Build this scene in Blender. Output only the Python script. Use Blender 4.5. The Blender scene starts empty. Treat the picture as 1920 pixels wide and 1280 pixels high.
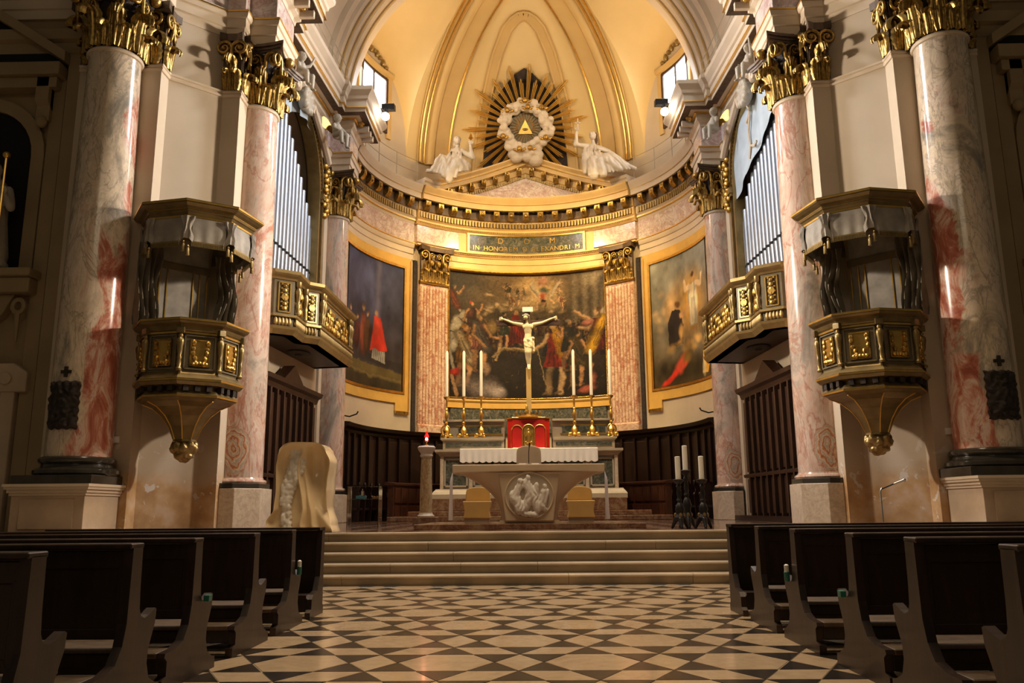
import bpy, bmesh, math, random
import numpy as np
from mathutils import Vector, Matrix, noise as mnoise

random.seed(7)
rng = np.random.default_rng(11)
SC = bpy.context.scene
COL = SC.collection
PI = math.pi
sin, cos, rad = math.sin, math.cos, math.radians

# ------------------------------------------------------------------ camera
F_PX = 1560.0
PITCH = math.atan(315 / F_PX)
YAW = math.atan(30 / F_PX * math.cos(PITCH))
ROLL = 0.0085
EYE = Vector((0, 0, 1.1))
fw = Vector((-sin(YAW) * cos(PITCH), cos(YAW) * cos(PITCH), sin(PITCH)))
rt = Vector((cos(YAW), sin(YAW), 0))
up = rt.cross(fw)
rt2 = cos(ROLL) * rt - sin(ROLL) * up
up2 = sin(ROLL) * rt + cos(ROLL) * up
cam_data = bpy.data.cameras.new('camera')
cam_data.sensor_width = 36.0
cam_data.lens = F_PX / 1920 * 36.0
cam_data.clip_end = 200
cam = bpy.data.objects.new('camera', cam_data)
COL.objects.link(cam)
m = Matrix.Identity(4)
for i in range(3):
    m[i][0], m[i][1], m[i][2], m[i][3] = rt2[i], up2[i], -fw[i], EYE[i]
cam.matrix_world = m
SC.camera = cam

# ------------------------------------------------------------------ world, daylight, exposure
W = bpy.data.worlds.new('church_air')
SC.world = W
W.use_nodes = True
W.node_tree.nodes['Background'].inputs[0].default_value = (1.0, 0.78, 0.52, 1)
W.node_tree.nodes['Background'].inputs[1].default_value = 0.055
SC.view_settings.view_transform = 'Standard'
SC.view_settings.look = 'None'
SC.view_settings.gamma = 1.0
SC.view_settings.use_curve_mapping = False
SC.view_settings.exposure = 0.0
try:
    SC.cycles.use_denoising = True
    SC.cycles.max_bounces = 6
    SC.cycles.diffuse_bounces = 3
    SC.cycles.glossy_bounces = 3
    SC.cycles.transmission_bounces = 4
    SC.cycles.sample_clamp_indirect = 4.0
    SC.cycles.caustics_reflective = False
    SC.cycles.caustics_refractive = False
except Exception:
    pass

def light(name, kind, loc, target, energy, color, size=1.0, size_y=None, spot=None, blend=0.6, spread=None):
    ld = bpy.data.lights.new(name, kind)
    ld.energy = energy
    ld.color = color
    if kind == 'AREA':
        ld.size = size
        if spread:
            ld.spread = rad(spread)
        if size_y:
            ld.shape = 'RECTANGLE'
            ld.size_y = size_y
    elif kind == 'SPOT':
        ld.spot_size = rad(spot or 80)
        ld.spot_blend = blend
        ld.shadow_soft_size = size
    else:
        ld.shadow_soft_size = size
    o = bpy.data.objects.new(name, ld)
    COL.objects.link(o)
    o.location = loc
    o.rotation_euler = (Vector(target) - Vector(loc)).to_track_quat('-Z', 'Y').to_euler()
    return o

# daylight falling from the windows high above the crossing and the nave
light('crossing_dome_daylight', 'AREA', (0, 11.0, 21), (0, 10.0, 0), 760, (1.0, 0.76, 0.50), 5, 6, spread=75)
light('nave_window_daylight', 'AREA', (0, -6, 15), (0, 14, 3), 190, (1.0, 0.80, 0.54), 8, 4)

# ------------------------------------------------------------------ material helpers
MATS = {}

def new_mat(name):
    mt = bpy.data.materials.new(name)
    mt.use_nodes = True
    nt = mt.node_tree
    return mt, nt, nt.nodes['Principled BSDF'], nt.nodes, nt.links

def setp(b, rough=0.5, metal=0.0, coat=0.0, spec=0.5):
    b.inputs['Roughness'].default_value = rough
    b.inputs['Metallic'].default_value = metal
    b.inputs['Coat Weight'].default_value = coat
    b.inputs['Coat Roughness'].default_value = 0.08
    b.inputs['Specular IOR Level'].default_value = spec

def coords(nt, scale=(1, 1, 1), per_object=False):
    tc = nt.nodes.new('ShaderNodeTexCoord')
    mp = nt.nodes.new('ShaderNodeMapping')
    mp.inputs['Scale'].default_value = scale
    nt.links.new(tc.outputs['Object'], mp.inputs['Vector'])
    if per_object:
        oi = nt.nodes.new('ShaderNodeObjectInfo')
        ml = nt.nodes.new('ShaderNodeMath'); ml.operation = 'MULTIPLY'
        ml.inputs[1].default_value = 37.0
        cx = nt.nodes.new('ShaderNodeCombineXYZ')
        nt.links.new(oi.outputs['Random'], ml.inputs[0])
        for k in range(3):
            nt.links.new(ml.outputs[0], cx.inputs[k])
        nt.links.new(cx.outputs[0], mp.inputs['Location'])
    return mp.outputs['Vector']

def ramp(nt, fac, stops, interp='LINEAR'):
    r = nt.nodes.new('ShaderNodeValToRGB')
    cr = r.color_ramp
    cr.interpolation = interp
    while len(cr.elements) > 1:
        cr.elements.remove(cr.elements[-1])
    cr.elements[0].position = stops[0][0]
    cr.elements[0].color = (*stops[0][1], 1)
    for p, c in stops[1:]:
        e = cr.elements.new(p)
        e.color = (*c, 1)
    nt.links.new(fac, r.inputs[0])
    return r.outputs[0]

def noise_tex(nt, vec, scale, detail=4, rough=0.55, dist=0.0):
    n = nt.nodes.new('ShaderNodeTexNoise')
    n.inputs['Scale'].default_value = scale
    n.inputs['Detail'].default_value = detail
    n.inputs['Roughness'].default_value = rough
    n.inputs['Distortion'].default_value = dist
    nt.links.new(vec, n.inputs['Vector'])
    return n.outputs[0]

def mixc(nt, fac, a, b, blend='MIX'):
    mx = nt.nodes.new('ShaderNodeMix')
    mx.data_type = 'RGBA'
    mx.blend_type = blend
    if isinstance(fac, float):
        mx.inputs[0].default_value = fac
    else:
        nt.links.new(fac, mx.inputs[0])
    for s, v in ((6, a), (7, b)):
        if isinstance(v, tuple):
            mx.inputs[s].default_value = (*v, 1)
        else:
            nt.links.new(v, mx.inputs[s])
    return mx.outputs[2]

def bump(nt, b, fac, strength=0.3, dist=0.02):
    bp = nt.nodes.new('ShaderNodeBump')
    bp.inputs['Strength'].default_value = strength
    bp.inputs['Distance'].default_value = dist
    nt.links.new(fac, bp.inputs['Height'])
    nt.links.new(bp.outputs[0], b.inputs['Normal'])

def plain(name, col, rough=0.55, metal=0.0, var=0.12, scale=2.5, coat=0.0, bmp=0.0, spec=0.5):
    """one colour with mottled variation"""
    mt, nt, b, N, L = new_mat(name)
    setp(b, rough, metal, coat, spec)
    v = coords(nt)
    f = noise_tex(nt, v, scale, 5)
    lo = tuple(c * (1 - var) for c in col)
    hi = tuple(min(1, c * (1 + var)) for c in col)
    c = ramp(nt, f, [(0.3, lo), (0.7, hi)])
    L.new(c, b.inputs['Base Color'])
    if bmp:
        bump(nt, b, noise_tex(nt, v, scale * 9, 3), bmp)
    MATS[name] = mt
    return mt

def marble(name, stops, scale=0.8, dist=2.2, stretch=(1, 1, 0.45), vein=(0.35, 0.1, 0.06), vein_amt=0.75, rough=0.16, coat=0.35, per_object=True):
    mt, nt, b, N, L = new_mat(name)
    setp(b, rough, 0, coat)
    v = coords(nt, stretch, per_object)
    f = noise_tex(nt, v, scale, 8, 0.66, dist)
    c = ramp(nt, f, stops)
    # thin veins: band of a second warped noise
    g = noise_tex(nt, v, scale * 1.7, 5, 0.6, dist * 1.2)
    vf = ramp(nt, g, [(0.46, (0, 0, 0)), (0.495, (vein_amt,) * 3), (0.505, (vein_amt,) * 3), (0.55, (0, 0, 0))])
    sep = N.new('ShaderNodeRGBToBW'); L.new(vf, sep.inputs[0])
    c2 = mixc(nt, sep.outputs[0], c, vein)
    h = noise_tex(nt, v, scale * 9, 4)
    c3 = mixc(nt, 0.35, c2, ramp(nt, h, [(0.3, (0.55, 0.55, 0.55)), (0.7, (1, 1, 1))]), 'MULTIPLY')
    L.new(c3, b.inputs['Base Color'])
    MATS[name] = mt
    return mt

def wood(name, dark, lite, scale=1.0, rough=0.38, coat=0.15):
    mt, nt, b, N, L = new_mat(name)
    setp(b, rough, 0, coat)
    v = coords(nt, (6 * scale, 6 * scale, 0.7 * scale))
    f = noise_tex(nt, v, 2.2, 6, 0.6, 0.6)
    L.new(ramp(nt, f, [(0.3, dark), (0.72, lite)]), b.inputs['Base Color'])
    bump(nt, b, f, 0.12, 0.01)
    MATS[name] = mt
    return mt

def emit(name, col, strength):
    mt, nt, b, N, L = new_mat(name)
    b.inputs['Base Color'].default_value = (*col, 1)
    b.inputs['Emission Color'].default_value = (*col, 1)
    b.inputs['Emission Strength'].default_value = strength
    MATS[name] = mt
    return mt

def glass(name, col=(0.9, 0.95, 1), rough=0.02):
    mt, nt, b, N, L = new_mat(name)
    b.inputs['Base Color'].default_value = (*col, 1)
    b.inputs['Roughness'].default_value = rough
    b.inputs['Transmission Weight'].default_value = 1.0
    MATS[name] = mt
    return mt

def painted(name, rough=0.35):
    mt, nt, b, N, L = new_mat(name)
    setp(b, rough, 0, 0.0, 0.25)
    a = N.new('ShaderNodeAttribute')
    a.attribute_name = 'paint'
    v = coords(nt)
    f = noise_tex(nt, v, 30, 4)
    c = mixc(nt, 0.25, a.outputs['Color'], ramp(nt, f, [(0.3, (0.7, 0.7, 0.7)), (0.7, (1, 1, 1))]), 'MULTIPLY')
    L.new(c, b.inputs['Base Color'])
    MATS[name] = mt
    return mt

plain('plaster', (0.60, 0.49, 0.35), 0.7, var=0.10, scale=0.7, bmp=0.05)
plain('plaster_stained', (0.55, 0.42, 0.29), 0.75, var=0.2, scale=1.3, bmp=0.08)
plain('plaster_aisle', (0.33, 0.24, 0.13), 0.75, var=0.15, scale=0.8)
plain('vault_plaster', (0.72, 0.54, 0.26), 0.75, var=0.06, scale=0.5)
plain('rib_plaster', (0.58, 0.39, 0.15), 0.6, var=0.08, scale=0.8)
plain('stone_cream', (0.66, 0.54, 0.40), 0.5, var=0.08, scale=1.0)
plain('frame_ochre', (0.72, 0.43, 0.10), 0.42, var=0.12, scale=2.0)
plain('gold', (0.80, 0.50, 0.13), 0.30, 1.0, var=0.15, scale=6)
plain('gold_leaf', (0.52, 0.32, 0.08), 0.38, 0.9, var=0.45, scale=7)
plain('gold_bright', (0.86, 0.55, 0.12), 0.36, 0.30, var=0.15, scale=6)
plain('gilt_stone', (0.70, 0.47, 0.19), 0.42, 0.1, var=0.10, scale=2)
plain('capital_gold', (0.40, 0.25, 0.07), 0.36, 0.85, var=0.6, scale=9)
plain('olive_gilt', (0.21, 0.15, 0.06), 0.36, 0.55, var=0.25, scale=4)
plain('gilt_dull', (0.34, 0.24, 0.095), 0.40, 0.75, var=0.2, scale=4)
plain('olive_paint', (0.17, 0.135, 0.075), 0.42, 0.15, var=0.15, scale=3)
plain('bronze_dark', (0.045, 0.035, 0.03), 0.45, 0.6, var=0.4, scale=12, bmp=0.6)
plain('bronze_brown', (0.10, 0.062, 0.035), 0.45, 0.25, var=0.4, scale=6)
plain('black_stone', (0.035, 0.03, 0.022), 0.18, 0, var=0.3, scale=4, coat=0.4)
plain('iron_black', (0.02, 0.018, 0.018), 0.4, 0.4, var=0.2)
plain('void_black', (0.006, 0.005, 0.005), 0.9)  # near-black standing in for the shade inside openings and hollows
plain('white_marble', (0.62, 0.55, 0.46), 0.4, var=0.06, scale=4)
plain('cloud_white', (0.62, 0.52, 0.40), 0.5, var=0.08, scale=4)
plain('putto_grey', (0.46, 0.41, 0.33), 0.5, var=0.12, scale=5)
plain('flesh_ivory', (0.86, 0.74, 0.46), 0.45, var=0.06, scale=5)
plain('hair_brown', (0.10, 0.05, 0.02), 0.6)
plain('altar_stone', (0.56, 0.43, 0.29), 0.28, var=0.08, scale=2.2, coat=0.3)
plain('ambo_stone', (0.78, 0.60, 0.36), 0.20, var=0.10, scale=1.6, coat=0.4)
plain('relief_marble', (0.72, 0.67, 0.60), 0.5, var=0.08, scale=6, bmp=0.2)
plain('ochre_stone', (0.60, 0.38, 0.13), 0.22, var=0.08, scale=2.5, coat=0.4)
plain('altar_grey', (0.42, 0.35, 0.26), 0.4, var=0.12, scale=2.0, coat=0.1)
plain('cloth_white', (0.80, 0.76, 0.76), 0.85, var=0.04)
plain('cloth_grey', (0.34, 0.31, 0.27), 0.8, var=0.25, scale=3, spec=0.15)
plain('cloth_drape', (0.22, 0.19, 0.145), 0.95, var=0.25, scale=3, spec=0.08)
plain('cloth_blue', (0.42, 0.50, 0.58), 0.8, var=0.15, scale=1.5)
plain('cloth_red', (0.55, 0.010, 0.006), 0.5, var=0.12, scale=3)
plain('bag_green', (0.02, 0.16, 0.12), 0.35, var=0.3, scale=8)
plain('candle_wax', (0.88, 0.84, 0.74), 0.5, var=0.03)
plain('tin_pipe', (0.30, 0.34, 0.41), 0.38, 0.8, var=0.1, scale=1.2)
plain('rail_grey', (0.42, 0.35, 0.24), 0.6)
plain('chrome', (0.7, 0.7, 0.7), 0.2, 1.0)
plain('plastic_white', (0.8, 0.78, 0.72), 0.5)
plain('plastic_blue', (0.10, 0.42, 0.60), 0.4)
plain('fruit_orange', (0.75, 0.35, 0.08), 0.5)
plain('step_stone', (0.38, 0.295, 0.195), 0.45, var=0.25, scale=1.1, coat=0.1)
plain('tile_black', (0.020, 0.016, 0.012), 0.24, var=0.35, scale=3, coat=0.05, spec=0.35)
plain('grout', (0.30, 0.23, 0.15), 0.7)
wood('wood_worn_lit', (0.05, 0.030, 0.016), (0.13, 0.085, 0.048), 1.0, 0.5, 0.0)  # worn wood, also lightened to paint in the overhead light on planks
wood('wood_pew', (0.009, 0.0045, 0.003), (0.034, 0.016, 0.009), 1.0, 0.38, 0.1)
wood('wood_stall', (0.006, 0.0018, 0.0011), (0.024, 0.0065, 0.0035), 0.8, 0.42, 0.1)
wood('wood_red', (0.022, 0.006, 0.003), (0.075, 0.022, 0.010), 0.8, 0.4, 0.1)
wood('wood_walnut', (0.014, 0.0045, 0.0015), (0.066, 0.023, 0.006), 0.8, 0.5, 0.05)
def column_marble(name, stops, scale, rot, veins, red_side=0, ring=None):
    """mottled breccia; red_side +1/-1 = side of the shaft that is red; ring = agate eye centre in shaft space"""
    mt, nt, b, N, L = new_mat(name)
    setp(b, 0.17, 0, 0.35)
    def math_(op, a, b_=None, c=None):
        n = N.new('ShaderNodeMath'); n.operation = op
        for k, v_ in enumerate((a, b_, c)):
            if v_ is None: continue
            if isinstance(v_, (int, float)): n.inputs[k].default_value = v_
            else: L.new(v_, n.inputs[k])
        return n.outputs[0]
    def maprange(a, lo, hi):
        n = N.new('ShaderNodeMapRange'); L.new(a, n.inputs[0]); n.inputs[1].default_value = lo; n.inputs[2].default_value = hi
        n.interpolation_type = 'SMOOTHSTEP'
        return n.outputs[0]
    raw = coords(nt)
    v = coords(nt, (1, 1, 0.7), True)
    mp = N.new('ShaderNodeMapping'); mp.inputs['Rotation'].default_value = (0, rad(rot), 0); mp.inputs['Scale'].default_value = (1.5, 1.0, 0.8)
    L.new(v, mp.inputs['Vector'])
    v2 = mp.outputs['Vector']
    f = noise_tex(nt, v2, scale, 9, 0.68, 0.9)
    c = ramp(nt, f, stops)
    fine = noise_tex(nt, v, scale * 7, 6, 0.7)
    c = mixc(nt, 0.42, c, ramp(nt, fine, [(0.32, (0.45, 0.45, 0.45)), (0.5, (0.9, 0.9, 0.9)), (0.66, (1, 1, 1))]), 'MULTIPLY')
    g = noise_tex(nt, v2, scale * 1.6, 8, 0.62, 1.4)
    vf = ramp(nt, g, [(0.475, (0, 0, 0)), (0.5, (0.75, 0.75, 0.75)), (0.525, (0, 0, 0))])
    bw = N.new('ShaderNodeRGBToBW'); L.new(vf, bw.inputs[0])
    c = mixc(nt, bw.outputs[0], c, veins)
    sx = N.new('ShaderNodeSeparateXYZ'); L.new(raw, sx.inputs[0])
    if red_side:
        h = math_('MULTIPLY', math_('SUBTRACT', 4.5, sx.outputs[2]), 0.075)
        w = math_('MULTIPLY_ADD', sx.outputs[0], 1.15 * red_side, h)
        w = math_('ADD', w, math_('MULTIPLY_ADD', noise_tex(nt, v, 0.9, 6, 0.6, 0.8), 1.7, -0.98))
        redc = ramp(nt, noise_tex(nt, v2, 2.2, 8, 0.7, 0.8), [(0.36, (0.30, 0.08, 0.05)), (0.46, (0.46, 0.16, 0.10)), (0.53, (0.62, 0.36, 0.27)), (0.58, (0.68, 0.52, 0.43)), (0.66, (0.42, 0.13, 0.08))])
        c = mixc(nt, maprange(w, 0.26, 0.36), c, redc)
    if ring:
        sb = N.new('ShaderNodeVectorMath'); sb.operation = 'SUBTRACT'; L.new(raw, sb.inputs[0]); sb.inputs[1].default_value = ring
        sc = N.new('ShaderNodeVectorMath'); sc.operation = 'MULTIPLY'; L.new(sb.outputs[0], sc.inputs[0]); sc.inputs[1].default_value = (3.0, 1.2, 1.9)
        ln = N.new('ShaderNodeVectorMath'); ln.operation = 'LENGTH'; L.new(sc.outputs[0], ln.inputs[0])
        d = math_('ADD', ln.outputs['Value'], math_('MULTIPLY_ADD', noise_tex(nt, v, 1.9, 6, 0.6), 1.7, -0.85))
        bandv = math_('FRACT', math_('MULTIPLY', d, 3.2))
        rc = ramp(nt, bandv, [(0.0, (0.42, 0.16, 0.08)), (0.18, (0.58, 0.30, 0.16)), (0.38, (0.66, 0.52, 0.38)), (0.6, (0.40, 0.33, 0.27)), (0.82, (0.60, 0.42, 0.30)), (0.95, (0.36, 0.12, 0.06))])
        c = mixc(nt, maprange(d, 1.05, 0.85), c, rc)
    L.new(c, b.inputs['Base Color'])
    MATS[name] = mt
PINK = [(0.34, (0.26, 0.23, 0.20)), (0.41, (0.46, 0.38, 0.31)), (0.46, (0.66, 0.52, 0.42)), (0.50, (0.64, 0.42, 0.32)), (0.54, (0.72, 0.58, 0.48)), (0.59, (0.52, 0.23, 0.15)), (0.63, (0.64, 0.47, 0.37)), (0.70, (0.38, 0.32, 0.28))]
GREY = [(0.34, (0.28, 0.25, 0.20)), (0.42, (0.54, 0.44, 0.33)), (0.48, (0.76, 0.62, 0.45)), (0.53, (0.66, 0.53, 0.40)), (0.58, (0.80, 0.66, 0.52)), (0.64, (0.68, 0.48, 0.37)), (0.70, (0.50, 0.43, 0.34))]
for s_, nm_ in ((-1, 'left'), (1, 'right')):
    column_marble('breccia_grey_' + nm_, GREY, 0.85, 20 * s_, (0.30, 0.25, 0.19), -s_)
    column_marble('breccia_pink_' + nm_, PINK, 0.52, 38 * s_, (0.42, 0.18, 0.12), 0, (-0.12 * s_, -0.6, 1.72))
column_marble('breccia_pink', PINK, 0.75, 38, (0.42, 0.18, 0.12))
marble('frieze_marble', [(0.3, (0.66, 0.55, 0.52)), (0.45, (0.80, 0.72, 0.68)), (0.56, (0.62, 0.46, 0.42)), (0.66, (0.78, 0.68, 0.62))], 0.9, 1.8, (1, 1, 1), (0.4, 0.2, 0.18), 0.5)
marble('pilaster_marble', [(0.36, (0.78, 0.55, 0.40)), (0.5, (0.82, 0.62, 0.46)), (0.56, (0.62, 0.34, 0.22)), (0.60, (0.48, 0.17, 0.10)), (0.66, (0.78, 0.55, 0.40))], 1.1, 1.8, (1, 1, 1.3), (0.36, 0.10, 0.06), 0.55, 0.35)
marble('verde_marble', [(0.32, (0.02, 0.03, 0.022)), (0.45, (0.09, 0.10, 0.075)), (0.55, (0.15, 0.14, 0.11)), (0.66, (0.30, 0.27, 0.22)), (0.75, (0.05, 0.06, 0.045))], 6.0, 1.2, (1, 1, 1), (0.02, 0.025, 0.02), 0.5, 0.2, 0.3, False)
marble('red_marble', [(0.3, (0.10, 0.045, 0.025)), (0.5, (0.17, 0.075, 0.04)), (0.62, (0.26, 0.17, 0.10)), (0.75, (0.10, 0.045, 0.025))], 1.6, 2.0, (1, 1, 1), (0.3, 0.22, 0.14), 0.4, 0.2, 0.3, False)
marble('yellow_marble', [(0.3, (0.40, 0.25, 0.10)), (0.5, (0.52, 0.38, 0.20)), (0.65, (0.34, 0.19, 0.08)), (0.75, (0.50, 0.36, 0.2))], 2.5, 2.0, (1, 1, 0.6), (0.2, 0.1, 0.04), 0.5, 0.2, 0.3, False)
marble('pedestal_marble', [(0.3, (0.52, 0.40, 0.28)), (0.5, (0.70, 0.57, 0.42)), (0.7, (0.58, 0.45, 0.32))], 1.4, 1.5, (1, 1, 1), (0.42, 0.3, 0.22), 0.4, 0.35, 0.1)
marble('tile_cream', [(0.3, (0.46, 0.33, 0.20)), (0.5, (0.56, 0.42, 0.27)), (0.7, (0.48, 0.34, 0.21))], 1.2, 1.5, (1, 1, 1), (0.44, 0.30, 0.17), 0.3, 0.17, 0.25)
glass('clear_glass')
emit('red_glass', (0.75, 0.01, 0.008), 1.6)
emit('lamp_glass', (1.0, 0.92, 0.78), 30.0)
emit('sky_pane', (0.90, 0.95, 1.0), 9.0)
emit('flame', (1.0, 0.6, 0.35), 25.0)

# ------------------------------------------------------------------ mesh helpers
class MB:
    """collects shapes and builds ONE mesh object"""
    def __init__(s):
        s.v, s.f = [], []

    def add(s, vs, fs):
        o = len(s.v)
        s.v += [tuple(p) for p in vs]
        s.f += [tuple(i + o for i in f) for f in fs]
        return s

    def box(s, x0, x1, y0, y1, z0, z1):
        v = [(x, y, z) for z in (z0, z1) for x, y in ((x0, y0), (x1, y0), (x1, y1), (x0, y1))]
        return s.add(v, [(0, 3, 2, 1), (4, 5, 6, 7), (0, 1, 5, 4), (1, 2, 6, 5), (2, 3, 7, 6), (3, 0, 4, 7)])

    def prism(s, poly, a, b, axis='z'):
        """poly: 2-D outline. axis z: (x,y); axis y: (x,z); axis x: (y,z)"""
        n = len(poly)
        def P(p, t):
            return {'z': (p[0], p[1], t), 'y': (p[0], t, p[1]), 'x': (t, p[0], p[1])}[axis]
        v = [P(p, a) for p in poly] + [P(p, b) for p in poly]
        f = [tuple(range(n - 1, -1, -1)), tuple(range(n, 2 * n))]
        f += [(i, (i + 1) % n, n + (i + 1) % n, n + i) for i in range(n)]
        return s.add(v, f)

    def lathe(s, prof, n=24, c=(0, 0, 0), a0=0.0, a1=2 * PI, cap=True):
        """prof: (r, z) bottom to top about a vertical axis at c"""
        full = abs(a1 - a0 - 2 * PI) < 1e-6
        k = n if full else n + 1
        v = []
        for r, z in prof:
            for i in range(k):
                a = a0 + (a1 - a0) * i / n
                v.append((c[0] + r * cos(a), c[1] + r * sin(a), c[2] + z))
        f = []
        for j in range(len(prof) - 1):
            for i in range(n):
                i2 = (i + 1) % k
                f.append((j * k + i, j * k + i2, (j + 1) * k + i2, (j + 1) * k + i))
        if cap and full:
            f.append(tuple(range(k - 1, -1, -1)))
            f.append(tuple((len(prof) - 1) * k + i for i in range(k)))
        return s.add(v, f)

    def tube(s, pts, r, n=8, cap=True):
        pts = [Vector(p) for p in pts]
        rs = r if isinstance(r, (list, tuple)) else [r] * len(pts)
        v, f = [], []
        ref = None
        for i, p in enumerate(pts):
            t = (pts[min(i + 1, len(pts) - 1)] - pts[max(i - 1, 0)])
            if t.length < 1e-9:
                t = Vector((0, 0, 1))
            t.normalize()
            if ref is None:
                ref = Vector((0, 0, 1)) if abs(t.z) < 0.9 else Vector((1, 0, 0))
            a = t.cross(ref)
            if a.length < 1e-6:
                a = t.cross(Vector((0, 1, 0)))
            a.normalize()
            b = a.cross(t).normalized()
            ref = b
            for k in range(n):
                w = 2 * PI * k / n
                v.append(p + a * (rs[i] * cos(w)) + b * (rs[i] * sin(w)))
        for i in range(len(pts) - 1):
            for k in range(n):
                k2 = (k + 1) % n
                f.append((i * n + k, i * n + k2, (i + 1) * n + k2, (i + 1) * n + k))
        if cap:
            f.append(tuple(range(n - 1, -1, -1)))
            f.append(tuple((len(pts) - 1) * n + k for k in range(n)))
        return s.add(v, f)

    def ell(s, c, r, n=10, mat=None):
        """ellipsoid, optional 3x3 rotation"""
        if not isinstance(r, (list, tuple)):
            r = (r, r, r)
        v = [Vector((0, 0, -r[2]))]
        m_ = max(4, n // 2 + 1)
        for j in range(1, m_):
            t = -PI / 2 + PI * j / m_
            for i in range(n):
                a = 2 * PI * i / n
                v.append(Vector((r[0] * cos(t) * cos(a), r[1] * cos(t) * sin(a), r[2] * sin(t))))
        v.append(Vector((0, 0, r[2])))
        f = [(0, 1 + (i + 1) % n, 1 + i) for i in range(n)]
        for j in range(m_ - 2):
            for i in range(n):
                i2 = (i + 1) % n
                f.append((1 + j * n + i, 1 + j * n + i2, 1 + (j + 1) * n + i2, 1 + (j + 1) * n + i))
        L_ = len(v) - 1
        f += [(L_, 1 + (m_ - 2) * n + i, 1 + (m_ - 2) * n + (i + 1) % n) for i in range(n)]
        cc = Vector(c)
        return s.add([cc + (mat @ p if mat else p) for p in v], f)

    def cap(s, a, b, ra, rb=None, n=8):
        """capsule-like limb"""
        rb = ra if rb is None else rb
        s.tube([a, b], [ra, rb], n)
        s.ell(a, ra, n)
        s.ell(b, rb, n)
        return s

    def mould(s, path, prof, closed=False, side=1):
        """sweep a moulding profile (out, z) along a plan polyline with mitred corners"""
        n = len(path)
        P = [Vector((p[0], p[1])) for p in path]
        offs = []
        for i in range(n):
            a = P[i] - P[i - 1] if (i > 0 or closed) else P[1] - P[0]
            b = P[(i + 1) % n] - P[i] if (i < n - 1 or closed) else P[-1] - P[-2]
            a.normalize(); b.normalize()
            na, nb = Vector((a.y, -a.x)) * side, Vector((b.y, -b.x)) * side
            mm = na + nb
            d = max(0.25, 1 + na.dot(nb))
            offs.append(mm / d)
        k = len(prof)
        v = [(P[i].x + offs[i].x * o, P[i].y + offs[i].y * o, z) for i in range(n) for o, z in prof]
        f = []
        for i in range(n if closed else n - 1):
            i2 = (i + 1) % n
            for j in range(k - 1):
                f.append((i * k + j, i2 * k + j, i2 * k + j + 1, i * k + j + 1))
        return s.add(v, f)

    def arc(s, prof, az0, az1, n=40, cy=None, zf=None):
        """sweep (R, z) profile round the apse axis between azimuths (deg, 0 = straight back)"""
        cy = APY if cy is None else cy
        k = len(prof)
        v, f = [], []
        for i in range(n + 1):
            az = az0 + (az1 - az0) * i / n
            a = rad(az)
            dz = zf(az) if zf else 0.0
            for R, z in prof:
                v.append((R * sin(a), cy + R * cos(a), z + dz))
        for i in range(n):
            for j in range(k - 1):
                f.append((i * k + j, (i + 1) * k + j, (i + 1) * k + j + 1, i * k + j + 1))
        f.append(tuple(range(k)))
        f.append(tuple(n * k + j for j in range(k - 1, -1, -1)))
        return s.add(v, f)

    def grid(s, fn, nu, nv, closed_u=False):
        v = [fn(i / nu, j / nv) for j in range(nv + 1) for i in range(nu + 1)]
        w = nu + 1
        f = [(j * w + i, j * w + i + 1, (j + 1) * w + i + 1, (j + 1) * w + i) for j in range(nv) for i in range(nu)]
        return s.add(v, f)

    def xf(s, mtx):
        s.v = [tuple(mtx @ Vector(p)) for p in s.v]
        return s

    def mx(s, side):
        if side < 0:
            s.v = [(-p[0], p[1], p[2]) for p in s.v]
            s.f = [tuple(reversed(f)) for f in s.f]
        return s

    def mesh(s, name, mat, smooth=False, recalc=True, angle=40):
        me = bpy.data.meshes.new(name)
        me.from_pydata(s.v, [], s.f)
        if recalc:
            bm = bmesh.new()
            bm.from_mesh(me)
            bmesh.ops.recalc_face_normals(bm, faces=bm.faces)
            bm.to_mesh(me)
            bm.free()
        if mat:
            me.materials.append(MATS[mat])
        if smooth:
            me.polygons.foreach_set('use_smooth', [True] * len(me.polygons))
            if angle < 180:
                me.set_sharp_from_angle(angle=rad(angle))
        me.update()
        return me

    def build(s, name, mat, parent=None, smooth=False, world=True, bevel=0.0, recalc=True, angle=40):
        if parent is not None and world:
            inv = WM[parent.name].inverted()
            if inv != Matrix.Identity(4):
                s.xf(inv)
        o = put(name, s.mesh(name, mat, smooth, recalc, angle), parent)
        if bevel:
            b = o.modifiers.new('bevel', 'BEVEL')
            b.width = bevel
            b.segments = 2
            b.limit_method = 'ANGLE'
        return o

WM = {}          # world matrix of every parent
APY = 27.4       # plan centre of the apse

def put(name, mesh, parent=None, mtx=None):
    """link a mesh object; mtx = local matrix"""
    o = bpy.data.objects.new(name, mesh)
    COL.objects.link(o)
    if parent is not None:
        o.parent = parent
    if mtx is not None:
        o.matrix_local = mtx
    WM[o.name] = (WM[parent.name] if parent is not None else Matrix.Identity(4)) @ (mtx if mtx is not None else Matrix.Identity(4))
    return o

def putw(name, mesh, parent, wmtx):
    """link a mesh object at a WORLD matrix under a parent"""
    return put(name, mesh, parent, (WM[parent.name].inverted() @ wmtx) if parent is not None else wmtx)

def tag(o, label=None, cat=None, group=None, kind=None):
    if label: o['label'] = label
    if cat: o['category'] = cat
    if group: o['group'] = group
    if kind: o['kind'] = kind
    return o

def thing(name, label, cat, loc=(0, 0, 0), rotz=0.0, group=None):
    o = bpy.data.objects.new(name, None)
    COL.objects.link(o)
    o.empty_display_size = 0.2
    o.location = loc
    o.rotation_euler = (0, 0, rotz)
    WM[o.name] = Matrix.Translation(loc) @ Matrix.Rotation(rotz, 4, 'Z')
    return tag(o, label, cat, group)

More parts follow.
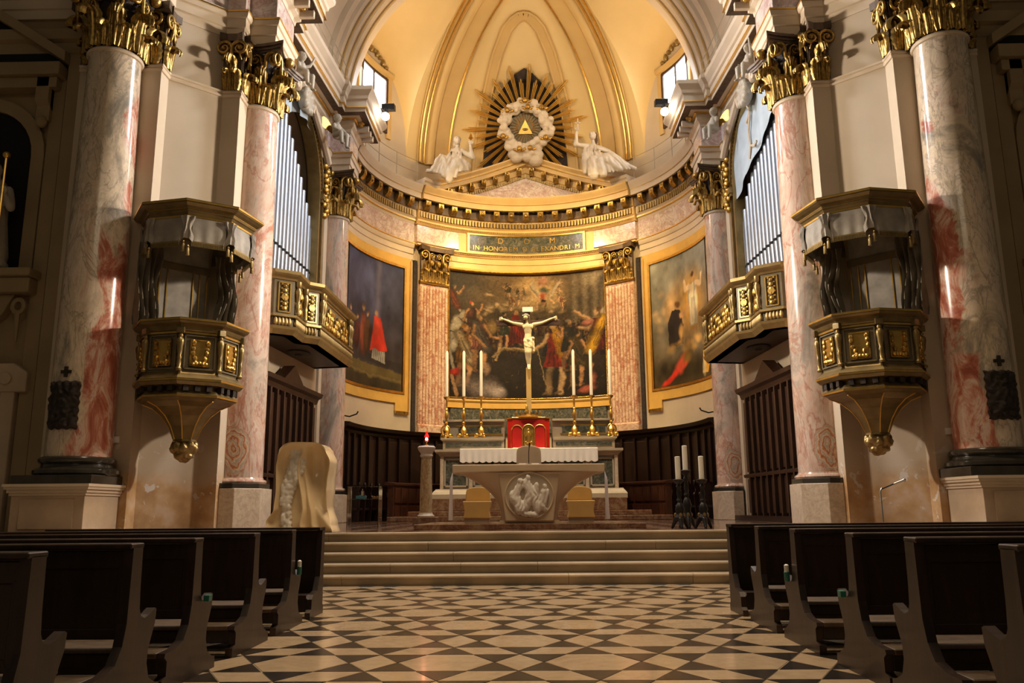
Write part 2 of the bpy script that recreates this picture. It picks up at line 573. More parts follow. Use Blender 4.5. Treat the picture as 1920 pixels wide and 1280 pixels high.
def copy_tree(src, parent=None, loc=None, rotz=None, label=None):
    c = src.copy()
    COL.objects.link(c)
    c.parent = parent
    if loc is not None:
        c.location = loc
    if rotz is not None:
        c.rotation_euler = (0, 0, rotz)
    if label:
        c['label'] = label
    for ch in list(src.children):
        copy_tree(ch, c)
    return c

def structure(name, mb, mat, smooth=False, parent=None, **kw):
    o = mb.build(name, mat, parent, smooth, **kw)
    if parent is None:
        o['kind'] = 'structure'
    return o

def sculpt(mb, name, mat, parent, voxel=0.02, smooth_it=4, fold=None, world=True):
    """melt the collected blobs into one continuous skin; fold(p, n) returns an offset along the normal"""
    me = mb.mesh(name, None, False, True)
    tmp = bpy.data.objects.new('tmp', me)
    COL.objects.link(tmp)
    r = tmp.modifiers.new('r', 'REMESH')
    r.mode = 'VOXEL'
    r.voxel_size = voxel
    sm = tmp.modifiers.new('s', 'SMOOTH')
    sm.iterations = smooth_it
    sm.factor = 0.5
    dg = bpy.context.evaluated_depsgraph_get()
    dg.update()
    out = bpy.data.meshes.new_from_object(tmp.evaluated_get(dg))
    COL.objects.unlink(tmp)
    bpy.data.objects.remove(tmp)
    bpy.data.meshes.remove(me)
    if fold:
        nrm = [v.normal.copy() for v in out.vertices]
        for v, nn in zip(out.vertices, nrm):
            v.co += nn * fold(v.co, nn)
    out.materials.clear()
    out.materials.append(MATS[mat])
    out.polygons.foreach_set('use_smooth', [True] * len(out.polygons))
    out.name = name
    if parent is not None and world:
        out.transform(WM[parent.name].inverted())
    return put(name, out, parent)

def T(x, y, z, rz=0.0, s=(1, 1, 1), rx=0.0, ry=0.0):
    return Matrix.Translation((x, y, z)) @ Matrix.Rotation(rz, 4, 'Z') @ Matrix.Rotation(ry, 4, 'Y') @ Matrix.Rotation(rx, 4, 'X') @ Matrix.Diagonal((s[0], s[1], s[2], 1))

# =================================================================== THE SETTING
# ---- nave floor: hexagon, lozenge and triangle marble tiles
TA, TH = 0.36, 0.338
floor_mb = MB().box(-14, 14, -10, 12.72, -0.3, -0.006)
floor = structure('floor', floor_mb, 'grout')

def inset(poly, d=0.005):
    c = (sum(p[0] for p in poly) / len(poly), sum(p[1] for p in poly) / len(poly))
    k = 1 - d / 0.16
    return [(c[0] + (p[0] - c[0]) * k, c[1] + (p[1] - c[1]) * k) for p in poly]

a_, h_ = TA, TH
CELL = [
    ('c', [(a_, 0), (a_ / 2, h_), (-a_ / 2, h_), (-a_, 0), (-a_ / 2, -h_), (a_ / 2, -h_)]),
    ('c', [(2 * a_, 0), (1.5 * a_, h_), (a_, 0), (1.5 * a_, -h_)]),
    ('b', [(a_ / 2, h_), (1.5 * a_, h_), (a_, 0)]),
    ('b', [(1.5 * a_, h_), (2.5 * a_, h_), (2 * a_, 0)]),
    ('b', [(a_ / 2, -h_), (1.5 * a_, -h_), (a_, 0)]),
    ('b', [(1.5 * a_, -h_), (2.5 * a_, -h_), (2 * a_, 0)]),
    ('b', [(-a_ / 2, h_), (a_ / 2, h_), (0, 2 * h_)]),
    ('b', [(a_, 2 * h_), (2 * a_, 2 * h_), (1.5 * a_, h_)]),
    ('c', [(a_ / 2, h_), (1.5 * a_, h_), (a_, 2 * h_), (0, 2 * h_)]),
    ('c', [(1.5 * a_, h_), (2.5 * a_, h_), (3 * a_, 2 * h_), (2 * a_, 2 * h_)]),
]
TMESH = []
for kind, poly in CELL:
    mb = MB().prism(inset(poly), -0.03, 0.0)
    TMESH.append(mb.mesh('floor_tile', 'tile_cream' if kind == 'c' else 'tile_black'))
tiles = []
for k in range(-12, 8):
    hy = 6.47 + 3 * h_ * k
    for j in range(-10, 11):
        hx = -0.628 + 3 * a_ * j + (1.5 * a_ if k % 2 else 0)
        for q, (kind, poly) in enumerate(CELL):
            cx = hx + sum(p[0] for p in poly) / len(poly)
            cy = hy + sum(p[1] for p in poly) / len(poly)
            if abs(cx) > 8 or cy > 12.62 or cy < -4:
                continue
            seen = 0.0
            if cy > 3.6:
                seen = (6.0 if q == 0 else 2.0 if kind == 'c' else 1.0) / cy ** 3
                if abs(cx / cy) > 0.60:
                    seen *= 0.01
                if cy < 4.6:
                    seen *= 0.02
                if not (-2.35 < cx < 2.25):
                    seen *= 0.12 if cy < 9.3 else 0.3
            tiles.append((seen, q, hx, hy))
tiles.sort(key=lambda t: -t[0])
for seen, q, hx, hy in tiles[:300]:
    put('floor_tile', TMESH[q], floor, T(hx, hy, 0))
for kind, mname in (('c', 'tile_cream'), ('b', 'tile_black')):
    mb = MB()
    for seen, q, hx, hy in tiles[300:]:
        if CELL[q][0] == kind:
            mb.prism([(x + hx, y + hy) for x, y in inset(CELL[q][1])], -0.03, 0.0)
    o = mb.build('small_floor_tiles', mname, floor)
    o['kind'] = 'stuff'

# ---- presbytery floor and the five steps up to it
PZ = 0.74
mt, nt, b, N, L = new_mat('presbytery_paving')
setp(b, 0.14, 0, 0.3)
v = coords(nt)
rot = N.new('ShaderNodeMapping'); rot.inputs['Rotation'].default_value = (0, 0, rad(45)); L.new(v, rot.inputs['Vector'])
ck = N.new('ShaderNodeTexChecker'); ck.inputs['Scale'].default_value = 2.0
L.new(rot.outputs[0], ck.inputs['Vector'])
ck.inputs['Color1'].default_value = (0.34, 0.22, 0.14, 1); ck.inputs['Color2'].default_value = (0.12, 0.05, 0.03, 1)
L.new(mixc(nt, 0.4, ck.outputs[0], ramp(nt, noise_tex(nt, v, 2.5, 5), [(0.3, (0.5, 0.5, 0.5)), (0.7, (1, 1, 1))]), 'MULTIPLY'), b.inputs['Base Color'])
MATS['presbytery_paving'] = mt
structure('floor_presbytery', MB().box(-10.5, 10.5, 14.5, 34.5, 0.2, PZ), 'presbytery_paving')
steps = structure('floor_steps', MB().box(-9.0, 9.0, 12.95, 14.6, 0.0, 0.10), 'step_stone')
YS = [12.80, 13.15, 13.50, 13.86, 14.22]
for k, y0 in enumerate(YS):
    z1 = 0.148 * (k + 1)
    z0 = z1 - 0.148
    prof = [(y0 + 0.05, z0), (y0 + 0.05, z1 - 0.05), (y0 + 0.02, z1 - 0.042), (y0, z1 - 0.025), (y0 + 0.006, z1 - 0.006), (y0 + 0.025, z1),
            (y0 + (0.45 if k < 4 else 0.30), z1), (y0 + (0.45 if k < 4 else 0.30), z0)]
    x = -8.8
    joints = sorted(random.uniform(-8, 8) for _ in range(5)) + [8.8]
    for xe in joints:
        if xe - x < 0.5:
            continue
        MB().prism(prof, x, xe - 0.006, 'x').build('step_slab', 'step_stone', steps)
        x = xe

# ---- piers with the broad chamfer between the big columns
mt, nt, b, N, L = new_mat('pier_plaster')
setp(b, 0.7)
v = coords(nt)
sx = N.new('ShaderNodeSeparateXYZ'); L.new(v, sx.inputs[0])
ad = N.new('ShaderNodeMath'); ad.operation = 'MULTIPLY_ADD'
L.new(noise_tex(nt, v, 1.6, 5), ad.inputs[0]); ad.inputs[1].default_value = 0.9; L.new(sx.outputs[2], ad.inputs[2])
band = ramp(nt, ad.outputs[0], [(0.0, (1, 1, 1)), (0.9, (0, 0, 0))])
mr = N.new('ShaderNodeMapRange'); L.new(ad.outputs[0], mr.inputs[0])
mr.inputs[1].default_value = 2.05; mr.inputs[2].default_value = 2.45; mr.inputs[3].default_value = 1.0; mr.inputs[4].default_value = 0.0
clean = ramp(nt, noise_tex(nt, v, 0.6, 5), [(0.3, (0.52, 0.42, 0.30)), (0.7, (0.62, 0.51, 0.38))])
damp = ramp(nt, noise_tex(nt, v, 2.2, 6), [(0.3, (0.40, 0.22, 0.09)), (0.5, (0.54, 0.33, 0.15)), (0.68, (0.62, 0.44, 0.30))])
c = mixc(nt, mr.outputs[0], clean, damp)
# flaked patches just above the damp line
fl = N.new('ShaderNodeMapRange'); L.new(noise_tex(nt, v, 2.6, 6, 0.65, 0.6), fl.inputs[0])
fl.inputs[1].default_value = 0.60; fl.inputs[2].default_value = 0.62
hb = N.new('ShaderNodeMapRange'); L.new(sx.outputs[2], hb.inputs[0]); hb.inputs[1].default_value = 2.9; hb.inputs[2].default_value = 2.3
mm = N.new('ShaderNodeMath'); mm.operation = 'MULTIPLY'; L.new(fl.outputs[0], mm.inputs[0]); L.new(hb.outputs[0], mm.inputs[1])
c = mixc(nt, mm.outputs[0], c, (0.66, 0.58, 0.50))
L.new(c, b.inputs['Base Color'])
MATS['pier_plaster'] = mt

SIDES = ((-1, 'left'), (1, 'right'))
PIER = [(9.75, 20.0), (9.75, 16.55), (7.95, 16.55), (7.95, 16.93), (7.05, 17.78), (6.64, 17.78), (6.64, 19.95), (8.2, 19.95)]
WA, WB = (6.95, 19.95), (6.60, 25.5)
def wallx(y):
    return WA[0] + (WB[0] - WA[0]) * (y - WA[1]) / (WB[1] - WA[1])
OYC, OHW, OSP, OBOT = 22.7, 2.4, 11.05, 6.2     # organ arch: centre, half width, springing, sill

for s, nm in SIDES:
    pier = structure('wall_%s_pier' % nm, MB().prism(PIER, 0.0, 16.5).mx(s), 'pier_plaster')
    MB().mould(PIER[1:7], [(0, 10.58), (0.03, 10.59), (0.05, 10.63), (0.03, 10.67), (0.06, 10.69), (0.06, 10.73), (0, 10.74)], side=-1).mx(s).build('string_moulding', 'stone_cream', pier)
    # choir side wall with the organ arch cut through it
    w = MB()
    arch = [(OYC - OHW, OBOT), (OYC - OHW, OSP)] + [(OYC - OHW * cos(PI * i / 24), OSP + OHW * sin(PI * i / 24)) for i in range(1, 24)] + [(OYC + OHW, OSP), (OYC + OHW, OBOT)]
    outer = []
    for (y, z) in arch:
        if z <= OSP:
            outer.append((WA[1] if y < OYC else WB[1], z))
        else:
            t = (y - OYC) / OHW
            outer.append((OYC + t * (WB[1] - WA[1]) / 2 * 1.0, 16.5))
    outer[1] = (WA[1], OSP); outer[-2] = (WB[1], OSP)
    # corners
    def P3(p, d):
        return (wallx(p[0]) + d, p[0], p[1])
    strip_in = arch; strip_out = outer
    n = len(arch)
    vs = [P3(p, 0) for p in strip_in] + [P3(p, 0) for p in strip_out] + [P3(p, 1.1) for p in strip_in]
    fs = [(i, i + 1, n + i + 1, n + i) for i in range(n - 1)] + [(i, 2 * n + i, 2 * n + i + 1, i + 1) for i in range(n - 1)]
    # fill the two spandrel corners left by the straight outer strip
    vs += [P3((WA[1], 16.5), 0), P3((WB[1], 16.5), 0)]
    fs += [(n + 1, n + 2, 3 * n), (n + n - 2, n + n - 3, 3 * n + 1)]
    w.add(vs, fs)
    w.prism([(wallx(WA[1]), WA[1]), (wallx(WB[1]), WB[1]), (8.2, WB[1]), (8.2, WA[1])], 0.2, OBOT)
    sw = structure('wall_%s_choir' % nm, w.mx(s), 'plaster')
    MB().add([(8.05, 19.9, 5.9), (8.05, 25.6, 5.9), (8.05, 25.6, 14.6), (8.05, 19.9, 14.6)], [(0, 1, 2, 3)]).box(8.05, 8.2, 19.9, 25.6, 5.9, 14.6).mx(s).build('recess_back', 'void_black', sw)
    # pier of the rear column
    structure('wall_%s_rear_pier' % nm, MB().prism([(8.2, 25.5), (6.52, 25.5), (6.52, 26.95), (6.38, 27.5), (8.2, 27.5)], 0.2, 15.2).mx(s), 'plaster')
    # aisle wall left and right of the big columns
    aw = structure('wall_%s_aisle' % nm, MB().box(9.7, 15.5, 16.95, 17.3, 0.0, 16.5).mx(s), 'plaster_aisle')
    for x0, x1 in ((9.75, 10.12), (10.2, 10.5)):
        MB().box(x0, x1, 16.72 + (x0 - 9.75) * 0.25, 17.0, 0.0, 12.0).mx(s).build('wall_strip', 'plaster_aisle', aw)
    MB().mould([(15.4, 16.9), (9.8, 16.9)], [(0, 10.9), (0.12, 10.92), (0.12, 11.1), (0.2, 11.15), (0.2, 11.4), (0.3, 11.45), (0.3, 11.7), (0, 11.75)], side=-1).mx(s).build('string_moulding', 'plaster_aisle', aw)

# ---- main entablature
EPATH = [(14, 16.9), (9.72, 16.9), (9.72, 15.55), (7.97, 15.55), (7.97, 16.93), (7.05, 17.78), (6.64, 17.78), (6.64, 18.12), (6.0, 18.12), (6.0, 19.5), (6.64, 19.5), (6.64, 19.95), (6.95, 19.95)]
CPATH = [(6.60, 25.45), (6.52, 25.45), (6.52, 25.8), (5.85, 25.8), (5.85, 27.0), (6.1, 27.0), (6.1, 27.35)]
ARCHI = [(-0.3, 12.12), (0.02, 12.12), (0.02, 12.34), (0.06, 12.36), (0.06, 12.58), (0.1, 12.6), (0.13, 12.7), (0.13, 12.78), (-0.3, 12.78)]
FRIEZE = [(-0.3, 12.78), (0.02, 12.78), (0.02, 13.5), (-0.3, 13.5)]
CORN = [(-0.3, 13.5), (0.04, 13.5), (0.06, 13.62), (0.16, 13.7), (0.16, 13.88), (0.22, 13.92), (0.62, 13.95), (0.62, 14.06), (0.66, 14.08), (0.66, 14.32), (0.72, 14.36), (0.74, 14.46), (0.86, 14.62), (0.88, 14.74), (-0.3, 14.78)]
GLINE = [(0.205, 13.885), (0.225, 13.885), (0.225, 13.915), (0.205, 13.915)]
for s, nm in SIDES:
    tr = structure('trim_%s_entablature' % nm, MB().mould(EPATH, ARCHI, side=-1).mould(CPATH, ARCHI, side=-1).mx(s), 'stone_cream')
    MB().mould(EPATH, FRIEZE, side=-1).mould(CPATH, FRIEZE, side=-1).mx(s).build('frieze', 'frieze_marble', tr)
    MB().mould(EPATH + CPATH, CORN, side=-1).mx(s).build('cornice', 'stone_cream', tr)
    MB().mould(EPATH, [(0.13, 12.72), (0.15, 12.72), (0.15, 12.75), (0.13, 12.75)], side=-1).mould(CPATH, [(0.13, 12.72), (0.15, 12.72), (0.15, 12.75), (0.13, 12.75)], side=-1).mx(s).build('gilt_line', 'gold', tr)
    MB().mould(EPATH + CPATH, [(0.16, 13.88), (0.24, 13.88), (0.24, 13.93), (0.16, 13.93)], side=-1).mx(s).build('gilt_line', 'gold', tr)
    MB().mould(EPATH + CPATH, [(0.6, 14.07), (0.69, 14.07), (0.69, 14.1), (0.6, 14.1)], side=-1).mx(s).build('gilt_line', 'gold', tr)
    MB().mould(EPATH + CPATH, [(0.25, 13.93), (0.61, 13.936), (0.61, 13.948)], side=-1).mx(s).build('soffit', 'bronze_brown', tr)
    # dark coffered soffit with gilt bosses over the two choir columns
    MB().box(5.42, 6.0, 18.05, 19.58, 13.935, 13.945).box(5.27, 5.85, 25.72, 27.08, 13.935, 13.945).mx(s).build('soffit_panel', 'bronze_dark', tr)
    for (bx, by) in [(5.68, 18.3), (5.68, 18.8), (5.68, 19.3), (5.52, 26.0), (5.52, 26.4), (5.52, 26.8)]:
        MB().ell((bx, by, 13.92), (0.12, 0.12, 0.09), 10).ell((bx, by, 13.84), 0.05, 8).mx(s).build('gilt_boss', 'gold_leaf', tr, True)
        MB().box(bx - 0.22, bx + 0.22, by + 0.17, by + 0.29, 13.72, 13.93).mx(s).build('modillion', 'stone_cream', tr, bevel=0.02)

# ---- apse wall
AR = 6.4
apse = structure('wall_apse', MB().arc([(AR, 0.2), (AR, 19.4), (AR + 0.3, 19.4), (AR + 0.3, 0.2)], -90, 90, 96), 'plaster', smooth=True)

# ---- half dome with side lunettes
ZS = 15.1
def lunette(az):
    t = (abs(az) - 69) / 20.0
    return ZS + (4.0 * math.sqrt(1 - t * t) if abs(t) < 1 else 0.0)
def dome_pt(az, th, raise_=0.0, u=0.0):
    a = rad(az)
    z0 = lunette(az) if u == 0.0 and raise_ == 0.0 else ZS
    top = ZS + AR
    r = (AR - raise_) * cos(th)
    z = z0 + (top - raise_ - z0) * sin(th)
    return (r * sin(a) + u * cos(a), APY + r * cos(a) - u * sin(a), z)
dome = structure('ceiling_apse_dome', MB().grid(lambda i, j: dome_pt(-90 + 180 * i, j * PI / 2 * 0.995), 180, 28), 'vault_plaster', smooth=True, recalc=False, angle=30)
RIBP = [(-0.76, 0.0), (-0.76, 0.09), (-0.50, 0.09), (-0.48, 0.06), (-0.34, 0.06), (-0.32, 0.12), (-0.24, 0.20), (-0.14, 0.22), (-0.04, 0.20), (0.03, 0.12), (0.05, 0.10), (0.62, 0.10), (0.64, 0.13), (0.72, 0.13), (0.76, 0.08), (0.76, 0.0)]
for sgn in (-1, 1):
    NV = 34
    def ribstrip(prof):
        mb = MB()
        k = len(prof)
        vs = []
        for j in range(NV + 1):
            th = rad(86.0 * j / NV)
            for (u, rr) in prof:
                uu = u * sgn * -1
                lim = 0.85 * AR * cos(th)
                uu = max(-lim, min(lim, uu))
                vs.append(dome_pt(37.5 * sgn, th, rr + 0.04 + u * u / (2 * AR), uu if uu else 1e-6))
        mb.add(vs, [(j * k + i, j * k + i + 1, (j + 1) * k + i + 1, (j + 1) * k + i) for j in range(NV) for i in range(k - 1)])
        return mb
    rb = ribstrip(RIBP).build('rib', 'rib_plaster', dome, True, angle=35)
    for gu in (-0.50, 0.66, -0.70):
        ribstrip([(gu - 0.03, 0.08), (gu - 0.03, 0.155), (gu + 0.03, 0.155), (gu + 0.03, 0.08)]).build('gilt_line', 'gold', rb)
# arched panel moulding behind the sunburst
path = [(0, -21), (27, -19.5), (47, -17.5), (57, -14.5), (61, -10), (63, -5), (63.5, 0)]
path = path + [(t, -a) for t, a in reversed(path[:-1])]
pp = [path[0]]
for q in range(len(path) - 1):
    for k in range(1, 7):
        pp.append((path[q][0] + (path[q + 1][0] - path[q][0]) * k / 6, path[q][1] + (path[q + 1][1] - path[q][1]) * k / 6))
pts = [Vector(dome_pt(a, rad(t), 0.05, 1e-6)) for t, a in pp]
mb = MB(); vs = []
for i, p in enumerate(pts):
    tg = (pts[min(i + 1, len(pts) - 1)] - pts[max(i - 1, 0)]).normalized()
    nn = (Vector((0, APY, ZS)) - p).normalized()
    sd = tg.cross(nn).normalized()
    for u, rr in ((-0.02, -0.05), (-0.02, 0.06), (0.06, 0.075), (0.08, 0.05), (0.36, 0.05), (0.40, 0.08), (0.44, 0.05), (0.44, -0.05)):
        vs.append(p + sd * u + nn * rr)
mb.add(vs, [(i * 8 + j, i * 8 + j + 1, (i + 1) * 8 + j + 1, (i + 1) * 8 + j) for i in range(len(pts) - 1) for j in range(7)])
mb.build('panel_moulding', 'rib_plaster', dome, True, angle=35)

# ---- triumphal arch and choir vault in front of the dome
APROF = [(6.75, 27.45), (6.16, 27.45), (6.16, 27.0), (6.24, 26.95), (6.24, 26.62), (6.34, 26.55), (6.34, 26.3), (6.46, 26.2), (6.46, 25.92), (6.56, 25.85), (6.56, 25.5), (6.72, 25.4), (6.72, 19.0)]
def archsweep(prof, n=64):
    vs = []
    k = len(prof)
    for i in range(n + 3):
        if i == 0 or i == n + 2:
            cx, zz = (1, -0.45) if i == 0 else (-1, -0.45)
            for R, y in prof:
                vs.append((R * cx, y, ZS + zz))
        else:
            a = PI * (i - 1) / n
            for R, y in prof:
                vs.append((R * cos(a), y, ZS + R * sin(a)))
    return MB().add(vs, [(i * k + j, i * k + j + 1, (i + 1) * k + j + 1, (i + 1) * k + j) for i in range(n + 2) for j in range(k - 1)])
av = structure('ceiling_choir_vault', archsweep(APROF), 'stone_cream', smooth=True, angle=30)
for R, y in ((6.20, 26.97), (6.30, 26.58), (6.42, 26.24)):
    archsweep([(R + 0.03, y + 0.05), (R - 0.03, y + 0.05), (R - 0.03, y - 0.05), (R + 0.03, y - 0.05)]).build('gilt_line', 'rib_plaster', av)

# ---- lunette windows
def window(idx, s):
    az0, az1, z0, z1 = 61.0, 76.0, 15.85, 17.95
    mb = MB()
    mb.arc([(6.36, z0 - 0.12), (6.28, z0 - 0.12), (6.28, z0), (6.36, z0)], az0 - 1, az1 + 1, 8)
    mb.arc([(6.36, z1), (6.28, z1), (6.28, z1 + 0.1), (6.36, z1 + 0.1)], az0 - 1, az1 + 1, 8)
    for az in (az0 - 0.5, az1 + 0.5):
        mb.arc([(6.36, z0), (6.28, z0), (6.28, z1), (6.36, z1)], az - 0.5, az + 0.5, 1)
    w = structure('window_%d' % idx, mb.mx(s), 'wood_walnut')
    MB().arc([(6.35, z0), (6.29, z0), (6.29, z1), (6.35, z1)], (az0 + az1) / 2 - 0.35, (az0 + az1) / 2 + 0.35, 1).mx(s).build('mullion', 'wood_walnut', w)
    for k in range(2):
        a = az0 + (az1 - az0) / 2 * k
        MB().arc([(6.345, z0), (6.335, z0), (6.335, z1), (6.345, z1)], a + 0.1, a + (az1 - az0) / 2 - 0.1, 4).mx(s).build('pane', 'sky_pane', w)
    # plaster surround with gilt scrollwork above
    sr = MB()
    for az in (az0 - 2.2, az1 + 2.2):
        sr.arc([(6.37, z0 - 0.3), (6.30, z0 - 0.3), (6.30, z1 + 0.25), (6.37, z1 + 0.25)], az - 1.0, az + 1.0, 2)
    sr.arc([(6.37, z1 + 0.2), (6.26, z1 + 0.25), (6.24, z1 + 0.4), (6.37, z1 + 0.42)], az0 - 4, az1 + 4, 8)
    sr.mx(s).build('window_surround', 'rib_plaster', w)
    orn = MB()
    for q in range(9):
        az = az0 + (az1 - az0) * q / 8
        zz = z1 + 0.55 + 0.35 * sin(PI * q / 8)
        a = rad(az)
        orn.ell((6.32 * sin(a), APY + 6.32 * cos(a), zz), (0.10, 0.10, 0.10 + 0.06 * (q % 2)), 6)
    orn.mx(s).build('gilt_ornament', 'gilt_dull', w, True)['kind'] = 'stuff'
    a = rad(68.5)
    light('window_daylight', 'AREA', (s * 6.15 * sin(a), APY + 6.15 * cos(a), 16.9), (0, 18, 6), 120, (0.86, 0.92, 1.0), 1.6, 1.9)
window(1, -1)
window(2, 1)
# tall windows in the flanks of the choir vault, above the picture
for idx, s in ((3, -1), (4, 1)):
    a = rad(24)
    nx, nz = cos(a), sin(a)
    c0 = Vector((s * 6.60 * nx, 22.6, ZS + 6.60 * nz))
    M_ = Matrix.Translation(c0) @ Matrix.Rotation(-s * a, 4, 'Y')
    w = structure('window_%d' % idx, MB().box(-0.06, 0.06, -1.25, -1.15, -1.3, 1.3).box(-0.06, 0.06, 1.15, 1.25, -1.3, 1.3).box(-0.06, 0.06, -1.25, 1.25, 1.2, 1.3).box(-0.06, 0.06, -1.25, 1.25, -1.3, -1.2).box(-0.05, 0.05, -0.04, 0.04, -1.2, 1.2).xf(M_), 'wood_walnut')
    for k in (-1, 1):
        MB().box(-0.02, 0.0, min(k * 0.04, k * 1.15), max(k * 0.04, k * 1.15), -1.2, 1.2).xf(M_).build('pane', 'sky_pane', w)
    light('choir_window_daylight', 'AREA', tuple(c0 - Vector((s * 0.25, 0, 0.1))), (-s * 7.6, 17.5, 6.0), 650, (0.92, 0.94, 1.0), 2.2, 2.2, spread=95)

# =================================================================== APSE: ENTABLATURE, PEDIMENT, PILASTERS
SIDEP = [(6.40, 10.9), (6.35, 10.9), (6.35, 11.12), (6.32, 11.14), (6.32, 11.36), (6.29, 11.38), (6.25, 11.48), (6.25, 11.58), (6.40, 11.58)]
BED = [(6.40, 12.42), (6.33, 12.42), (6.31, 12.5), (6.27, 12.55), (6.27, 12.62), (6.22, 12.68), (6.22, 12.96), (6.16, 13.0), (6.16, 13.36),
       (5.90, 13.38), (5.90, 13.60), (5.86, 13.62), (5.84, 13.70), (5.76, 13.84), (5.75, 13.92), (6.40, 13.96)]
aent = structure('trim_apse_entablature', MB().arc(SIDEP, -90, -45.5, 24).arc(SIDEP, 45.5, 90, 24), 'stone_cream', smooth=True, angle=25)
aent_c = [(r - 0.10, z) for r, z in SIDEP[1:-1]]
MB().arc([(6.40, 11.52)] + [(r - 0.04, max(z, 11.52)) for r, z in aent_c] + [(6.40, 11.60)], -45.0, 45.0, 48).build('architrave_cap', 'gilt_stone', aent, True, angle=25)
MB().arc([(6.40, 10.9)] + aent_c + [(6.40, 11.58)], -30.6, 30.6, 48).build('architrave', 'gilt_stone', aent, True, angle=25)
for a0, a1 in ((-90, -45.2), (45.2, 90)):
    MB().arc(BED, a0, a1, 24).build('cornice', 'stone_cream', aent, True, angle=25)
    MB().arc([(6.40, 11.58), (6.34, 11.58), (6.34, 12.42), (6.40, 12.42)], a0, a1, 24).build('frieze', 'frieze_marble', aent, True)
    MB().arc([(6.30, 11.56), (6.23, 11.56), (6.23, 11.60), (6.30, 11.60)], a0, a1, 24).build('gilt_line', 'gold', aent)
    MB().arc([(6.3, 12.53), (6.25, 12.53), (6.25, 12.57), (6.3, 12.57)], a0, a1, 24).build('gilt_line', 'gold', aent)
    MB().arc([(5.95, 13.60), (5.88, 13.60), (5.88, 13.63), (5.95, 13.63)], a0, a1, 24).build('gilt_line', 'gold', aent)
cB = [(6.40, 12.42)] + [(r - 0.10, z) for r, z in BED[1:-1]] + [(6.40, 13.96)]
MB().arc(cB, -44.8, 44.8, 60).build('cornice', 'gilt_stone', aent, True, angle=25)
for a0, a1 in ((-44.3, -26.5), (26.5, 44.3)):
    MB().arc([(6.40, 11.70), (6.27, 11.70), (6.27, 12.42), (6.40, 12.42)], a0, a1, 12).build('frieze', 'frieze_marble', aent, True)
MB().arc([(6.40, 11.58), (6.26, 11.58), (6.26, 12.42), (6.40, 12.42)], -26.5, 26.5, 30).build('frieze', 'gilt_stone', aent, True)
# bead and dentil courses, too fine to count
den = MB()
for a0, a1, R in ((-44.5, 44.5, 6.08), (-89, -46, 6.19), (46, 89, 6.19)):
    n = int((a1 - a0) / 1.25)
    for i in range(n):
        az = a0 + (i + 0.5) * 1.25
        den.arc([(R + 0.06, 12.70), (R - 0.03, 12.70), (R - 0.03, 12.92), (R + 0.06, 12.92)], az - 0.38, az + 0.38, 1)
den.build('dentil_course', 'gilt_dull', aent)['kind'] = 'stuff'
bd = MB()
for (a0, a1, R, z) in ((-25, 25, 6.24, 12.44), (-25, 25, 6.24, 11.60), (-44, 44, 6.13, 11.47), (-44, 44, 6.13, 12.50)):
    n = int((a1 - a0) / 0.75)
    for i in range(n):
        a = rad(a0 + (i + 0.5) * 0.75)
        bd.ell((R * sin(a), APY + R * cos(a), z), 0.026, 5)
bd.build('bead_course', 'gold_leaf', aent)['kind'] = 'stuff'
# modillions
def modillion(az, R0, R1, z0, z1, mat='gilt_dull', zf=0.0, w=1.15):
    mb = MB()
    prof = [(R0, z0 + 0.02), (R0 - (R0 - R1) * 0.35, z0 - 0.02), (R1 + 0.04, z0 + 0.10), (R1, z0 + 0.18), (R1, z1), (R0, z1)]
    mb.arc([(r, z + zf) for r, z in prof], az - w, az + w, 2)
    a = rad(az)
    mb.ell(((R1 + 0.02) * sin(a), APY + (R1 + 0.02) * cos(a), z0 + 0.2 + zf), (0.07, 0.07, 0.09), 8)
    return mb
for i in range(15):
    modillion(-42 + 6.0 * i, 6.08, 5.84, 13.0, 13.34).build('modillion', 'capital_gold', aent, True)
    az = -42 + 6.0 * i + 3.0
    if i < 14:
        a = rad(az)
        MB().ell((5.98 * sin(a), APY + 5.98 * cos(a), 13.35), (0.13, 0.13, 0.05), 8).build('gilt_boss', 'bronze_dark', aent, True)
for sg in (-1, 1):
    for i in range(7):
        modillion(sg * (49.5 + 6.0 * i), 6.18, 5.93, 13.0, 13.34).build('modillion', 'capital_gold', aent, True)

for a0, a1, R in ((-44.6, 44.6, 6.05), (-89, -45.4, 6.155), (45.4, 89, 6.155)):
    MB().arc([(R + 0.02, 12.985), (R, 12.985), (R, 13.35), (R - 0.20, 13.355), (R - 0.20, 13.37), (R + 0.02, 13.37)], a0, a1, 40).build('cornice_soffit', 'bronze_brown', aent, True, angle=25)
# inscribed tablet
tab = MB().arc([(6.26, 11.66), (6.225, 11.66), (6.225, 12.38), (6.26, 12.38)], -22.4, 22.4, 30).build('inscription_tablet', 'verde_marble', None, True)
tag(tab, 'dark green marble tablet with gilt Latin inscription under the pediment', 'tablet')
fr = MB()
for z0 in (11.60, 12.38):
    fr.arc([(6.26, z0), (6.19, z0), (6.19, z0 + 0.06), (6.26, z0 + 0.06)], -23.2, 23.2, 30)
for a0 in (-23.2, 22.4):
    fr.arc([(6.26, 11.6), (6.19, 11.6), (6.19, 12.44), (6.26, 12.44)], a0, a0 + 0.8, 1)
fr.build('tablet_frame', 'gold', tab, True)
GL = {}
def glyph(ch):
    if ch not in GL:
        cu = bpy.data.curves.new('g', 'FONT')
        cu.body = ch
        cu.align_x = 'CENTER'
        cu.extrude = 0.02
        cu.size = 1.0
        tmp = bpy.data.objects.new('g', cu)
        COL.objects.link(tmp)
        dg = bpy.context.evaluated_depsgraph_get(); dg.update()
        me = bpy.data.meshes.new_from_object(tmp.evaluated_get(dg))
        COL.objects.unlink(tmp); bpy.data.objects.remove(tmp)
        me.materials.clear(); me.materials.append(MATS['gold'])
        me.name = 'letter'
        GL[ch] = me
    return GL[ch]
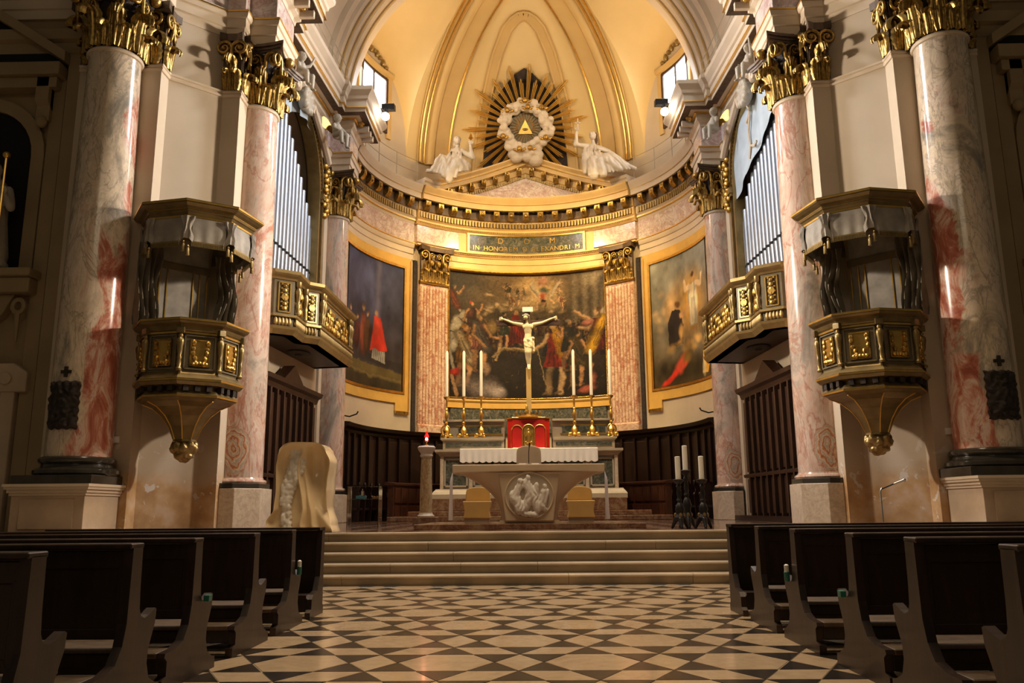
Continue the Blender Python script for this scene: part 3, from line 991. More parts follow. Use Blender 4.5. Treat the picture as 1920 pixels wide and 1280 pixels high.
def letter(ch, az, z, size):
    a = rad(az)
    R = 6.215
    mtx = Matrix.Translation((R * sin(a), APY + R * cos(a), z)) @ Matrix.Rotation(-a, 4, 'Z') @ Matrix.Rotation(PI / 2, 4, 'X') @ Matrix.Diagonal((size, size, size, 1))
    putw('letter', glyph(ch), tab, mtx)
for ch, az in (('D', -10.0), ('O', 0.2), ('M', 10.2)):
    letter(ch, az, 12.07, 0.34)
txt = 'IN HONOREM D ALEXANDRI M'
wd = {'I': 0.55, ' ': 0.8, 'M': 1.3, 'N': 1.1, 'O': 1.15, 'D': 1.08, 'A': 1.05, 'X': 1.0, 'H': 1.1}
tot = sum(wd.get(c, 0.98) for c in txt)
x = 0.0
for c in txt:
    w_ = wd.get(c, 0.98)
    if c != ' ':
        letter(c, -21.2 + 42.4 * (x + w_ / 2) / tot, 11.75, 0.27)
    x += w_

# pediment: raking cornices following the curve
RA = 40.0
def rake(az):
    return 1.86 * (1 - abs(az) / 44.0)
RP = [(6.35, 13.15), (6.14, 13.17), (6.14, 13.32), (6.08, 13.36), (6.08, 13.60), (5.88, 13.64), (5.88, 13.82), (5.83, 13.85), (5.83, 13.92), (5.74, 14.04), (5.73, 14.10), (6.35, 14.12)]
ped = structure('trim_pediment', MB().arc(RP, -RA, 0, 30, zf=rake).arc(RP, 0, RA, 30, zf=rake), 'gilt_stone', smooth=True, angle=25)
ty = MB()
NT = 40
vs = []
for i in range(NT + 1):
    az = -27 + 54 * i / NT
    a = rad(az)
    for z in (13.9, max(13.92, 13.25 + rake(az))):
        vs.append((6.18 * sin(a), APY + 6.18 * cos(a), z))
ty.add(vs, [(2 * i, 2 * i + 2, 2 * i + 3, 2 * i + 1) for i in range(NT)])
ty.build('tympanum', 'frieze_marble', ped, True)
for sg in (-1, 1):
    for i in range(7):
        az = sg * (2.6 + 4.9 * i)
        modillion(az, 6.1, 5.86, 13.30, 13.60, zf=rake(az), w=1.0).build('modillion', 'capital_gold', ped, True)
    dn = MB()
    for i in range(40):
        az = sg * (0.6 + 0.9 * i)
        dz = rake(az)
        dn.arc([(6.16, 13.16 + dz), (6.10, 13.16 + dz), (6.10, 13.28 + dz), (6.16, 13.28 + dz)], az - 0.28, az + 0.28, 1)
    dn.build('dentil_course', 'gilt_dull', ped)['kind'] = 'stuff'
    MB().arc([(5.9, 13.83), (5.81, 13.83), (5.81, 13.86), (5.9, 13.86)], 0, sg * RA, 30, zf=rake).build('gilt_line', 'gold', ped)
    MB().arc([(6.3, 13.9), (5.7, 13.9), (5.7, 14.02), (5.64, 14.08), (5.64, 14.2), (6.3, 14.2)], sg * 37.5, sg * 45.5, 6).build('cornice_end', 'stone_cream', ped)

# ---- capital parts shared by all columns and pilasters
def leaf_fn(lobes=5, wid=0.46, R=0.15):
    def fn(i, j):
        u = (i - 0.5) * 2
        v = j
        wv = wid * (0.50 + 0.55 * sin(PI * min(1, v * 0.85 + 0.08))) * (1 - 0.45 * max(0, v - 0.7) / 0.3)
        wv *= 1 + 0.22 * (abs(sin(PI * lobes * v)) - 0.5) * abs(u)
        if v < 0.62:
            out, z = 0.04 + 0.16 * v ** 2, v * 1.05
        else:
            f = (v - 0.62) / 0.38 * rad(205)
            out = 0.10 + R * (1 - cos(f)) * 1.15
            z = 0.651 + R * sin(f) * 1.25
        out += 0.10 * (1 - u * u) + 0.035 * cos(u * PI * 3)
        return (u * wv, -out, z)
    return fn
LEAF = MB().grid(leaf_fn(), 12, 18).mesh('acanthus_leaf', 'capital_gold', True, True, 180)
LEAF_SM = MB().grid(leaf_fn(4, 0.42, 0.13), 8, 10).mesh('acanthus_leaf', 'capital_gold', True, True, 180)
def volute_mesh(turns=1.55, r0=0.24, n=26, th=0.055):
    pts, rs = [(-0.34, 0, -0.55), (-0.24, 0, -0.25)], [th * 0.8, th]
    for i in range(n):
        t = i / (n - 1)
        a = PI * 0.95 - t * turns * 2 * PI
        r = r0 * (1 - 0.82 * t)
        pts.append((r * cos(a), 0, r * sin(a)))
        rs.append(th * (1.1 - 0.5 * t))
    mb = MB().tube(pts, rs, 6)
    mb.ell((0, 0, 0), (0.07, 0.09, 0.07), 6)
    return mb.mesh('volute', 'capital_gold', True, True, 180)
VOL = volute_mesh()
def abacus_poly(w, horn=0.16, n=6):
    """concave-sided square slab with cut corners"""
    out = []
    for q in range(4):
        a = q * PI / 2
        for i in range(n + 1):
            t = -1 + 2 * i / n
            x = t * w
            y = -w * (1 - horn * (1 - t * t) * 1.6)
            out.append((x * cos(a) - y * sin(a), x * sin(a) + y * cos(a)))
    return out
def round_capital(col, c, r, z0, h):
    """Corinthian capital of a round column, parts under col"""
    bell = MB().lathe([(r * 0.96, z0), (r * 0.95, z0 + h * 0.45), (r * 1.06, z0 + h * 0.72), (r * 1.30, z0 + h * 0.88)], 20, (c[0], c[1], 0))
    cp = bell.build('capital', 'bronze_dark', col, True)
    ab = [(x + c[0], y + c[1]) for x, y in abacus_poly(r * 1.52, 0.13)]
    def grow(f): return [(c[0] + (x - c[0]) * f, c[1] + (y - c[1]) * f) for x, y in ab]
    MB().prism(grow(0.96), z0 + h * 0.86, z0 + h * 0.90).prism(ab, z0 + h * 0.90, z0 + h * 0.95).prism(grow(1.06), z0 + h * 0.95, z0 + h).build('abacus', 'bronze_brown', cp)
    for i in range(8):
        a = 2 * PI * i / 8
        for lv, (hh, ro, off, dd) in enumerate(((0.40, 0.94, 0, 1.15), (0.66, 0.93, PI / 8, 0.95))):
            w = a + off
            sc = h * hh
            putw('acanthus_leaf', LEAF, cp, T(c[0] + r * ro * sin(w), c[1] - r * ro * cos(w), z0, w, (r * 0.74, sc * dd, sc)))
    for q in range(4):
        b_ = q * PI / 2
        F_ = T(c[0], c[1], z0, b_)
        for k in (-1, 1):
            putw('volute', VOL, cp, F_ @ T(k * r * 1.08, -r * 1.20, h * 0.74, (0 if k > 0 else PI) + k * 0.25, (h * 0.52, h * 0.6, h * 0.55)))
            putw('volute', VOL, cp, F_ @ T(k * r * 0.27, -r * 1.16, h * 0.74, PI if k > 0 else 0, (h * 0.36, h * 0.5, h * 0.40)))
            w = b_ + k * PI / 4 * 0.55
            putw('acanthus_leaf', LEAF_SM, cp, T(c[0] + r * 0.98 * sin(w), c[1] - r * 0.98 * cos(w), z0 + h * 0.36, w, (r * 0.36, h * 0.42, h * 0.40)))
        MB().ell((c[0] + r * 1.40 * sin(b_), c[1] - r * 1.40 * cos(b_), z0 + h * 0.92), (h * 0.09, h * 0.09, h * 0.09), 8).build('rosette', 'capital_gold', cp, True)
    return cp
def flat_capital(parent, c, ang, w, d, z0, h, mesh=None, nlow=3):
    """pilaster capital on a face: c = middle of the face foot, ang = direction the face looks (radians, 0 = -Y), w width, d projection"""
    base = T(c[0], c[1], 0, ang)
    mb = MB().prism([(-w / 2, 0.1), (w / 2, 0.1), (w / 2, -0.02), (-w / 2, -0.02)], z0, z0 + h * 0.85)
    mb.prism([(-w / 2 * 1.16, 0.1), (w / 2 * 1.16, 0.1), (w / 2 * 1.22, -d * 0.9), (w * 0.25, -d * 0.55), (-w * 0.25, -d * 0.55), (-w / 2 * 1.22, -d * 0.9)], z0 + h * 0.87, z0 + h)
    cp = mb.xf(base).build('capital', 'bronze_brown', parent)
    me = mesh or LEAF
    for i in range(nlow):
        x_ = -w / 2 + w * (i + 0.5) / nlow
        putw('acanthus_leaf', me, cp, base @ T(x_, -0.01, z0, 0, (w / nlow * 1.15, h * 0.40, h * 0.42)))
    for i in range(nlow - 1):
        x_ = -w / 2 + w * (i + 1.0) / nlow
        putw('acanthus_leaf', me, cp, base @ T(x_, 0.01, z0, 0, (w / nlow * 1.15, h * 0.55, h * 0.70)))
    for k in (-1, 1):
        putw('volute', VOL, cp, base @ T(k * w * 0.42, -d * 0.5, z0 + h * 0.74, 0 if k > 0 else PI, (h * 0.55, h * 0.55, h * 0.55)))
        putw('volute', VOL, cp, base @ T(k * w * 0.13, -d * 0.35, z0 + h * 0.74, PI if k > 0 else 0, (h * 0.34, h * 0.34, h * 0.36)))
    return cp

# ---- fluted marble pilasters either side of the altarpiece
for s, nm in SIDES:
    az = s * 37.0
    a = rad(az)
    pl = thing('fluted_pilaster', 'fluted pink marble pilaster with gilt capital on the %s of the altarpiece' % nm, 'pilaster', (6.3 * sin(a), APY + 6.3 * cos(a), 4.05), 0, 'altarpiece pilasters')
    MB().arc([(6.40, 4.05), (6.22, 4.05), (6.22, 10.0), (6.40, 10.0)], az - 5.9, az + 5.9, 8).build('shaft', 'pilaster_marble', pl)
    nf = 9
    for i in range(nf):
        q = az - 5.9 + 11.8 * (i + 0.5) / nf
        MB().arc([(6.24, 4.35), (6.19, 4.35), (6.175, 4.4), (6.175, 9.8), (6.19, 9.86), (6.24, 9.86)], q - 0.40, q + 0.40, 2).build('fillet', 'pilaster_marble', pl)
    MB().arc([(6.40, 4.05), (6.10, 4.05), (6.10, 4.3), (6.16, 4.36), (6.24, 4.38)], az - 6.6, az + 6.6, 8).build('base', 'pilaster_marble', pl)
    MB().arc([(6.30, 9.98), (6.17, 9.98), (6.15, 10.04), (6.17, 10.1), (6.3, 10.1)], az - 6.2, az + 6.2, 8).build('collar', 'gold', pl)
    flat_capital(pl, (6.2 * sin(a), APY + 6.2 * cos(a)), -a, 1.24, 0.34, 10.06, 1.46, LEAF, 4)

# raised dark strip painting the shade of a recess beside the centre bay
for s in (-1, 1):
    MB().arc([(6.40, 4.05), (6.33, 4.05), (6.33, 10.9), (6.40, 10.9)], s * 43.6, s * 45.2, 1).build('recess_shade_strip', 'bronze_dark', apse)

# =================================================================== PAINTINGS
class Painter:
    def __init__(s, w, h, base):
        s.w, s.h = w, h
        s.u, s.v = np.meshgrid(np.linspace(0, 1, w), np.linspace(0, 1, h))
        s.asp = 1.0
        s.im = np.ones((h, w, 3)) * np.array(base)
    def blend(s, m, col):
        s.im += (np.array(col) - s.im) * m[..., None]
    def grad(s, c0, c1):
        t = s.v[..., None]
        s.im = np.array(c0) * (1 - t) + np.array(c1) * t
    def ell(s, cx, cy, rx, ry, col, ang=0, soft=0.35, op=1.0):
        dx, dy = s.u - cx, s.v - cy
        c, n = cos(rad(ang)), sin(rad(ang))
        a = (dx * c + dy * n) / rx
        b = (-dx * n + dy * c) / ry
        d = np.sqrt(a * a + b * b)
        s.blend(np.clip((1 - d) / soft, 0, 1) * op, col)
        return s
    def stroke(s, pts, w, col, soft=0.5, op=1.0):
        m = np.zeros_like(s.u)
        for (x0, y0), (x1, y1) in zip(pts[:-1], pts[1:]):
            dx, dy = x1 - x0, y1 - y0
            t = np.clip(((s.u - x0) * dx + (s.v - y0) * dy) / (dx * dx + dy * dy + 1e-9), 0, 1)
            d = np.hypot(s.u - x0 - t * dx, s.v - y0 - t * dy) / w
            m = np.maximum(m, np.clip((1 - d) / soft, 0, 1))
        s.blend(m * op, col)
    def poly(s, pts, col, soft=0.01, op=1.0):
        ins = np.zeros_like(s.u, bool)
        n = len(pts)
        for i in range(n):
            x0, y0 = pts[i]; x1, y1 = pts[(i + 1) % n]
            if y0 == y1:
                continue
            c = ((y0 > s.v) != (y1 > s.v)) & (s.u < (x1 - x0) * (s.v - y0) / (y1 - y0) + x0)
            ins ^= c
        s.blend(ins * op, col)
    def mottle(s, amp, scale, seed):
        r = np.random.default_rng(seed)
        acc = np.zeros((s.h, s.w))
        for o in range(4):
            k = int(scale * 2 ** o)
            g = r.standard_normal((k + 2, k + 2))
            x = s.u * k; y = s.v * k
            xi, yi = x.astype(int), y.astype(int)
            fx, fy = x - xi, y - yi
            fx = fx * fx * (3 - 2 * fx); fy = fy * fy * (3 - 2 * fy)
            acc += (g[yi, xi] * (1 - fx) * (1 - fy) + g[yi, xi + 1] * fx * (1 - fy) + g[yi + 1, xi] * (1 - fx) * fy + g[yi + 1, xi + 1] * fx * fy) / 2 ** o
        s.im *= np.clip(1 + amp * acc, 0.3, 1.9)[..., None]
    def warp(s, amp, scale, seed):
        r = np.random.default_rng(seed)
        def fld():
            acc = np.zeros((s.h, s.w))
            for o in range(2):
                k = int(scale * 2 ** o)
                g = r.standard_normal((k + 2, k + 2))
                x = s.u * k; y = s.v * k
                xi, yi = x.astype(int), y.astype(int)
                fx, fy = x - xi, y - yi
                fx = fx * fx * (3 - 2 * fx); fy = fy * fy * (3 - 2 * fy)
                acc += (g[yi, xi] * (1 - fx) * (1 - fy) + g[yi, xi + 1] * fx * (1 - fy) + g[yi + 1, xi] * (1 - fx) * fy + g[yi + 1, xi + 1] * fx * fy) / 2 ** o
            return acc
        px = np.clip((s.u + amp * fld()) * (s.w - 1), 0, s.w - 1.001)
        py = np.clip((s.v + amp * fld()) * (s.h - 1), 0, s.h - 1.001)
        xi, yi = px.astype(int), py.astype(int)
        fx, fy = (px - xi)[..., None], (py - yi)[..., None]
        im = s.im
        s.im = im[yi, xi] * (1 - fx) * (1 - fy) + im[yi, xi + 1] * fx * (1 - fy) + im[yi + 1, xi] * (1 - fx) * fy + im[yi + 1, xi + 1] * fx * fy
    def figure(s, x, y, h, robe, skin=(0.50, 0.30, 0.16), lean=0, dark=0.5, arms=None):
        """a small robed figure standing at x,y with height h (share of the picture)"""
        w = h * 0.20
        rb = np.array(robe)
        s.ell(x + lean * h * 0.3, y + h * 0.36, w * 1.05, h * 0.40, tuple(rb * dark), -lean * 25, 0.4)
        s.ell(x - w * 0.2 + lean * h * 0.3, y + h * 0.42, w * 0.72, h * 0.34, robe, -lean * 25, 0.6)
        s.ell(x + lean * h * 0.5, y + h * 0.66, w * 0.8, h * 0.16, robe, 0, 0.6)
        s.ell(x + lean * h * 0.62, y + h * 0.88, w * 0.38, h * 0.085, skin, 0, 0.5)
        s.ell(x + lean * h * 0.62, y + h * 0.925, w * 0.42, h * 0.06, (0.06, 0.035, 0.02), 0, 0.6, 0.8)
        for (ax, ay) in (arms or []):
            s.stroke([(x + lean * h * 0.5, y + h * 0.72), (x + ax * h, y + ay * h)], w * 0.24, skin, 0.6)
        for k in range(3):
            s.stroke([(x - w * 0.5 + k * w * 0.45, y + h * 0.05), (x - w * 0.2 + k * w * 0.25 + lean * h * 0.3, y + h * 0.6)], w * 0.07, tuple(rb * dark * 0.7), 0.7, 0.6)

def canvas(name, az0, az1, z0, z1, R, P, parent):
    nu, nv = P.w - 1, P.h - 1
    mb = MB()
    vs = []
    for j in range(nv + 1):
        z = z0 + (z1 - z0) * j / nv
        for i in range(nu + 1):
            a = rad(az0 + (az1 - az0) * i / nu)
            vs.append((R * sin(a), APY + R * cos(a), z))
    w = nu + 1
    mb.add(vs, [(j * w + i, j * w + i + 1, (j + 1) * w + i + 1, (j + 1) * w + i) for j in range(nv) for i in range(nu)])
    o = mb.build(name, 'canvas_paint', parent, True, recalc=False, angle=180)
    at = o.data.attributes.new('paint', 'FLOAT_COLOR', 'POINT')
    im = np.ones((P.h * P.w, 4), np.float32)
    im[:, :3] = np.clip(P.im, 0, 1).reshape(-1, 3)
    at.data.foreach_set('color', im.ravel())
    return o
painted('canvas_paint', 0.55)

# -- the altarpiece: a crowd, a rider, soldiers, angels on a cloud
P = Painter(440, 340, (0.05, 0.035, 0.02))
P.grad((0.030, 0.021, 0.013), (0.15, 0.115, 0.072))
r7 = np.random.default_rng(5)
AX = 0.77                                             # the picture is wider than tall
def soldier(x, y, h, tunic, cloak=None, skin=(0.46, 0.28, 0.15), face=1, arms=(((0.16, 0.62), (0.26, 0.72)), ((-0.14, 0.60), (-0.20, 0.46))), legs=True, helmet=None, hair=(0.05, 0.03, 0.02)):
    tn = np.array(tunic); sk = np.array(skin)
    X = lambda d: x + d * h * AX
    Z = lambda d: y + d * h
    if legs:
        for k, (kx, fx) in enumerate(((-0.07, -0.10), (0.07, 0.05))):
            P.stroke([(X(kx * 0.7), Z(0.44)), (X(kx * 1.3), Z(0.22)), (X(fx), Z(0.0))], 0.042 * h, tuple(sk * (0.55 + 0.45 * k)), 0.55)
            P.stroke([(X(fx), Z(0.005)), (X(fx + 0.07 * face), Z(-0.005))], 0.022 * h, tuple(sk * 0.4), 0.6)
    P.poly([(X(-0.11), Z(0.80)), (X(0.11), Z(0.80)), (X(0.10), Z(0.58)), (X(0.16), Z(0.34)), (X(-0.16), Z(0.34)), (X(-0.10), Z(0.58))], tuple(tn * 0.42))
    P.ell(X(-0.04 * face), Z(0.68), 0.065 * h, 0.12 * h, tuple(tn), 0, 0.8)
    P.ell(X(-0.06 * face), Z(0.46), 0.07 * h, 0.11 * h, tuple(tn * 0.85), 0, 0.8)
    for q in range(4):
        P.stroke([(X(-0.10 + 0.07 * q), Z(0.36)), (X(-0.06 + 0.04 * q), Z(0.56))], 0.010 * h, tuple(tn * 0.18), 0.7, 0.8)
    if cloak is not None:
        ck = np.array(cloak)
        P.stroke([(X(-0.10 * face), Z(0.80)), (X(0.02 * face), Z(0.60)), (X(0.13 * face), Z(0.36))], 0.085 * h, tuple(ck * 0.5), 0.5)
        P.stroke([(X(-0.09 * face), Z(0.80)), (X(0.0), Z(0.62)), (X(0.10 * face), Z(0.38))], 0.055 * h, tuple(ck), 0.7)
        for q in range(3):
            P.stroke([(X(-0.06 * face + 0.03 * q), Z(0.74 - 0.05 * q)), (X(0.08 * face + 0.02 * q), Z(0.42))], 0.008 * h, tuple(ck * 0.35), 0.7, 0.8)
    for (e, hd) in arms:
        sx_ = 0.10 if e[0] > 0 else -0.10
        P.stroke([(X(sx_), Z(0.77)), (X(e[0]), Z(e[1])), (X(hd[0]), Z(hd[1]))], 0.034 * h, tuple(sk * 0.55), 0.5)
        P.stroke([(X(sx_), Z(0.775)), (X(e[0]), Z(e[1] + 0.008)), (X(hd[0]), Z(hd[1] + 0.008))], 0.020 * h, tuple(sk), 0.7)
    P.ell(X(0.02 * face), Z(0.895), 0.040 * h, 0.062 * h, tuple(sk * 0.95), 0, 0.5)
    P.ell(X(-0.015 * face), Z(0.925), 0.044 * h, 0.050 * h, helmet if helmet is not None else hair, 0, 0.5, 0.95)
# sky, clouds, columns
P.ell(0.50, 0.88, 0.40, 0.22, (0.30, 0.21, 0.11), 0, 0.95, 0.9)
P.ell(0.57, 0.84, 0.20, 0.18, (0.62, 0.47, 0.27), 0, 0.95, 0.95)
P.ell(0.08, 0.92, 0.22, 0.20, (0.10, 0.085, 0.065), 0, 0.9, 0.9)
for x_ in (0.80, 0.865, 0.93, 0.985):
    P.stroke([(x_, 0.50), (x_, 1.02)], 0.028, (0.27, 0.22, 0.155), 0.8, 0.75)
P.ell(0.93, 0.95, 0.13, 0.10, (0.40, 0.34, 0.25), 0, 1.0, 0.7)
for k in range(60):
    x_, y_ = r7.uniform(0.24, 0.74), r7.uniform(0.66, 0.84)
    P.ell(x_, y_, r7.uniform(0.018, 0.045), r7.uniform(0.014, 0.03), tuple(np.array((0.52, 0.40, 0.25)) * r7.uniform(0.35, 1.25)), r7.uniform(-30, 30), 0.8, 0.7)
for k in range(16):                                   # small figures on the clouds
    x_, y_ = r7.uniform(0.28, 0.74), r7.uniform(0.74, 0.92)
    if 0.53 < x_ < 0.68:
        continue
    cl_ = [(0.50, 0.33, 0.19), (0.20, 0.16, 0.07), (0.46, 0.24, 0.12), (0.56, 0.42, 0.26)][k % 4]
    soldier(x_, y_ - 0.05, r7.uniform(0.09, 0.13), cl_, None, (0.62, 0.42, 0.26), 1 if k % 2 else -1, (((0.2, 0.7), (0.34, 0.8)), ((-0.2, 0.62), (-0.3, 0.72))), True)
# descending angel
P.ell(0.552, 0.875, 0.013, 0.085, (0.40, 0.34, 0.26), 18, 0.5)
P.ell(0.540, 0.865, 0.010, 0.070, (0.26, 0.22, 0.17), 30, 0.5)
P.ell(0.672, 0.865, 0.013, 0.105, (0.48, 0.41, 0.32), -26, 0.5)
P.ell(0.600, 0.935, 0.045, 0.050, (0.50, 0.29, 0.20), 0, 0.7)
P.ell(0.605, 0.865, 0.040, 0.032, (0.13, 0.14, 0.10), 0, 0.6)
P.ell(0.595, 0.815, 0.030, 0.042, (0.36, 0.11, 0.06), 0, 0.7)
P.ell(0.598, 0.768, 0.016, 0.020, (0.34, 0.20, 0.11), 0, 0.5)
P.ell(0.598, 0.778, 0.017, 0.014, (0.05, 0.03, 0.02), 0, 0.5)
P.stroke([(0.580, 0.81), (0.565, 0.76), (0.560, 0.71)], 0.008, (0.54, 0.37, 0.22))
P.stroke([(0.620, 0.81), (0.648, 0.79), (0.668, 0.76)], 0.008, (0.54, 0.37, 0.22))
# far town and dark ground
P.poly([(0.40, 0.50), (0.40, 0.66), (0.46, 0.70), (0.52, 0.68), (0.52, 0.50)], (0.085, 0.07, 0.045), op=0.8)
P.poly([(0.53, 0.52), (0.53, 0.67), (0.60, 0.70), (0.67, 0.66), (0.67, 0.52)], (0.13, 0.10, 0.06), op=0.8)
P.ell(0.565, 0.60, 0.016, 0.05, (0.02, 0.016, 0.012), 0, 0.4)
P.ell(0.625, 0.585, 0.013, 0.035, (0.03, 0.024, 0.018), 0, 0.4)
P.ell(0.50, 0.26, 0.6, 0.20, (0.045, 0.032, 0.02), 0, 0.8, 0.9)
# background crowd, back to front
for k in range(110):
    f_ = k / 110
    x_, y_ = r7.uniform(0.02, 1.0), 0.56 - 0.22 * f_ + r7.uniform(-0.03, 0.03)
    if 0.43 < x_ < 0.56 and f_ > 0.3:
        continue
    cl_ = [(0.15, 0.06, 0.035), (0.085, 0.07, 0.05), (0.19, 0.12, 0.05), (0.06, 0.05, 0.05), (0.17, 0.085, 0.06), (0.10, 0.09, 0.06)][k % 6]
    g_ = r7.uniform(0.5, 1.1)
    soldier(x_, y_ - 0.08, 0.15 + 0.05 * f_, tuple(np.array(cl_) * g_), None, tuple(np.array((0.42, 0.25, 0.14)) * r7.uniform(0.35, 1.05)), 1 if k % 2 else -1, (((0.15, 0.62), (r7.uniform(0.1, 0.35), r7.uniform(0.5, 1.05))),) if k % 2 else (), False, [(0.10, 0.095, 0.085), None, (0.16, 0.04, 0.03), None][k % 4])
for k in range(12):
    x_ = r7.uniform(0.05, 0.98)
    P.stroke([(x_, 0.45), (x_ + r7.uniform(-0.02, 0.02), r7.uniform(0.66, 0.80))], 0.0028, (0.17, 0.12, 0.06), 0.6, 0.8)
# white horse and rider
P.ell(0.040, 0.47, 0.055, 0.12, (0.33, 0.30, 0.25), 8, 0.4)
P.ell(0.055, 0.58, 0.040, 0.09, (0.46, 0.42, 0.35), -18, 0.5)
P.ell(0.095, 0.655, 0.024, 0.045, (0.44, 0.40, 0.33), -10, 0.5)
P.ell(0.125, 0.60, 0.017, 0.055, (0.52, 0.47, 0.39), 35, 0.5)
P.ell(0.035, 0.40, 0.028, 0.06, (0.46, 0.42, 0.35), 0, 0.5)
P.stroke([(0.005, 0.42), (0.02, 0.30), (0.035, 0.22)], 0.012, (0.38, 0.34, 0.28))
P.stroke([(0.075, 0.63), (0.11, 0.58), (0.135, 0.60)], 0.004, (0.06, 0.045, 0.04))
P.stroke([(0.00, 0.52), (0.06, 0.50), (0.09, 0.56)], 0.005, (0.07, 0.05, 0.04))
P.ell(0.075, 0.69, 0.010, 0.018, (0.40, 0.36, 0.30), 20, 0.5)
soldier(0.035, 0.60, 0.30, (0.24, 0.13, 0.06), (0.30, 0.10, 0.05), arms=(((0.16, 0.70), (0.30, 0.95)),), legs=False, helmet=(0.18, 0.15, 0.11))
soldier(0.155, 0.44, 0.34, (0.20, 0.09, 0.06), None, arms=(((0.16, 0.66), (0.26, 0.9)), ((-0.16, 0.6), (-0.2, 0.48))), helmet=(0.38, 0.06, 0.05))
# left foreground
soldier(0.105, 0.10, 0.50, (0.46, 0.25, 0.045), (0.40, 0.32, 0.21), arms=(((0.14, 0.60), (0.20, 0.45)),), face=1, hair=(0.34, 0.19, 0.04))
P.ell(0.045, 0.195, 0.052, 0.038, (0.24, 0.03, 0.02), 25, 0.5)
P.ell(0.040, 0.205, 0.042, 0.026, (0.46, 0.06, 0.035), 25, 0.7)
P.stroke([(0.025, 0.17), (0.045, 0.08), (0.060, 0.02)], 0.014, (0.46, 0.30, 0.17))
soldier(0.205, 0.22, 0.46, (0.36, 0.17, 0.13), (0.16, 0.14, 0.12), arms=(((0.20, 0.58), (0.34, 0.56)), ((-0.12, 0.60), (0.10, 0.40))), helmet=(0.30, 0.23, 0.12))
P.ell(0.20, 0.09, 0.17, 0.13, (0.20, 0.165, 0.15), -10, 0.7)
P.ell(0.27, 0.07, 0.12, 0.075, (0.34, 0.29, 0.27), -18, 0.8)
P.ell(0.32, 0.05, 0.07, 0.05, (0.46, 0.40, 0.37), -20, 0.8)
P.ell(0.245, 0.23, 0.035, 0.06, (0.34, 0.24, 0.17), 0, 0.7)
P.ell(0.285, 0.57, 0.042, 0.070, (0.24, 0.17, 0.075), 0, 0.35, 0.9)
P.ell(0.285, 0.57, 0.030, 0.052, (0.32, 0.23, 0.11), 0, 0.6, 0.8)
soldier(0.36, 0.40, 0.30, (0.11, 0.12, 0.075), None, arms=(((0.12, 0.6), (0.25, 0.5)),))
P.stroke([(0.30, 0.345), (0.36, 0.40), (0.50, 0.375)], 0.017, (0.20, 0.15, 0.08), 0.5)
P.stroke([(0.30, 0.355), (0.36, 0.408), (0.50, 0.383)], 0.010, (0.42, 0.31, 0.17), 0.7)
P.stroke([(0.305, 0.31), (0.335, 0.43)], 0.012, (0.42, 0.31, 0.17), 0.6)
P.stroke([(0.285, 0.33), (0.315, 0.36)], 0.010, (0.34, 0.25, 0.14), 0.6)
# kneeling figure in red behind the crucifix
P.poly([(0.385, 0.43), (0.395, 0.55), (0.41, 0.66), (0.44, 0.68), (0.475, 0.58), (0.505, 0.45)], (0.16, 0.028, 0.018))
P.ell(0.43, 0.56, 0.026, 0.10, (0.36, 0.055, 0.03), 10, 0.8)
P.ell(0.465, 0.49, 0.028, 0.06, (0.30, 0.045, 0.025), 25, 0.8)
for q in range(5):
    P.stroke([(0.40 + 0.018 * q, 0.45), (0.415 + 0.011 * q, 0.62)], 0.0035, (0.07, 0.012, 0.01), 0.7, 0.8)
P.ell(0.435, 0.69, 0.016, 0.024, (0.40, 0.25, 0.14), 0, 0.5)
# executioner with yellow mantle
soldier(0.672, 0.04, 0.60, (0.52, 0.075, 0.03), None, (0.48, 0.34, 0.20), -1, (((-0.17, 0.64), (-0.30, 0.56)), ((0.16, 0.60), (0.12, 0.46))), True, (0.44, 0.38, 0.28))
P.ell(0.688, 0.47, 0.040, 0.10, (0.34, 0.19, 0.02), 12, 0.4)
P.ell(0.682, 0.49, 0.030, 0.085, (0.62, 0.38, 0.04), 12, 0.7)
P.ell(0.700, 0.36, 0.028, 0.09, (0.54, 0.31, 0.03), 18, 0.7)
for q in range(4):
    P.stroke([(0.665 + 0.012 * q, 0.54), (0.690 + 0.010 * q, 0.32)], 0.0035, (0.20, 0.11, 0.015), 0.7, 0.8)
P.stroke([(0.56, 0.40), (0.625, 0.04)], 0.0035, (0.32, 0.24, 0.13))
soldier(0.755, 0.22, 0.42, (0.075, 0.065, 0.05), None, arms=(((-0.14, 0.6), (-0.22, 0.7)),), helmet=(0.18, 0.16, 0.13))
soldier(0.805, 0.10, 0.44, (0.26, 0.16, 0.05), (0.12, 0.09, 0.04))
# women on the right
soldier(0.945, 0.16, 0.56, (0.26, 0.045, 0.045), (0.56, 0.36, 0.055), (0.52, 0.36, 0.22), -1, (((-0.18, 0.82), (-0.34, 0.92)), ((-0.14, 0.66), (-0.28, 0.68))), False, None, (0.14, 0.08, 0.035))
P.ell(0.875, 0.575, 0.050, 0.032, (0.20, 0.09, 0.075), 20, 0.5)
P.ell(0.870, 0.585, 0.040, 0.022, (0.42, 0.20, 0.16), 20, 0.7)
P.ell(0.985, 0.66, 0.03, 0.035, (0.44, 0.38, 0.31), 0, 0.6)
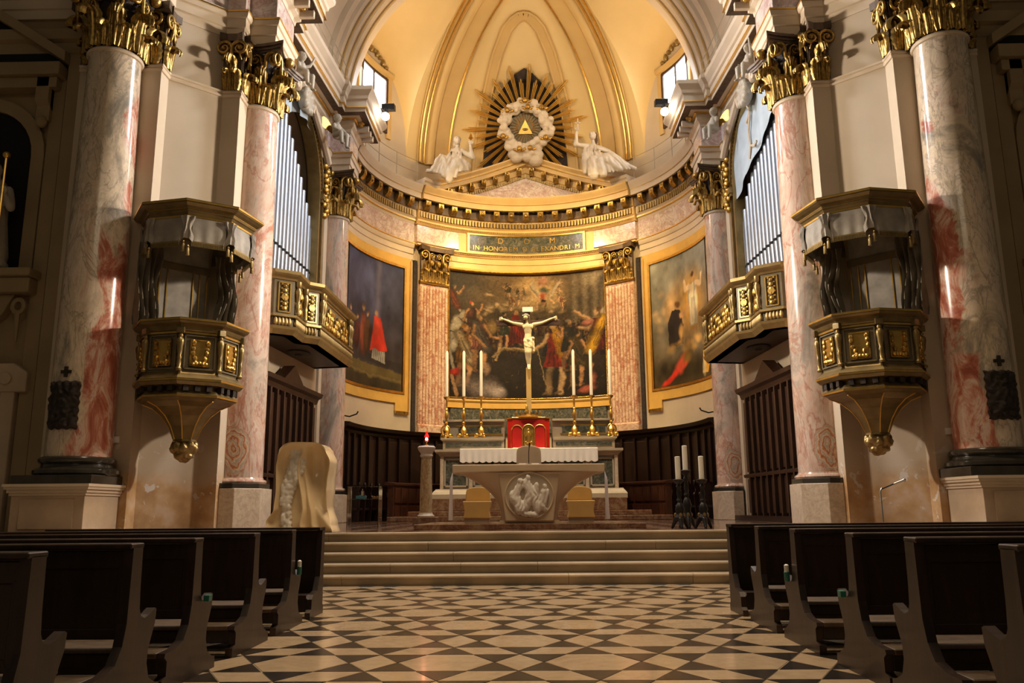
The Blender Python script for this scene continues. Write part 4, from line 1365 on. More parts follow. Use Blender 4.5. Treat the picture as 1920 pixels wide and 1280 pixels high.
# child
P.ell(0.865, 0.06, 0.075, 0.034, (0.26, 0.09, 0.06), 16, 0.5)
P.ell(0.860, 0.066, 0.06, 0.024, (0.46, 0.17, 0.12), 16, 0.7)
P.ell(0.905, 0.145, 0.028, 0.070, (0.30, 0.11, 0.08), 0, 0.5)
P.ell(0.898, 0.15, 0.020, 0.056, (0.54, 0.25, 0.17), 0, 0.7)
P.ell(0.893, 0.235, 0.016, 0.024, (0.50, 0.32, 0.19), 0, 0.5)
P.ell(0.897, 0.248, 0.017, 0.016, (0.30, 0.18, 0.07), 0, 0.5)
for k in range(240):                                  # flicks of light and shadow over drapery and limbs
    x, y = r7.uniform(0.02, 0.98), r7.uniform(0.06, 0.66)
    a = r7.uniform(0, PI); ln = r7.uniform(0.010, 0.028)
    P.stroke([(x, y), (x + ln * cos(a) * 0.6, y + ln * sin(a))], r7.uniform(0.0018, 0.004), (0.30, 0.21, 0.11) if k % 3 == 0 else (0.012, 0.009, 0.007), 0.7, 0.55)
P.warp(0.0030, 26, 31)
P.warp(0.0016, 90, 32)
P.mottle(0.16, 12, 3)
P.mottle(0.10, 90, 13)
P.im = np.clip(P.im, 0, 1) ** 1.38 * 0.95
alt = thing('altarpiece_painting', 'large curved altarpiece painting crowded with figures behind the crucifix', 'painting', (0, 33.7, 5.4))
canvas('canvas', -30.4, 30.4, 5.52, 10.78, 6.33, P, alt)
fr = MB()
for z0 in (5.34, 10.76):
    fr.arc([(6.38, z0), (6.22, z0), (6.19, z0 + 0.06), (6.22, z0 + 0.14), (6.38, z0 + 0.14)], -31, 31, 40)
for a0 in (-31, 30.3):
    fr.arc([(6.38, 5.34), (6.22, 5.34), (6.22, 10.9), (6.38, 10.9)], a0, a0 + 0.7, 1)
fr.build('frame', 'frame_ochre', alt, True, angle=25)
bd = MB()
for i in range(112):
    a = rad(-30.6 + 61.2 * i / 111)
    for z in (5.50, 10.79):
        bd.ell((6.19 * sin(a), APY + 6.19 * cos(a), z), 0.034, 5)
for i in range(80):
    for az in (-30.65, 30.65):
        a = rad(az)
        bd.ell((6.2 * sin(a), APY + 6.2 * cos(a), 5.55 + 5.2 * i / 79), 0.034, 5)
bd.build('beading', 'gold_leaf', alt)['kind'] = 'stuff'
MB().arc([(6.39, 5.10), (6.24, 5.10), (6.24, 5.34), (6.39, 5.34)], -31, 31, 40).build('sill', 'frame_ochre', alt, True)
# green marble band under the altarpiece
tag(MB().arc([(6.39, 4.1), (6.27, 4.1), (6.27, 5.10), (6.39, 5.10)], -29.5, 29.5, 40).build('marble_dado', 'verde_marble', None, True), 'grey green marble band below the altarpiece behind the tabernacle', 'dado')

# -- side paintings
PL = Painter(160, 260, (0.03, 0.03, 0.05))
PL.grad((0.05, 0.035, 0.022), (0.055, 0.062, 0.12))
PL.ell(0.55, 0.75, 0.45, 0.30, (0.10, 0.11, 0.19), 0, 0.9, 0.8)
PL.stroke([(0.62, 0.50), (0.62, 0.98)], 0.06, (0.17, 0.15, 0.20), 0.9, 0.6)
PL.poly([(0, 0), (0, 0.20), (1, 0.14), (1, 0)], (0.12, 0.09, 0.035))
PL.poly([(0, 0), (0, 0.10), (1, 0.06), (1, 0)], (0.06, 0.045, 0.025))
PL.poly([(0, 0.11), (0, 0.125), (1, 0.085), (1, 0.07)], (0.16, 0.12, 0.05))
PL.poly([(0.3, 0.20), (0.3, 0.26), (1, 0.22), (1, 0.15)], (0.035, 0.03, 0.03))
PL.figure(0.08, 0.24, 0.34, (0.30, 0.02, 0.02), dark=0.4)
PL.figure(0.24, 0.24, 0.30, (0.10, 0.03, 0.02), dark=0.4)
PL.figure(0.36, 0.22, 0.42, (0.24, 0.07, 0.04), dark=0.4)
PL.figure(0.44, 0.22, 0.38, (0.12, 0.06, 0.03), dark=0.4)
PL.poly([(0.50, 0.28), (0.56, 0.55), (0.66, 0.55), (0.78, 0.30)], (0.50, 0.045, 0.025))
PL.ell(0.60, 0.47, 0.07, 0.10, (0.60, 0.08, 0.045), 0, 0.7)
PL.ell(0.60, 0.575, 0.04, 0.03, (0.32, 0.19, 0.10), 0, 0.6)
PL.poly([(0.53, 0.21), (0.55, 0.29), (0.74, 0.29), (0.75, 0.20)], (0.34, 0.32, 0.27))
for k in range(6):
    PL.stroke([(0.56 + 0.03 * k, 0.21), (0.57 + 0.03 * k, 0.29)], 0.006, (0.14, 0.13, 0.11))
PL.warp(0.006, 14, 33)
PL.mottle(0.2, 7, 8)
PL.im = np.clip(PL.im, 0, 1) ** 1.1 * 1.3
PR = Painter(160, 260, (0.2, 0.2, 0.2))
PR.grad((0.10, 0.075, 0.04), (0.24, 0.26, 0.28))
PR.ell(0.62, 0.58, 0.48, 0.34, (0.46, 0.29, 0.09), 0, 0.95, 0.95)
PR.ell(0.66, 0.62, 0.22, 0.24, (0.56, 0.37, 0.12), 0, 0.95, 0.9)
PR.ell(0.30, 0.62, 0.18, 0.14, (0.42, 0.30, 0.18), 30, 0.9, 0.8)
for k in range(22):
    x, y = r7.uniform(0.05, 0.5), r7.uniform(0.44, 0.76)
    PR.ell(x, y, 0.07, 0.04, tuple(np.array((0.52, 0.40, 0.27)) * r7.uniform(0.6, 1.1)), 0, 0.9, 0.5)
PR.poly([(0.60, 0.42), (0.58, 0.66), (0.63, 0.74), (0.73, 0.74), (0.78, 0.62), (0.74, 0.42)], (0.36, 0.34, 0.30))
PR.poly([(0.61, 0.43), (0.60, 0.65), (0.64, 0.735), (0.69, 0.735), (0.70, 0.55), (0.68, 0.43)], (0.62, 0.56, 0.45))
PR.ell(0.745, 0.60, 0.05, 0.09, (0.64, 0.56, 0.44), 0, 0.6)
for k in range(5):
    PR.stroke([(0.615 + 0.026 * k, 0.43), (0.64 + 0.016 * k, 0.62)], 0.008, (0.24, 0.24, 0.23), 0.7, 0.7)
PR.ell(0.68, 0.785, 0.042, 0.032, (0.42, 0.26, 0.14), 0, 0.5)
PR.ell(0.68, 0.80, 0.046, 0.024, (0.10, 0.055, 0.03), 0, 0.5)
PR.stroke([(0.64, 0.72), (0.54, 0.70), (0.52, 0.765)], 0.026, (0.60, 0.50, 0.38))
PR.stroke([(0.73, 0.72), (0.86, 0.70), (0.87, 0.765)], 0.026, (0.60, 0.50, 0.38))
PR.ell(0.66, 0.40, 0.03, 0.02, (0.34, 0.20, 0.10), 0, 0.6)
PR.poly([(0.24, 0.30), (0.22, 0.48), (0.30, 0.58), (0.42, 0.57), (0.48, 0.44), (0.46, 0.30)], (0.035, 0.03, 0.035))
PR.ell(0.44, 0.40, 0.05, 0.08, (0.40, 0.28, 0.14), 0, 0.6)
PR.ell(0.39, 0.615, 0.055, 0.035, (0.16, 0.09, 0.05), 0, 0.5)
PR.stroke([(0.42, 0.53), (0.52, 0.53), (0.58, 0.58)], 0.024, (0.45, 0.30, 0.18))
for k in range(16):
    PR.ell(r7.uniform(0.2, 0.95), r7.uniform(0.24, 0.33), 0.09, 0.035, tuple(np.array((0.44, 0.31, 0.15)) * r7.uniform(0.5, 1.1)), 0, 0.9, 0.7)
PR.ell(0.5, 0.10, 0.7, 0.15, (0.035, 0.03, 0.018), 0, 0.7, 0.95)
PR.ell(0.42, 0.15, 0.16, 0.07, (0.42, 0.09, 0.06), 30, 0.5)
PR.ell(0.24, 0.06, 0.18, 0.035, (0.48, 0.05, 0.035), 18, 0.5)
PR.ell(0.52, 0.20, 0.11, 0.06, (0.16, 0.11, 0.035), 10, 0.6)
PR.poly([(0.80, 0.04), (0.84, 0.22), (0.98, 0.26), (1.0, 0.12), (0.92, 0.04)], (0.55, 0.34, 0.06))
PR.ell(0.84, 0.08, 0.05, 0.07, (0.45, 0.40, 0.28), 0, 0.6)
PR.warp(0.006, 14, 34)
PR.mottle(0.2, 7, 9)
PR.im = np.clip(PR.im, 0, 1) ** 1.25 * 1.7 * np.array((1.1, 1.0, 0.78))
for s, nm, PP, lab in ((-1, 'left', PL, 'tall dark blue painting of red robed clergy in an ochre frame'), (1, 'right', PR, 'tall golden painting of a white robed figure rising in an ochre frame')):
    t = thing('side_painting', lab, 'painting', (s * 5.7, 30.0, 5.0), 0, 'paintings on the apse side walls')
    a0, a1 = (-82, -49.6) if s < 0 else (49.6, 82)
    canvas('canvas', a0, a1, 5.55, 10.45, 6.355, PP, t)
    fr = MB()
    e = s * 1.0
    def fa(x): return s * x
    fr.arc([(6.39, 5.1), (6.33, 5.1), (6.33, 5.48), (6.39, 5.48)], fa(46.3), fa(89), 24)
    fr.arc([(6.39, 10.52), (6.33, 10.52), (6.33, 10.9), (6.39, 10.9)], fa(46.3), fa(89), 24)
    fr.arc([(6.39, 4.80), (6.33, 4.80), (6.33, 10.9), (6.39, 10.9)], fa(46.3), fa(48.9), 2)
    fr.arc([(6.39, 4.80), (6.33, 4.80), (6.33, 5.12), (6.39, 5.12)], fa(46.3), fa(52.6), 4)
    fr.build('frame', 'frame_ochre', t, True, angle=25)
    ln = MB()
    ln.arc([(6.37, 5.46), (6.30, 5.46), (6.30, 5.55), (6.37, 5.55)], fa(48.7), fa(89), 24)
    ln.arc([(6.37, 10.45), (6.30, 10.45), (6.30, 10.54), (6.37, 10.54)], fa(48.7), fa(89), 24)
    ln.arc([(6.37, 5.46), (6.30, 5.46), (6.30, 10.54), (6.37, 10.54)], fa(48.7), fa(49.5), 1)
    ln.arc([(6.37, 4.85), (6.30, 4.85), (6.30, 10.8), (6.37, 10.8)], fa(46.6), fa(46.9), 1)
    ln.build('gilt_line', 'gold', t, True)
    gt = MB()
    for i in range(9):
        az = fa(46.6 + 0.7 * i)
        gt.arc([(6.36, 4.68), (6.30, 4.68), (6.30, 4.80), (6.36, 4.80)], az, az + fa(0.42), 1)
    gt.build('guttae', 'gold_leaf', t)['kind'] = 'stuff'

# =================================================================== SUNBURST OF GLORY
SB = Vector((0.02, 32.90, 16.98))
tilt = rad(17.7)
SBM = Matrix.Translation(SB) @ Matrix.Rotation(tilt, 4, 'X') @ Matrix.Scale(1.13, 4)      # local: x right, z up along the dome, -y towards the room
sb = thing('sunburst_glory', 'gilt sunburst with a ring of white clouds above the pediment', 'sculpture', tuple(SB))
def backp(i, j):
    th = rad(1 + 41 * j)
    w = 18.6 if j < 0.5 else 18.6 * max(0.0, 1 - (j - 0.5) / 0.5) ** 0.65
    return dome_pt(-w + 2 * w * i, th, 0.07, 1e-6)
MB().grid(backp, 12, 20).build('dark_backing', 'bronze_dark', sb, True, recalc=False)
ray = MB()
for k, (x_, l_, w_) in enumerate(((-0.040, 0.90, 0.020), (0.0, 1.0, 0.024), (0.040, 0.86, 0.020))):
    x0 = x_ * 0.6
    ray.add([(x0 - w_ * 0.6, 0, 0), (x0 + w_ * 0.6, 0, 0), (x0, -0.07, 0), (x_ * 1.3 - w_, 0, l_), (x_ * 1.3 + w_, 0, l_), (x_ * 1.3, -0.07, l_), (x_ * 1.5, -0.02, l_ + 0.06)],
            [(0, 2, 5, 3), (2, 1, 4, 5), (1, 0, 3, 4), (3, 5, 6), (5, 4, 6), (4, 3, 6), (0, 1, 2)])
RAY = ray.mesh('ray', 'gold_bright')
nr = 38
for i in range(nr):
    a = 2 * PI * (i + 0.5) / nr
    ln = (2.30, 1.76, 2.12, 1.90)[i % 4] - (0.15 if cos(a) < -0.85 else 0)
    if cos(a) < -0.93:
        continue
    mtx = SBM @ Matrix.Rotation(a, 4, 'Y') @ Matrix.Translation((0, -0.02 - 0.03 * (i % 2), 0.72)) @ Matrix.Diagonal((1.12, 1.2, ln - 0.72, 1))
    putw('ray', RAY, sb, mtx)
cl = MB()
r3 = random.Random(4)
for i in range(10):
    a = 2 * PI * i / 10 + 0.1
    R0 = 0.80
    cx, cz = R0 * sin(a), R0 * cos(a)
    cl.ell((cx, -0.15, cz), (0.27, 0.2, 0.25), 10)
    for k in range(9):
        q = a + r3.uniform(-0.35, 0.35)
        rr = R0 + r3.uniform(-0.16, 0.22)
        g = r3.uniform(0.08, 0.16)
        cl.ell((rr * sin(q), -0.25 + r3.uniform(-0.08, 0.05), rr * cos(q)), (g, g * 0.9, g), 8)
for (x_, z_, g) in ((0.38, -1.22, 0.24), (-0.35, -1.12, 0.2), (0.1, -1.08, 0.22), (0.45, -1.0, 0.2), (-0.45, -0.98, 0.2)):
    cl.ell((x_, -0.2, z_), (g * 1.2, g, g), 10)
cl.xf(SBM)
sculpt(cl, 'cloud_ring', 'cloud_white', sb, 0.03, 2)
for (ax, rr) in ((0, 0.95), (42, 0.92), (-48, 0.9), (118, 0.86), (-112, 0.9), (168, 0.80), (196, 0.84), (8, 0.72)):
    a = rad(ax)
    c = Vector((rr * sin(a), -0.44, rr * cos(a)))
    h = MB().ell(c, (0.085, 0.09, 0.10), 10).ell(c + Vector((0, 0.01, 0.05)), (0.09, 0.08, 0.07), 8).ell(c + Vector((0, -0.09, -0.005)), 0.018, 6)
    for k in (-1, 1):
        h.ell(c + Vector((k * 0.15, 0.03, -0.03)), (0.10, 0.03, 0.05), 8, Matrix.Rotation(-k * 0.5, 3, 'Y'))
    h.xf(SBM).build('cherub_head', 'gold_leaf', sb, True)
MB().lathe([(0.60, 0), (0.60, 0.02)], 24).xf(SBM @ Matrix.Rotation(PI / 2, 4, 'X')).build('glory_disc', 'olive_paint', sb, True)
tri = MB().prism([(-0.27, -0.22), (0.27, -0.22), (0, 0.30)], -0.10, -0.04, 'y').xf(SBM).build('gilt_triangle', 'gold', sb)
MB().ell((0, -0.12, -0.05), (0.11, 0.03, 0.05), 10).ell((0, -0.14, -0.05), 0.035, 8).xf(SBM).build('eye', 'gilt_dull', tri, True)
fine = MB()
for i in range(28):
    a = 2 * PI * i / 28
    fine.tube([(0.27 * sin(a), -0.05, 0.27 * cos(a)), (0.56 * sin(a), -0.05, 0.56 * cos(a))], [0.016, 0.006], 4)
fine.xf(SBM).build('fine_rays', 'gold', sb)['kind'] = 'stuff'

# =================================================================== STONE FIGURES ON THE PEDIMENT
def hand(mb, w, d, size=0.09, spread=0.5):
    """palm and five curled fingers, w = wrist, d = direction the hand points"""
    w = Vector(w); d = Vector(d).normalized()
    sd = d.cross(Vector((0, 1, 0.2)))
    if sd.length < 0.1:
        sd = d.cross(Vector((1, 0, 0)))
    sd.normalize()
    nn = sd.cross(d)
    pc = w + d * size * 0.55
    mb.ell(pc, (size * 0.42,) * 3, 8)
    for k, ln in enumerate((0.85, 1.0, 0.95, 0.78)):
        b_ = pc + sd * size * (k - 1.5) * 0.26 + d * size * 0.3
        k1 = b_ + d * size * 0.45 * ln + sd * (k - 1.5) * size * 0.06
        k2 = k1 + (d * 0.5 - nn * 0.6) * size * 0.4 * ln
        mb.cap(b_, k1, size * 0.13, size * 0.11, 6)
        mb.cap(k1, k2, size * 0.11, size * 0.09, 6)
    tb = pc + sd * size * -0.42
    mb.cap(tb, tb + (d * 0.5 - sd * 0.5 - nn * 0.3) * size * 0.6, size * 0.14, size * 0.11, 6)

def head(mb, c, r, face, upv=(0, 0, 1)):
    """head with brow, nose, chin, ears; face = direction it looks"""
    c = Vector(c); f = Vector(face).normalized(); u = Vector(upv)
    sd = f.cross(u).normalized(); u = sd.cross(f)
    R3 = Matrix((sd, f, u)).transposed()
    mb.ell(c, (r * 0.80, r * 0.95, r * 1.12), 12, R3)
    mb.ell(c + f * r * 0.30 - u * r * 0.62, (r * 0.48, r * 0.5, r * 0.42), 8, R3)
    mb.ell(c + f * r * 0.98 - u * r * 0.12, (r * 0.14, r * 0.22, r * 0.28), 6, R3)
    for k in (-1, 1):
        mb.ell(c + f * r * 0.82 + u * r * 0.16 + sd * k * r * 0.34, (r * 0.24, r * 0.14, r * 0.09), 6, R3)
        mb.ell(c + sd * k * r * 0.80 - u * r * 0.05, (r * 0.12, r * 0.2, r * 0.26), 6, R3)
    mb.ell(c + f * r * 0.86 - u * r * 0.52, (r * 0.26, r * 0.12, r * 0.10), 6, R3)

def drape(p, n, f=9.0, amp=0.022):
    q = Vector((p.x * 1.6, p.y * 1.6, p.z * 0.9))
    t = mnoise.noise(q * 1.3) * 2.4
    return amp * math.sin((p.x * 0.9 + p.z * 0.55) * f + t * 3.0)

def folds(mb, a0, a1, b0, b1, n, r0=0.05, r1=0.07, sag=0.06):
    a0, a1, b0, b1 = Vector(a0), Vector(a1), Vector(b0), Vector(b1)
    for k in range(n):
        t = k / max(1, n - 1)
        p, q = a0.lerp(a1, t), b0.lerp(b1, t)
        m1 = p.lerp(q, 0.35) + Vector((0.03 * sin(k * 2.1), -sag * (1 + 0.5 * sin(k * 1.7)), 0.02))
        m2 = p.lerp(q, 0.7) + Vector((-0.03 * sin(k * 1.3), -sag * (0.7 + 0.5 * cos(k * 2.3)), 0))
        mb.tube([p, m1, m2, q], [r0, r0 * 1.2, r1, r1 * 0.8], 8)

# left figure: seated, right forearm raised
st = thing('seated_stone_figure', 'white stone seated figure with raised forearm on the left slope of the pediment', 'statue', (-2.95, 31.9, 14.9))
b_ = MB()
b_.cap((-2.84, 32.1, 15.05), (-2.80, 32.0, 15.50), 0.27, 0.22, 10).cap((-2.80, 32.0, 15.50), (-2.79, 31.95, 15.66), 0.25, 0.12, 10)
b_.cap((-2.98, 32.0, 15.58), (-3.18, 31.85, 15.20), 0.12, 0.10).cap((-3.18, 31.85, 15.20), (-2.95, 31.6, 15.02), 0.10, 0.07)
b_.cap((-2.60, 31.95, 15.55), (-2.15, 31.85, 15.22), 0.13, 0.10).cap((-2.15, 31.85, 15.22), (-2.24, 31.75, 15.72), 0.10, 0.06)
b_.cap((-2.80, 31.95, 15.60), (-2.79, 31.90, 15.80), 0.09, 0.085)
b_.cap((-2.80, 32.1, 14.98), (-3.35, 31.55, 15.02), 0.26, 0.22, 10).cap((-3.35, 31.55, 15.02), (-3.72, 31.5, 14.55), 0.20, 0.15, 10)
b_.cap((-2.70, 32.0, 14.95), (-2.75, 31.5, 14.85), 0.25, 0.22, 10).cap((-2.75, 31.5, 14.85), (-3.02, 31.42, 14.35), 0.22, 0.16, 10)
b_.cap((-3.72, 31.5, 14.55), (-3.95, 31.4, 14.48), 0.12, 0.08)
b_.cap((-3.02, 31.42, 14.40), (-3.05, 31.36, 14.05), 0.20, 0.14, 10).cap((-3.3, 31.5, 14.9), (-3.25, 31.4, 14.3), 0.2, 0.16, 10)
b_.ell((-2.5, 31.9, 14.9), (0.3, 0.25, 0.2), 10)
folds(b_, (-2.62, 31.75, 15.12), (-3.40, 31.36, 15.16), (-2.80, 31.30, 14.12), (-3.78, 31.36, 14.42), 9)
folds(b_, (-2.60, 31.85, 15.55), (-3.02, 31.85, 15.55), (-2.62, 31.70, 15.02), (-3.10, 31.55, 15.08), 6, 0.035, 0.05, 0.03)
folds(b_, (-2.45, 31.85, 15.15), (-2.62, 31.60, 15.05), (-2.35, 31.75, 14.62), (-2.62, 31.38, 14.40), 5)
robe = sculpt(b_, 'body', 'white_marble', st, 0.024, 1, lambda p, n: drape(p, n, 18, 0.012))
hd = MB()
head(hd, (-2.78, 31.84, 15.98), 0.175, (0.35, -1, 0.1))
sculpt(hd, 'head', 'white_marble', st, 0.016, 2)
hr = MB().ell((-2.79, 31.90, 16.03), (0.165, 0.17, 0.16), 12).ell((-2.82, 32.0, 15.9), (0.15, 0.14, 0.18), 10)
sculpt(hr, 'hair', 'white_marble', st, 0.02, 2, lambda p, n: 0.012 * math.sin(p.z * 90))
hb_ = MB()
hand(hb_, (-2.24, 31.75, 15.70), (0.05, 0.05, 1), 0.17)
sculpt(hb_, 'raised_hand', 'white_marble', st, 0.012, 2)
hb_ = MB()
hand(hb_, (-2.97, 31.62, 15.03), (0.8, -0.5, -0.2), 0.15)
sculpt(hb_, 'resting_hand', 'white_marble', st, 0.012, 2)
MB().lathe([(0.02, 0), (0.07, 0.06), (0.10, 0.10), (0.06, 0.14), (0.05, 0.22), (0.01, 0.30)], 10, (-2.22, 31.72, 15.93)).build('flame_cup', 'gold', st, True)

# right figure: reclining, arm held high
st = thing('reclining_stone_figure', 'white stone reclining figure lifting a cross on the right slope of the pediment', 'statue', (2.95, 31.9, 14.9))
b_ = MB()
b_.cap((2.80, 32.1, 14.98), (2.80, 32.0, 15.50), 0.27, 0.23, 10).cap((2.79, 32.0, 15.55), (2.79, 31.95, 15.72), 0.24, 0.12, 10)
b_.cap((2.58, 32.0, 15.68), (2.08, 31.85, 15.72), 0.13, 0.10).cap((2.08, 31.85, 15.72), (2.13, 31.75, 16.22), 0.10, 0.065)
b_.cap((3.02, 32.0, 15.62), (3.45, 31.85, 15.36), 0.13, 0.10).cap((3.45, 31.85, 15.36), (3.0, 31.62, 15.44), 0.10, 0.07)
b_.cap((2.80, 31.95, 15.66), (2.79, 31.90, 15.90), 0.09, 0.085)
b_.cap((2.80, 32.05, 14.95), (3.45, 31.55, 15.02), 0.27, 0.24, 10).cap((3.45, 31.55, 15.02), (4.05, 31.5, 14.62), 0.22, 0.16, 10)
b_.cap((2.75, 31.9, 14.90), (3.30, 31.40, 14.82), 0.26, 0.22, 10).cap((3.30, 31.40, 14.82), (3.80, 31.35, 14.40), 0.20, 0.14, 10)
b_.cap((4.05, 31.5, 14.62), (4.42, 31.4, 14.42), 0.13, 0.08)
b_.cap((2.75, 31.55, 14.85), (2.72, 31.38, 14.15), 0.24, 0.20, 10).cap((2.45, 31.8, 15.2), (2.45, 31.6, 14.4), 0.16, 0.13, 10)
b_.cap((3.0, 31.4, 14.75), (3.1, 31.34, 14.2), 0.2, 0.16, 10)
folds(b_, (2.62, 31.75, 15.10), (3.50, 31.33, 15.10), (2.55, 31.32, 14.12), (4.20, 31.30, 14.36), 11)
folds(b_, (2.58, 31.85, 15.60), (3.0, 31.85, 15.60), (2.55, 31.68, 15.02), (3.05, 31.55, 15.06), 6, 0.035, 0.05, 0.03)
folds(b_, (2.50, 31.95, 15.66), (2.40, 31.9, 15.5), (2.35, 31.7, 14.7), (2.45, 31.5, 14.3), 4)
sculpt(b_, 'body', 'white_marble', st, 0.024, 1, lambda p, n: drape(p, n, 18, 0.012))
hd = MB()
head(hd, (2.78, 31.82, 16.09), 0.175, (-0.5, -0.8, 0.35))
sculpt(hd, 'head', 'white_marble', st, 0.016, 2)
hr = MB().ell((2.81, 31.90, 16.13), (0.17, 0.17, 0.15), 12).ell((2.86, 31.98, 15.95), (0.13, 0.14, 0.2), 10)
sculpt(hr, 'hair', 'hair_brown', st, 0.02, 2, lambda p, n: 0.012 * math.sin(p.z * 90))
hb_ = MB()
hand(hb_, (2.13, 31.75, 16.20), (0.02, -0.1, 1), 0.17)
sculpt(hb_, 'raised_hand', 'white_marble', st, 0.012, 2)
hb_ = MB()
hand(hb_, (3.02, 31.63, 15.44), (-1, -0.1, 0.1), 0.15)
sculpt(hb_, 'breast_hand', 'white_marble', st, 0.012, 2)
MB().box(2.155, 2.195, 31.66, 31.70, 16.25, 16.78).box(2.06, 2.29, 31.66, 31.70, 16.56, 16.61).build('cross', 'cloud_white', st)

# =================================================================== CORNICE RAILING
rl = thing('cornice_railing', 'thin metal safety railing along the curved apse cornice', 'railing', (0, 33, 13.96))
for sg in (-1, 1):
    for z in (14.45, 14.95):
        MB().tube([(5.95 * sin(rad(sg * az)), APY + 5.95 * cos(rad(sg * az)), z) for az in range(46, 90, 3)], 0.013, 5).build('rail', 'rail_grey', rl, True)
    for az in (47, 58, 69, 80, 88):
        a = rad(sg * az)
        MB().tube([(5.95 * sin(a), APY + 5.95 * cos(a), 13.94), (5.95 * sin(a), APY + 5.95 * cos(a), 14.97)], 0.016, 5).build('post', 'rail_grey', rl)
for sg, nm in SIDES:
    rl = thing('cornice_railing', 'thin metal safety railing on the cornice above the %s organ' % nm, 'railing', (sg * 6.2, 20.5, 14.76))
    for z in (15.2, 15.6):
        MB().tube([(sg * 6.15, 20.0, z), (sg * 5.9, 25.4, z)], 0.013, 5).build('rail', 'rail_grey', rl, True)
    for t in range(4):
        x_, y_ = 6.15 - 0.25 * t / 3, 20.0 + 5.4 * t / 3
        MB().tube([(sg * x_, y_, 14.74), (sg * x_, y_, 15.62)], 0.016, 5).build('post', 'rail_grey', rl)

# =================================================================== FLOODLIGHTS ON THE REAR CORNICE
for sg, nm in SIDES:
    fl = thing('floodlight', 'black floodlight on the %s cornice corner shining up into the apse' % nm, 'floodlight', (sg * 4.72, 26.7, 14.74))
    MB().box(-0.22, 0.22, -0.18, 0.18, 0.10, 0.32).xf(T(sg * 4.72, 26.7, 14.62, 0, (1, 1, 1), 0.25)).build('housing', 'iron_black', fl, bevel=0.02)
    MB().box(-0.19, 0.19, 0.18, 0.20, 0.12, 0.30).xf(T(sg * 4.72, 26.7, 14.62, 0, (1, 1, 1), 0.25)).build('lens', 'lamp_glass', fl)
    MB().tube([(sg * 4.95, 26.7, 14.60), (sg * 4.72, 26.7, 14.66)], 0.03, 6).box(sg * 5.0 - 0.25, sg * 5.0 + 0.1, 26.6, 26.8, 14.72, 14.76).build('bracket', 'iron_black', fl)
    bl = thing('lamp_bulb', 'round bare lamp under the %s floodlight' % nm, 'lamp', (sg * 4.80, 26.5, 14.40))
    MB().ell((sg * 4.80, 26.5, 14.42), 0.14, 14).build('bulb', 'lamp_glass', bl, True)
    MB().lathe([(0.05, 0), (0.07, 0.06), (0.07, 0.16)], 10, (sg * 4.80, 26.5, 14.54)).tube([(sg * 4.80, 26.5, 14.70), (sg * 5.1, 26.5, 14.74)], 0.02, 6).build('socket', 'iron_black', bl, True)
    light('floodlight_beam', 'SPOT', (sg * 4.6, 27.0, 14.95), (sg * 2.6, 31.2, 20.0), 700, (1.0, 0.64, 0.25), 0.25, spot=130, blend=0.8)
    light('floodlight_beam_low', 'SPOT', (sg * 4.6, 27.0, 14.45), (-sg * 1.8, 33.0, 7.0), 3300, (1.0, 0.66, 0.26), 0.2, spot=100, blend=0.9)

